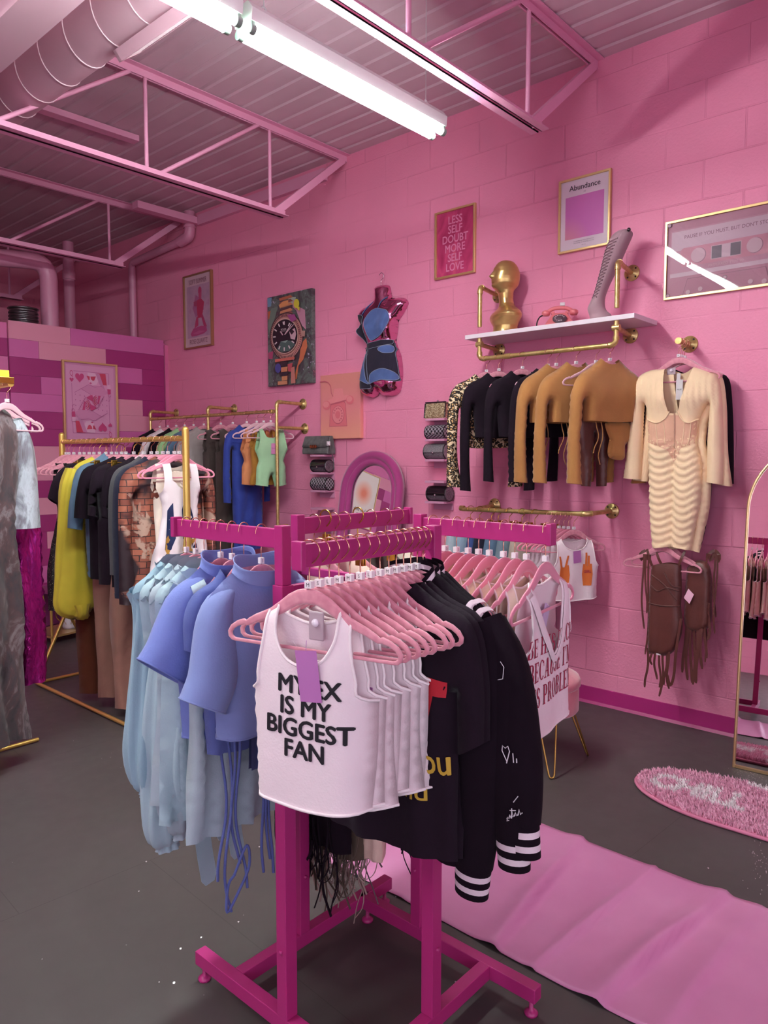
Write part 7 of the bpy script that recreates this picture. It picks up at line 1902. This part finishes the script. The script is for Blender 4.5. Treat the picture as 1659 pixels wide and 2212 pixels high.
# ================================================================ long wall rail in the back corner
KX, KZ = WX-.3, 1.865+PR-.098
gK = 'garments on the long wall rail in the corner'
def ex_logo(T, C, sg):
    mb = MB(); mb.text('LOVER', .05, C.on(sg, .002, u0=.05, w0=-.26), 0, bold=.02); mb.text('ANGEL', .05, C.on(sg, .002, u0=.05, w0=-.32), 0, bold=.02); mb.build('lettering', M_blkp, T)
def ex_mint(T, C, sg): price(T, C, sg, .0, -.17, .05, .085, 'luxe', 0, mat('pink price card', '#d884b8', .6))
def ex_leo(T, C, sg): price(T, C, sg, .05, -.2, .06, .08, None, 0, M_lil)
romp = mir([(0, -.13, 'o'), (.055, -.12, 'o'), (.082, -.05, 's'), (.105, -.055, 'o'), (.115, -.15, 'o'), (.14, -.24, 's'), (.115, -.31, 's'), (.135, -.36, 's'), (.14, -.50, 'o'), (.03, -.515, 's'), (.012, -.44, 's'), (0, -.42, 's')])
back_list = [
 (4.66, 'romper', 'mint green rib two-piece with a pink card, nearest on the corner rail', 'romper', F_mint, (romp, romp), ex_mint, 'w'),
 (4.75, 'mustard_camisole', 'mustard rib top behind the mint set on the corner rail', 'top', F_must, straps(si=.07, so=.10, bw=.13, waist=.115, hem=.135, L=.5, tz=-.14), None, 'w'),
 (4.84, 'orange_set', 'apricot rib crop top and shorts on the corner rail', 'outfit', F_oran, (romp, romp), None, 'w'),
 (4.97, 'blue_jumpsuit', 'cobalt blue long-sleeved jumpsuit on the corner rail', 'jumpsuit', F_cob, longs(sh=.19, out=.235, cz=-.65, hem=.14, L=1.05, ch=.15), None, 'w'),
 (5.16, 'charcoal_dress', 'charcoal brown sleeveless long dress on the corner rail', 'dress', F_char, tank(so=.14, si=.085, ch=.17, hem=.2, L=1.08, nd=.08), ex_leo, 'p'),
 (5.33, 'charcoal_dress', 'second charcoal long dress on the corner rail', 'dress', F_char, tank(so=.14, si=.085, ch=.17, hem=.2, L=1.08, nd=.08), None, 'p'),
 (5.58, 'grey_tee', 'pale grey tee with black lettering on the corner rail', 't-shirt', F_gry2, tee(L=.62), ex_logo, 'p'),
 (5.74, 'blue_shirt', 'dusty blue top behind the lettered tee on the corner rail', 'top', F_denim, tee(L=.66), None, 'p'),
 (5.88, 'green_shirt', 'pale green draped top on the corner rail', 'top', fabric('pale green', '#9fc98f', .8), tee(L=.6, nd=.09), None, 'p'),
 (6.02, 'black_shirt', 'black top on the corner rail beyond the green one', 'top', F_black, tee(L=.6), None, 'p'),
 (6.16, 'white_tee', 'white graphic tee toward the far end of the corner rail', 't-shirt', F_white, tee(L=.6), None, 'p'),
 (6.30, 'black_shirt', 'black top at the far end of the corner rail', 'top', F_black, tee(L=.62), None, 'p')]
for i, (y, nm, lab, cat, m, cut, ex, hk) in enumerate(back_list):
    r = math.radians(-8+rnd.uniform(-5, 5)); hang(hk, KX, y, KZ, r, 'pink hanger on the long corner wall rail, %s from its near post' % ORD[i], 'hangers on the long wall rail in the corner')
    wear(nm, lab, cat, (KX, y, KZ), r, gK, m, cut, Cloth(T0=.01, T1=.032, fold=.008, lam=.12, ph=i, bumps=((-.06, -.2, .05, .015), (.06, -.2, .05, .015)) if i in (0, 2) else ()), .028, F_mint if i == 0 else None, ex)

# ================================================================ left edge: tie-dye dress, foil jumpsuit
EZ = LZ+.0145-.098
gE = 'garments on the gold rail at the left edge'
def ex_tie(T, C, sg):
    for s in (-1, 1):
        mb = MB(); limb(mb, [(s*.165, 0, -.08, .05, .04), (s*.20, -.01, -.2, .075, .05), (s*.205, -.012, -.42, .08, .055), (s*.20, -.014, -.60, .095, .06)], 0, 28, .05, 5, s); mb.build('wide_sleeve', M_tie2 if s > 0 else M_tie, T)
hang('w', LXR, 3.63, EZ, .38, 'pale pink hanger at the left edge holding the tie-dye dress', 'hangers at the left edge')
wear('tie_dye_dress', 'long brown and grey tie-dye satin dress at the left edge', 'dress', (LXR-.10, 3.63, EZ), .46, gE, M_tie, mir([(0, -.03, 'o'), (.05, -.015, 'o'), (.08, -.01, 's'), (.175, -.08, 's'), (.165, -.3, 's'), (.15, -.55, 's'), (.17, -1.0, 's'), (.18, -1.4, 's'), (.215, -1.64, 'o'), (0, -1.60, 'o')]) and (mir([(0, -.03, 'o'), (.05, -.015, 'o'), (.08, -.01, 's'), (.175, -.08, 's'), (.165, -.3, 's'), (.15, -.55, 's'), (.17, -1.0, 's'), (.18, -1.4, 's'), (.215, -1.64, 'o'), (0, -1.60, 'o')]),)*2, Cloth(T0=.014, T1=.06, R=.07, fold=.016, lam=.14, ph=.6), .035, None, ex_tie)
hang('w', LXR, 3.76, EZ, .08, 'pale pink hanger at the left edge with thin straps looped over it', 'hangers at the left edge')
def ex_foil(T, C, sg):
    for s in (-1, 1):
        mb = MB(); mb.tube(catmull([np.array(p) for p in ((s*.10, -.012, -.20), (s*.125, -.004, -.12), (s*.135, 0, -.06), (s*.14, .01, -.09), (s*.11, .012, -.2))], .015), .004, 6); mb.build('shoulder_strap', M_foil, T)
jf = mir([(0, -.22, 'o'), (.08, -.20, 'o'), (.105, -.19, 'o'), (.13, -.25, 's'), (.125, -.40, 's'), (.165, -.6, 's'), (.165, -1.0, 's'), (.17, -1.38, 'o'), (.03, -1.39, 's'), (.02, -1.0, 's'), (.006, -.7, 's'), (0, -.68, 's')])
wear('foil_jumpsuit', 'magenta metallic jumpsuit with thin straps behind the tie-dye dress', 'jumpsuit', (LXR+.03, 3.76, EZ), .05, gE, M_foil, (jf, jf), Cloth(T0=.012, T1=.05, R=.06, fold=.014, lam=.10, ph=2), .032, None, ex_foil)
hang('w', LXR, 3.84, EZ, .1, 'pale pink empty hanger at the left edge, behind the others', 'hangers at the left edge')
T = thing('ribbon_tag', 'bright yellow card clipped to the gold rail at the left edge', 'tag', (LXR-.02, 3.585, LZ+.02))
MB().bx((-.05, -.004, -.01), (.015, .0, .04)).build('card', mat('yellow card', '#e3d23a', .5), T); MB().bx((-.03, -.008, -.02), (.035, .008, .01)).build('bulldog_clip', M_gclip, T, bevel=.002)

# a small gilt table with a vase, seen between the legs of the gold rail
B0 = pl(112, 1384, 'z', 0)
T = thing('side_table', 'small gilt two-tier table behind the gold rail', 'side table', (B0.x+.12, B0.y+.05, 0), .2)
for sx, sy in ((-1, -1), (1, -1), (-1, 1), (1, 1)): MB().tube([(sx*.22, sy*.16, 0), (sx*.22, sy*.16, .44)], .011, 8).build('leg', M_gr, T)
for z in (.065, .42):
    mb = MB(); mb.bx((-.23, -.17, z-.008), (.23, .17, z+.008)); mb.build('tier', mat('gilt tray', '#d9bd7a', .3, .7) if z < .2 else mat('plum tray', '#7a2f62', .4), T)
MB().bx((-.21, .14, .09), (.21, .15, .40)).build('back_panel', mat('plum tray'), T)
T2 = thing('white_vase', 'white vase in a wire basket on the lower tier of the gilt table', 'vase', (B0.x+.17, B0.y+.03, .073))
MB().lathe([(0, 0), (.055, 0), (.062, .02), (.066, .12), (.06, .2), (.05, .235), (.045, .235), (.05, .19), (.0, .18)], 20).build('vase_body', mat('white ceramic', '#d9cfd6', .3), T2)
mb = MB()
for k in range(10):
    a = 2*PI*k/10; mb.tube([(.03*math.cos(a), .03*math.sin(a), .005), (.11*math.cos(a), .11*math.sin(a), .10), (.12*math.cos(a), .10*math.sin(a), .26)], .002, 4)
mb.tube([(.12*math.cos(a), .10*math.sin(a), .26) for a in np.linspace(0, 2*PI, 25)[:-1]], .003, 5, closed=True); mb.build('wire_basket', M_gclip, T2)
# ================================================================ light and view
YL = 2.315
for i, x0 in enumerate((1.80, 0.57, -0.66, -1.89)):
    strip_light(x0, YL, ['white twin-tube strip light, lit, ending near the wall', 'white twin-tube strip light running on from the first toward the duct', 'lit twin-tube strip light, third of the row', 'lit twin-tube strip light, last of the row'][i])
w = bpy.data.worlds.new('world'); SC.world = w; w.use_nodes = True
w.node_tree.nodes['Background'].inputs[0].default_value = (0.9, 0.85, 1.0, 1)
w.node_tree.nodes['Background'].inputs[1].default_value = 0.0
SC.view_settings.view_transform = 'Standard'
SC.view_settings.look = 'None'
SC.view_settings.gamma = 1.0
SC.view_settings.use_curve_mapping = False
SC.view_settings.exposure = 1.8
cy = SC.cycles
cy.max_bounces = 7; cy.diffuse_bounces = 5; cy.glossy_bounces = 4; cy.transmission_bounces = 4; cy.transparent_max_bounces = 6
cy.sample_clamp_indirect = 6.0
cy.use_denoising = True
cy.use_adaptive_sampling = True
cy.adaptive_threshold = 0.02
cy.caustics_reflective = False; cy.caustics_refractive = False
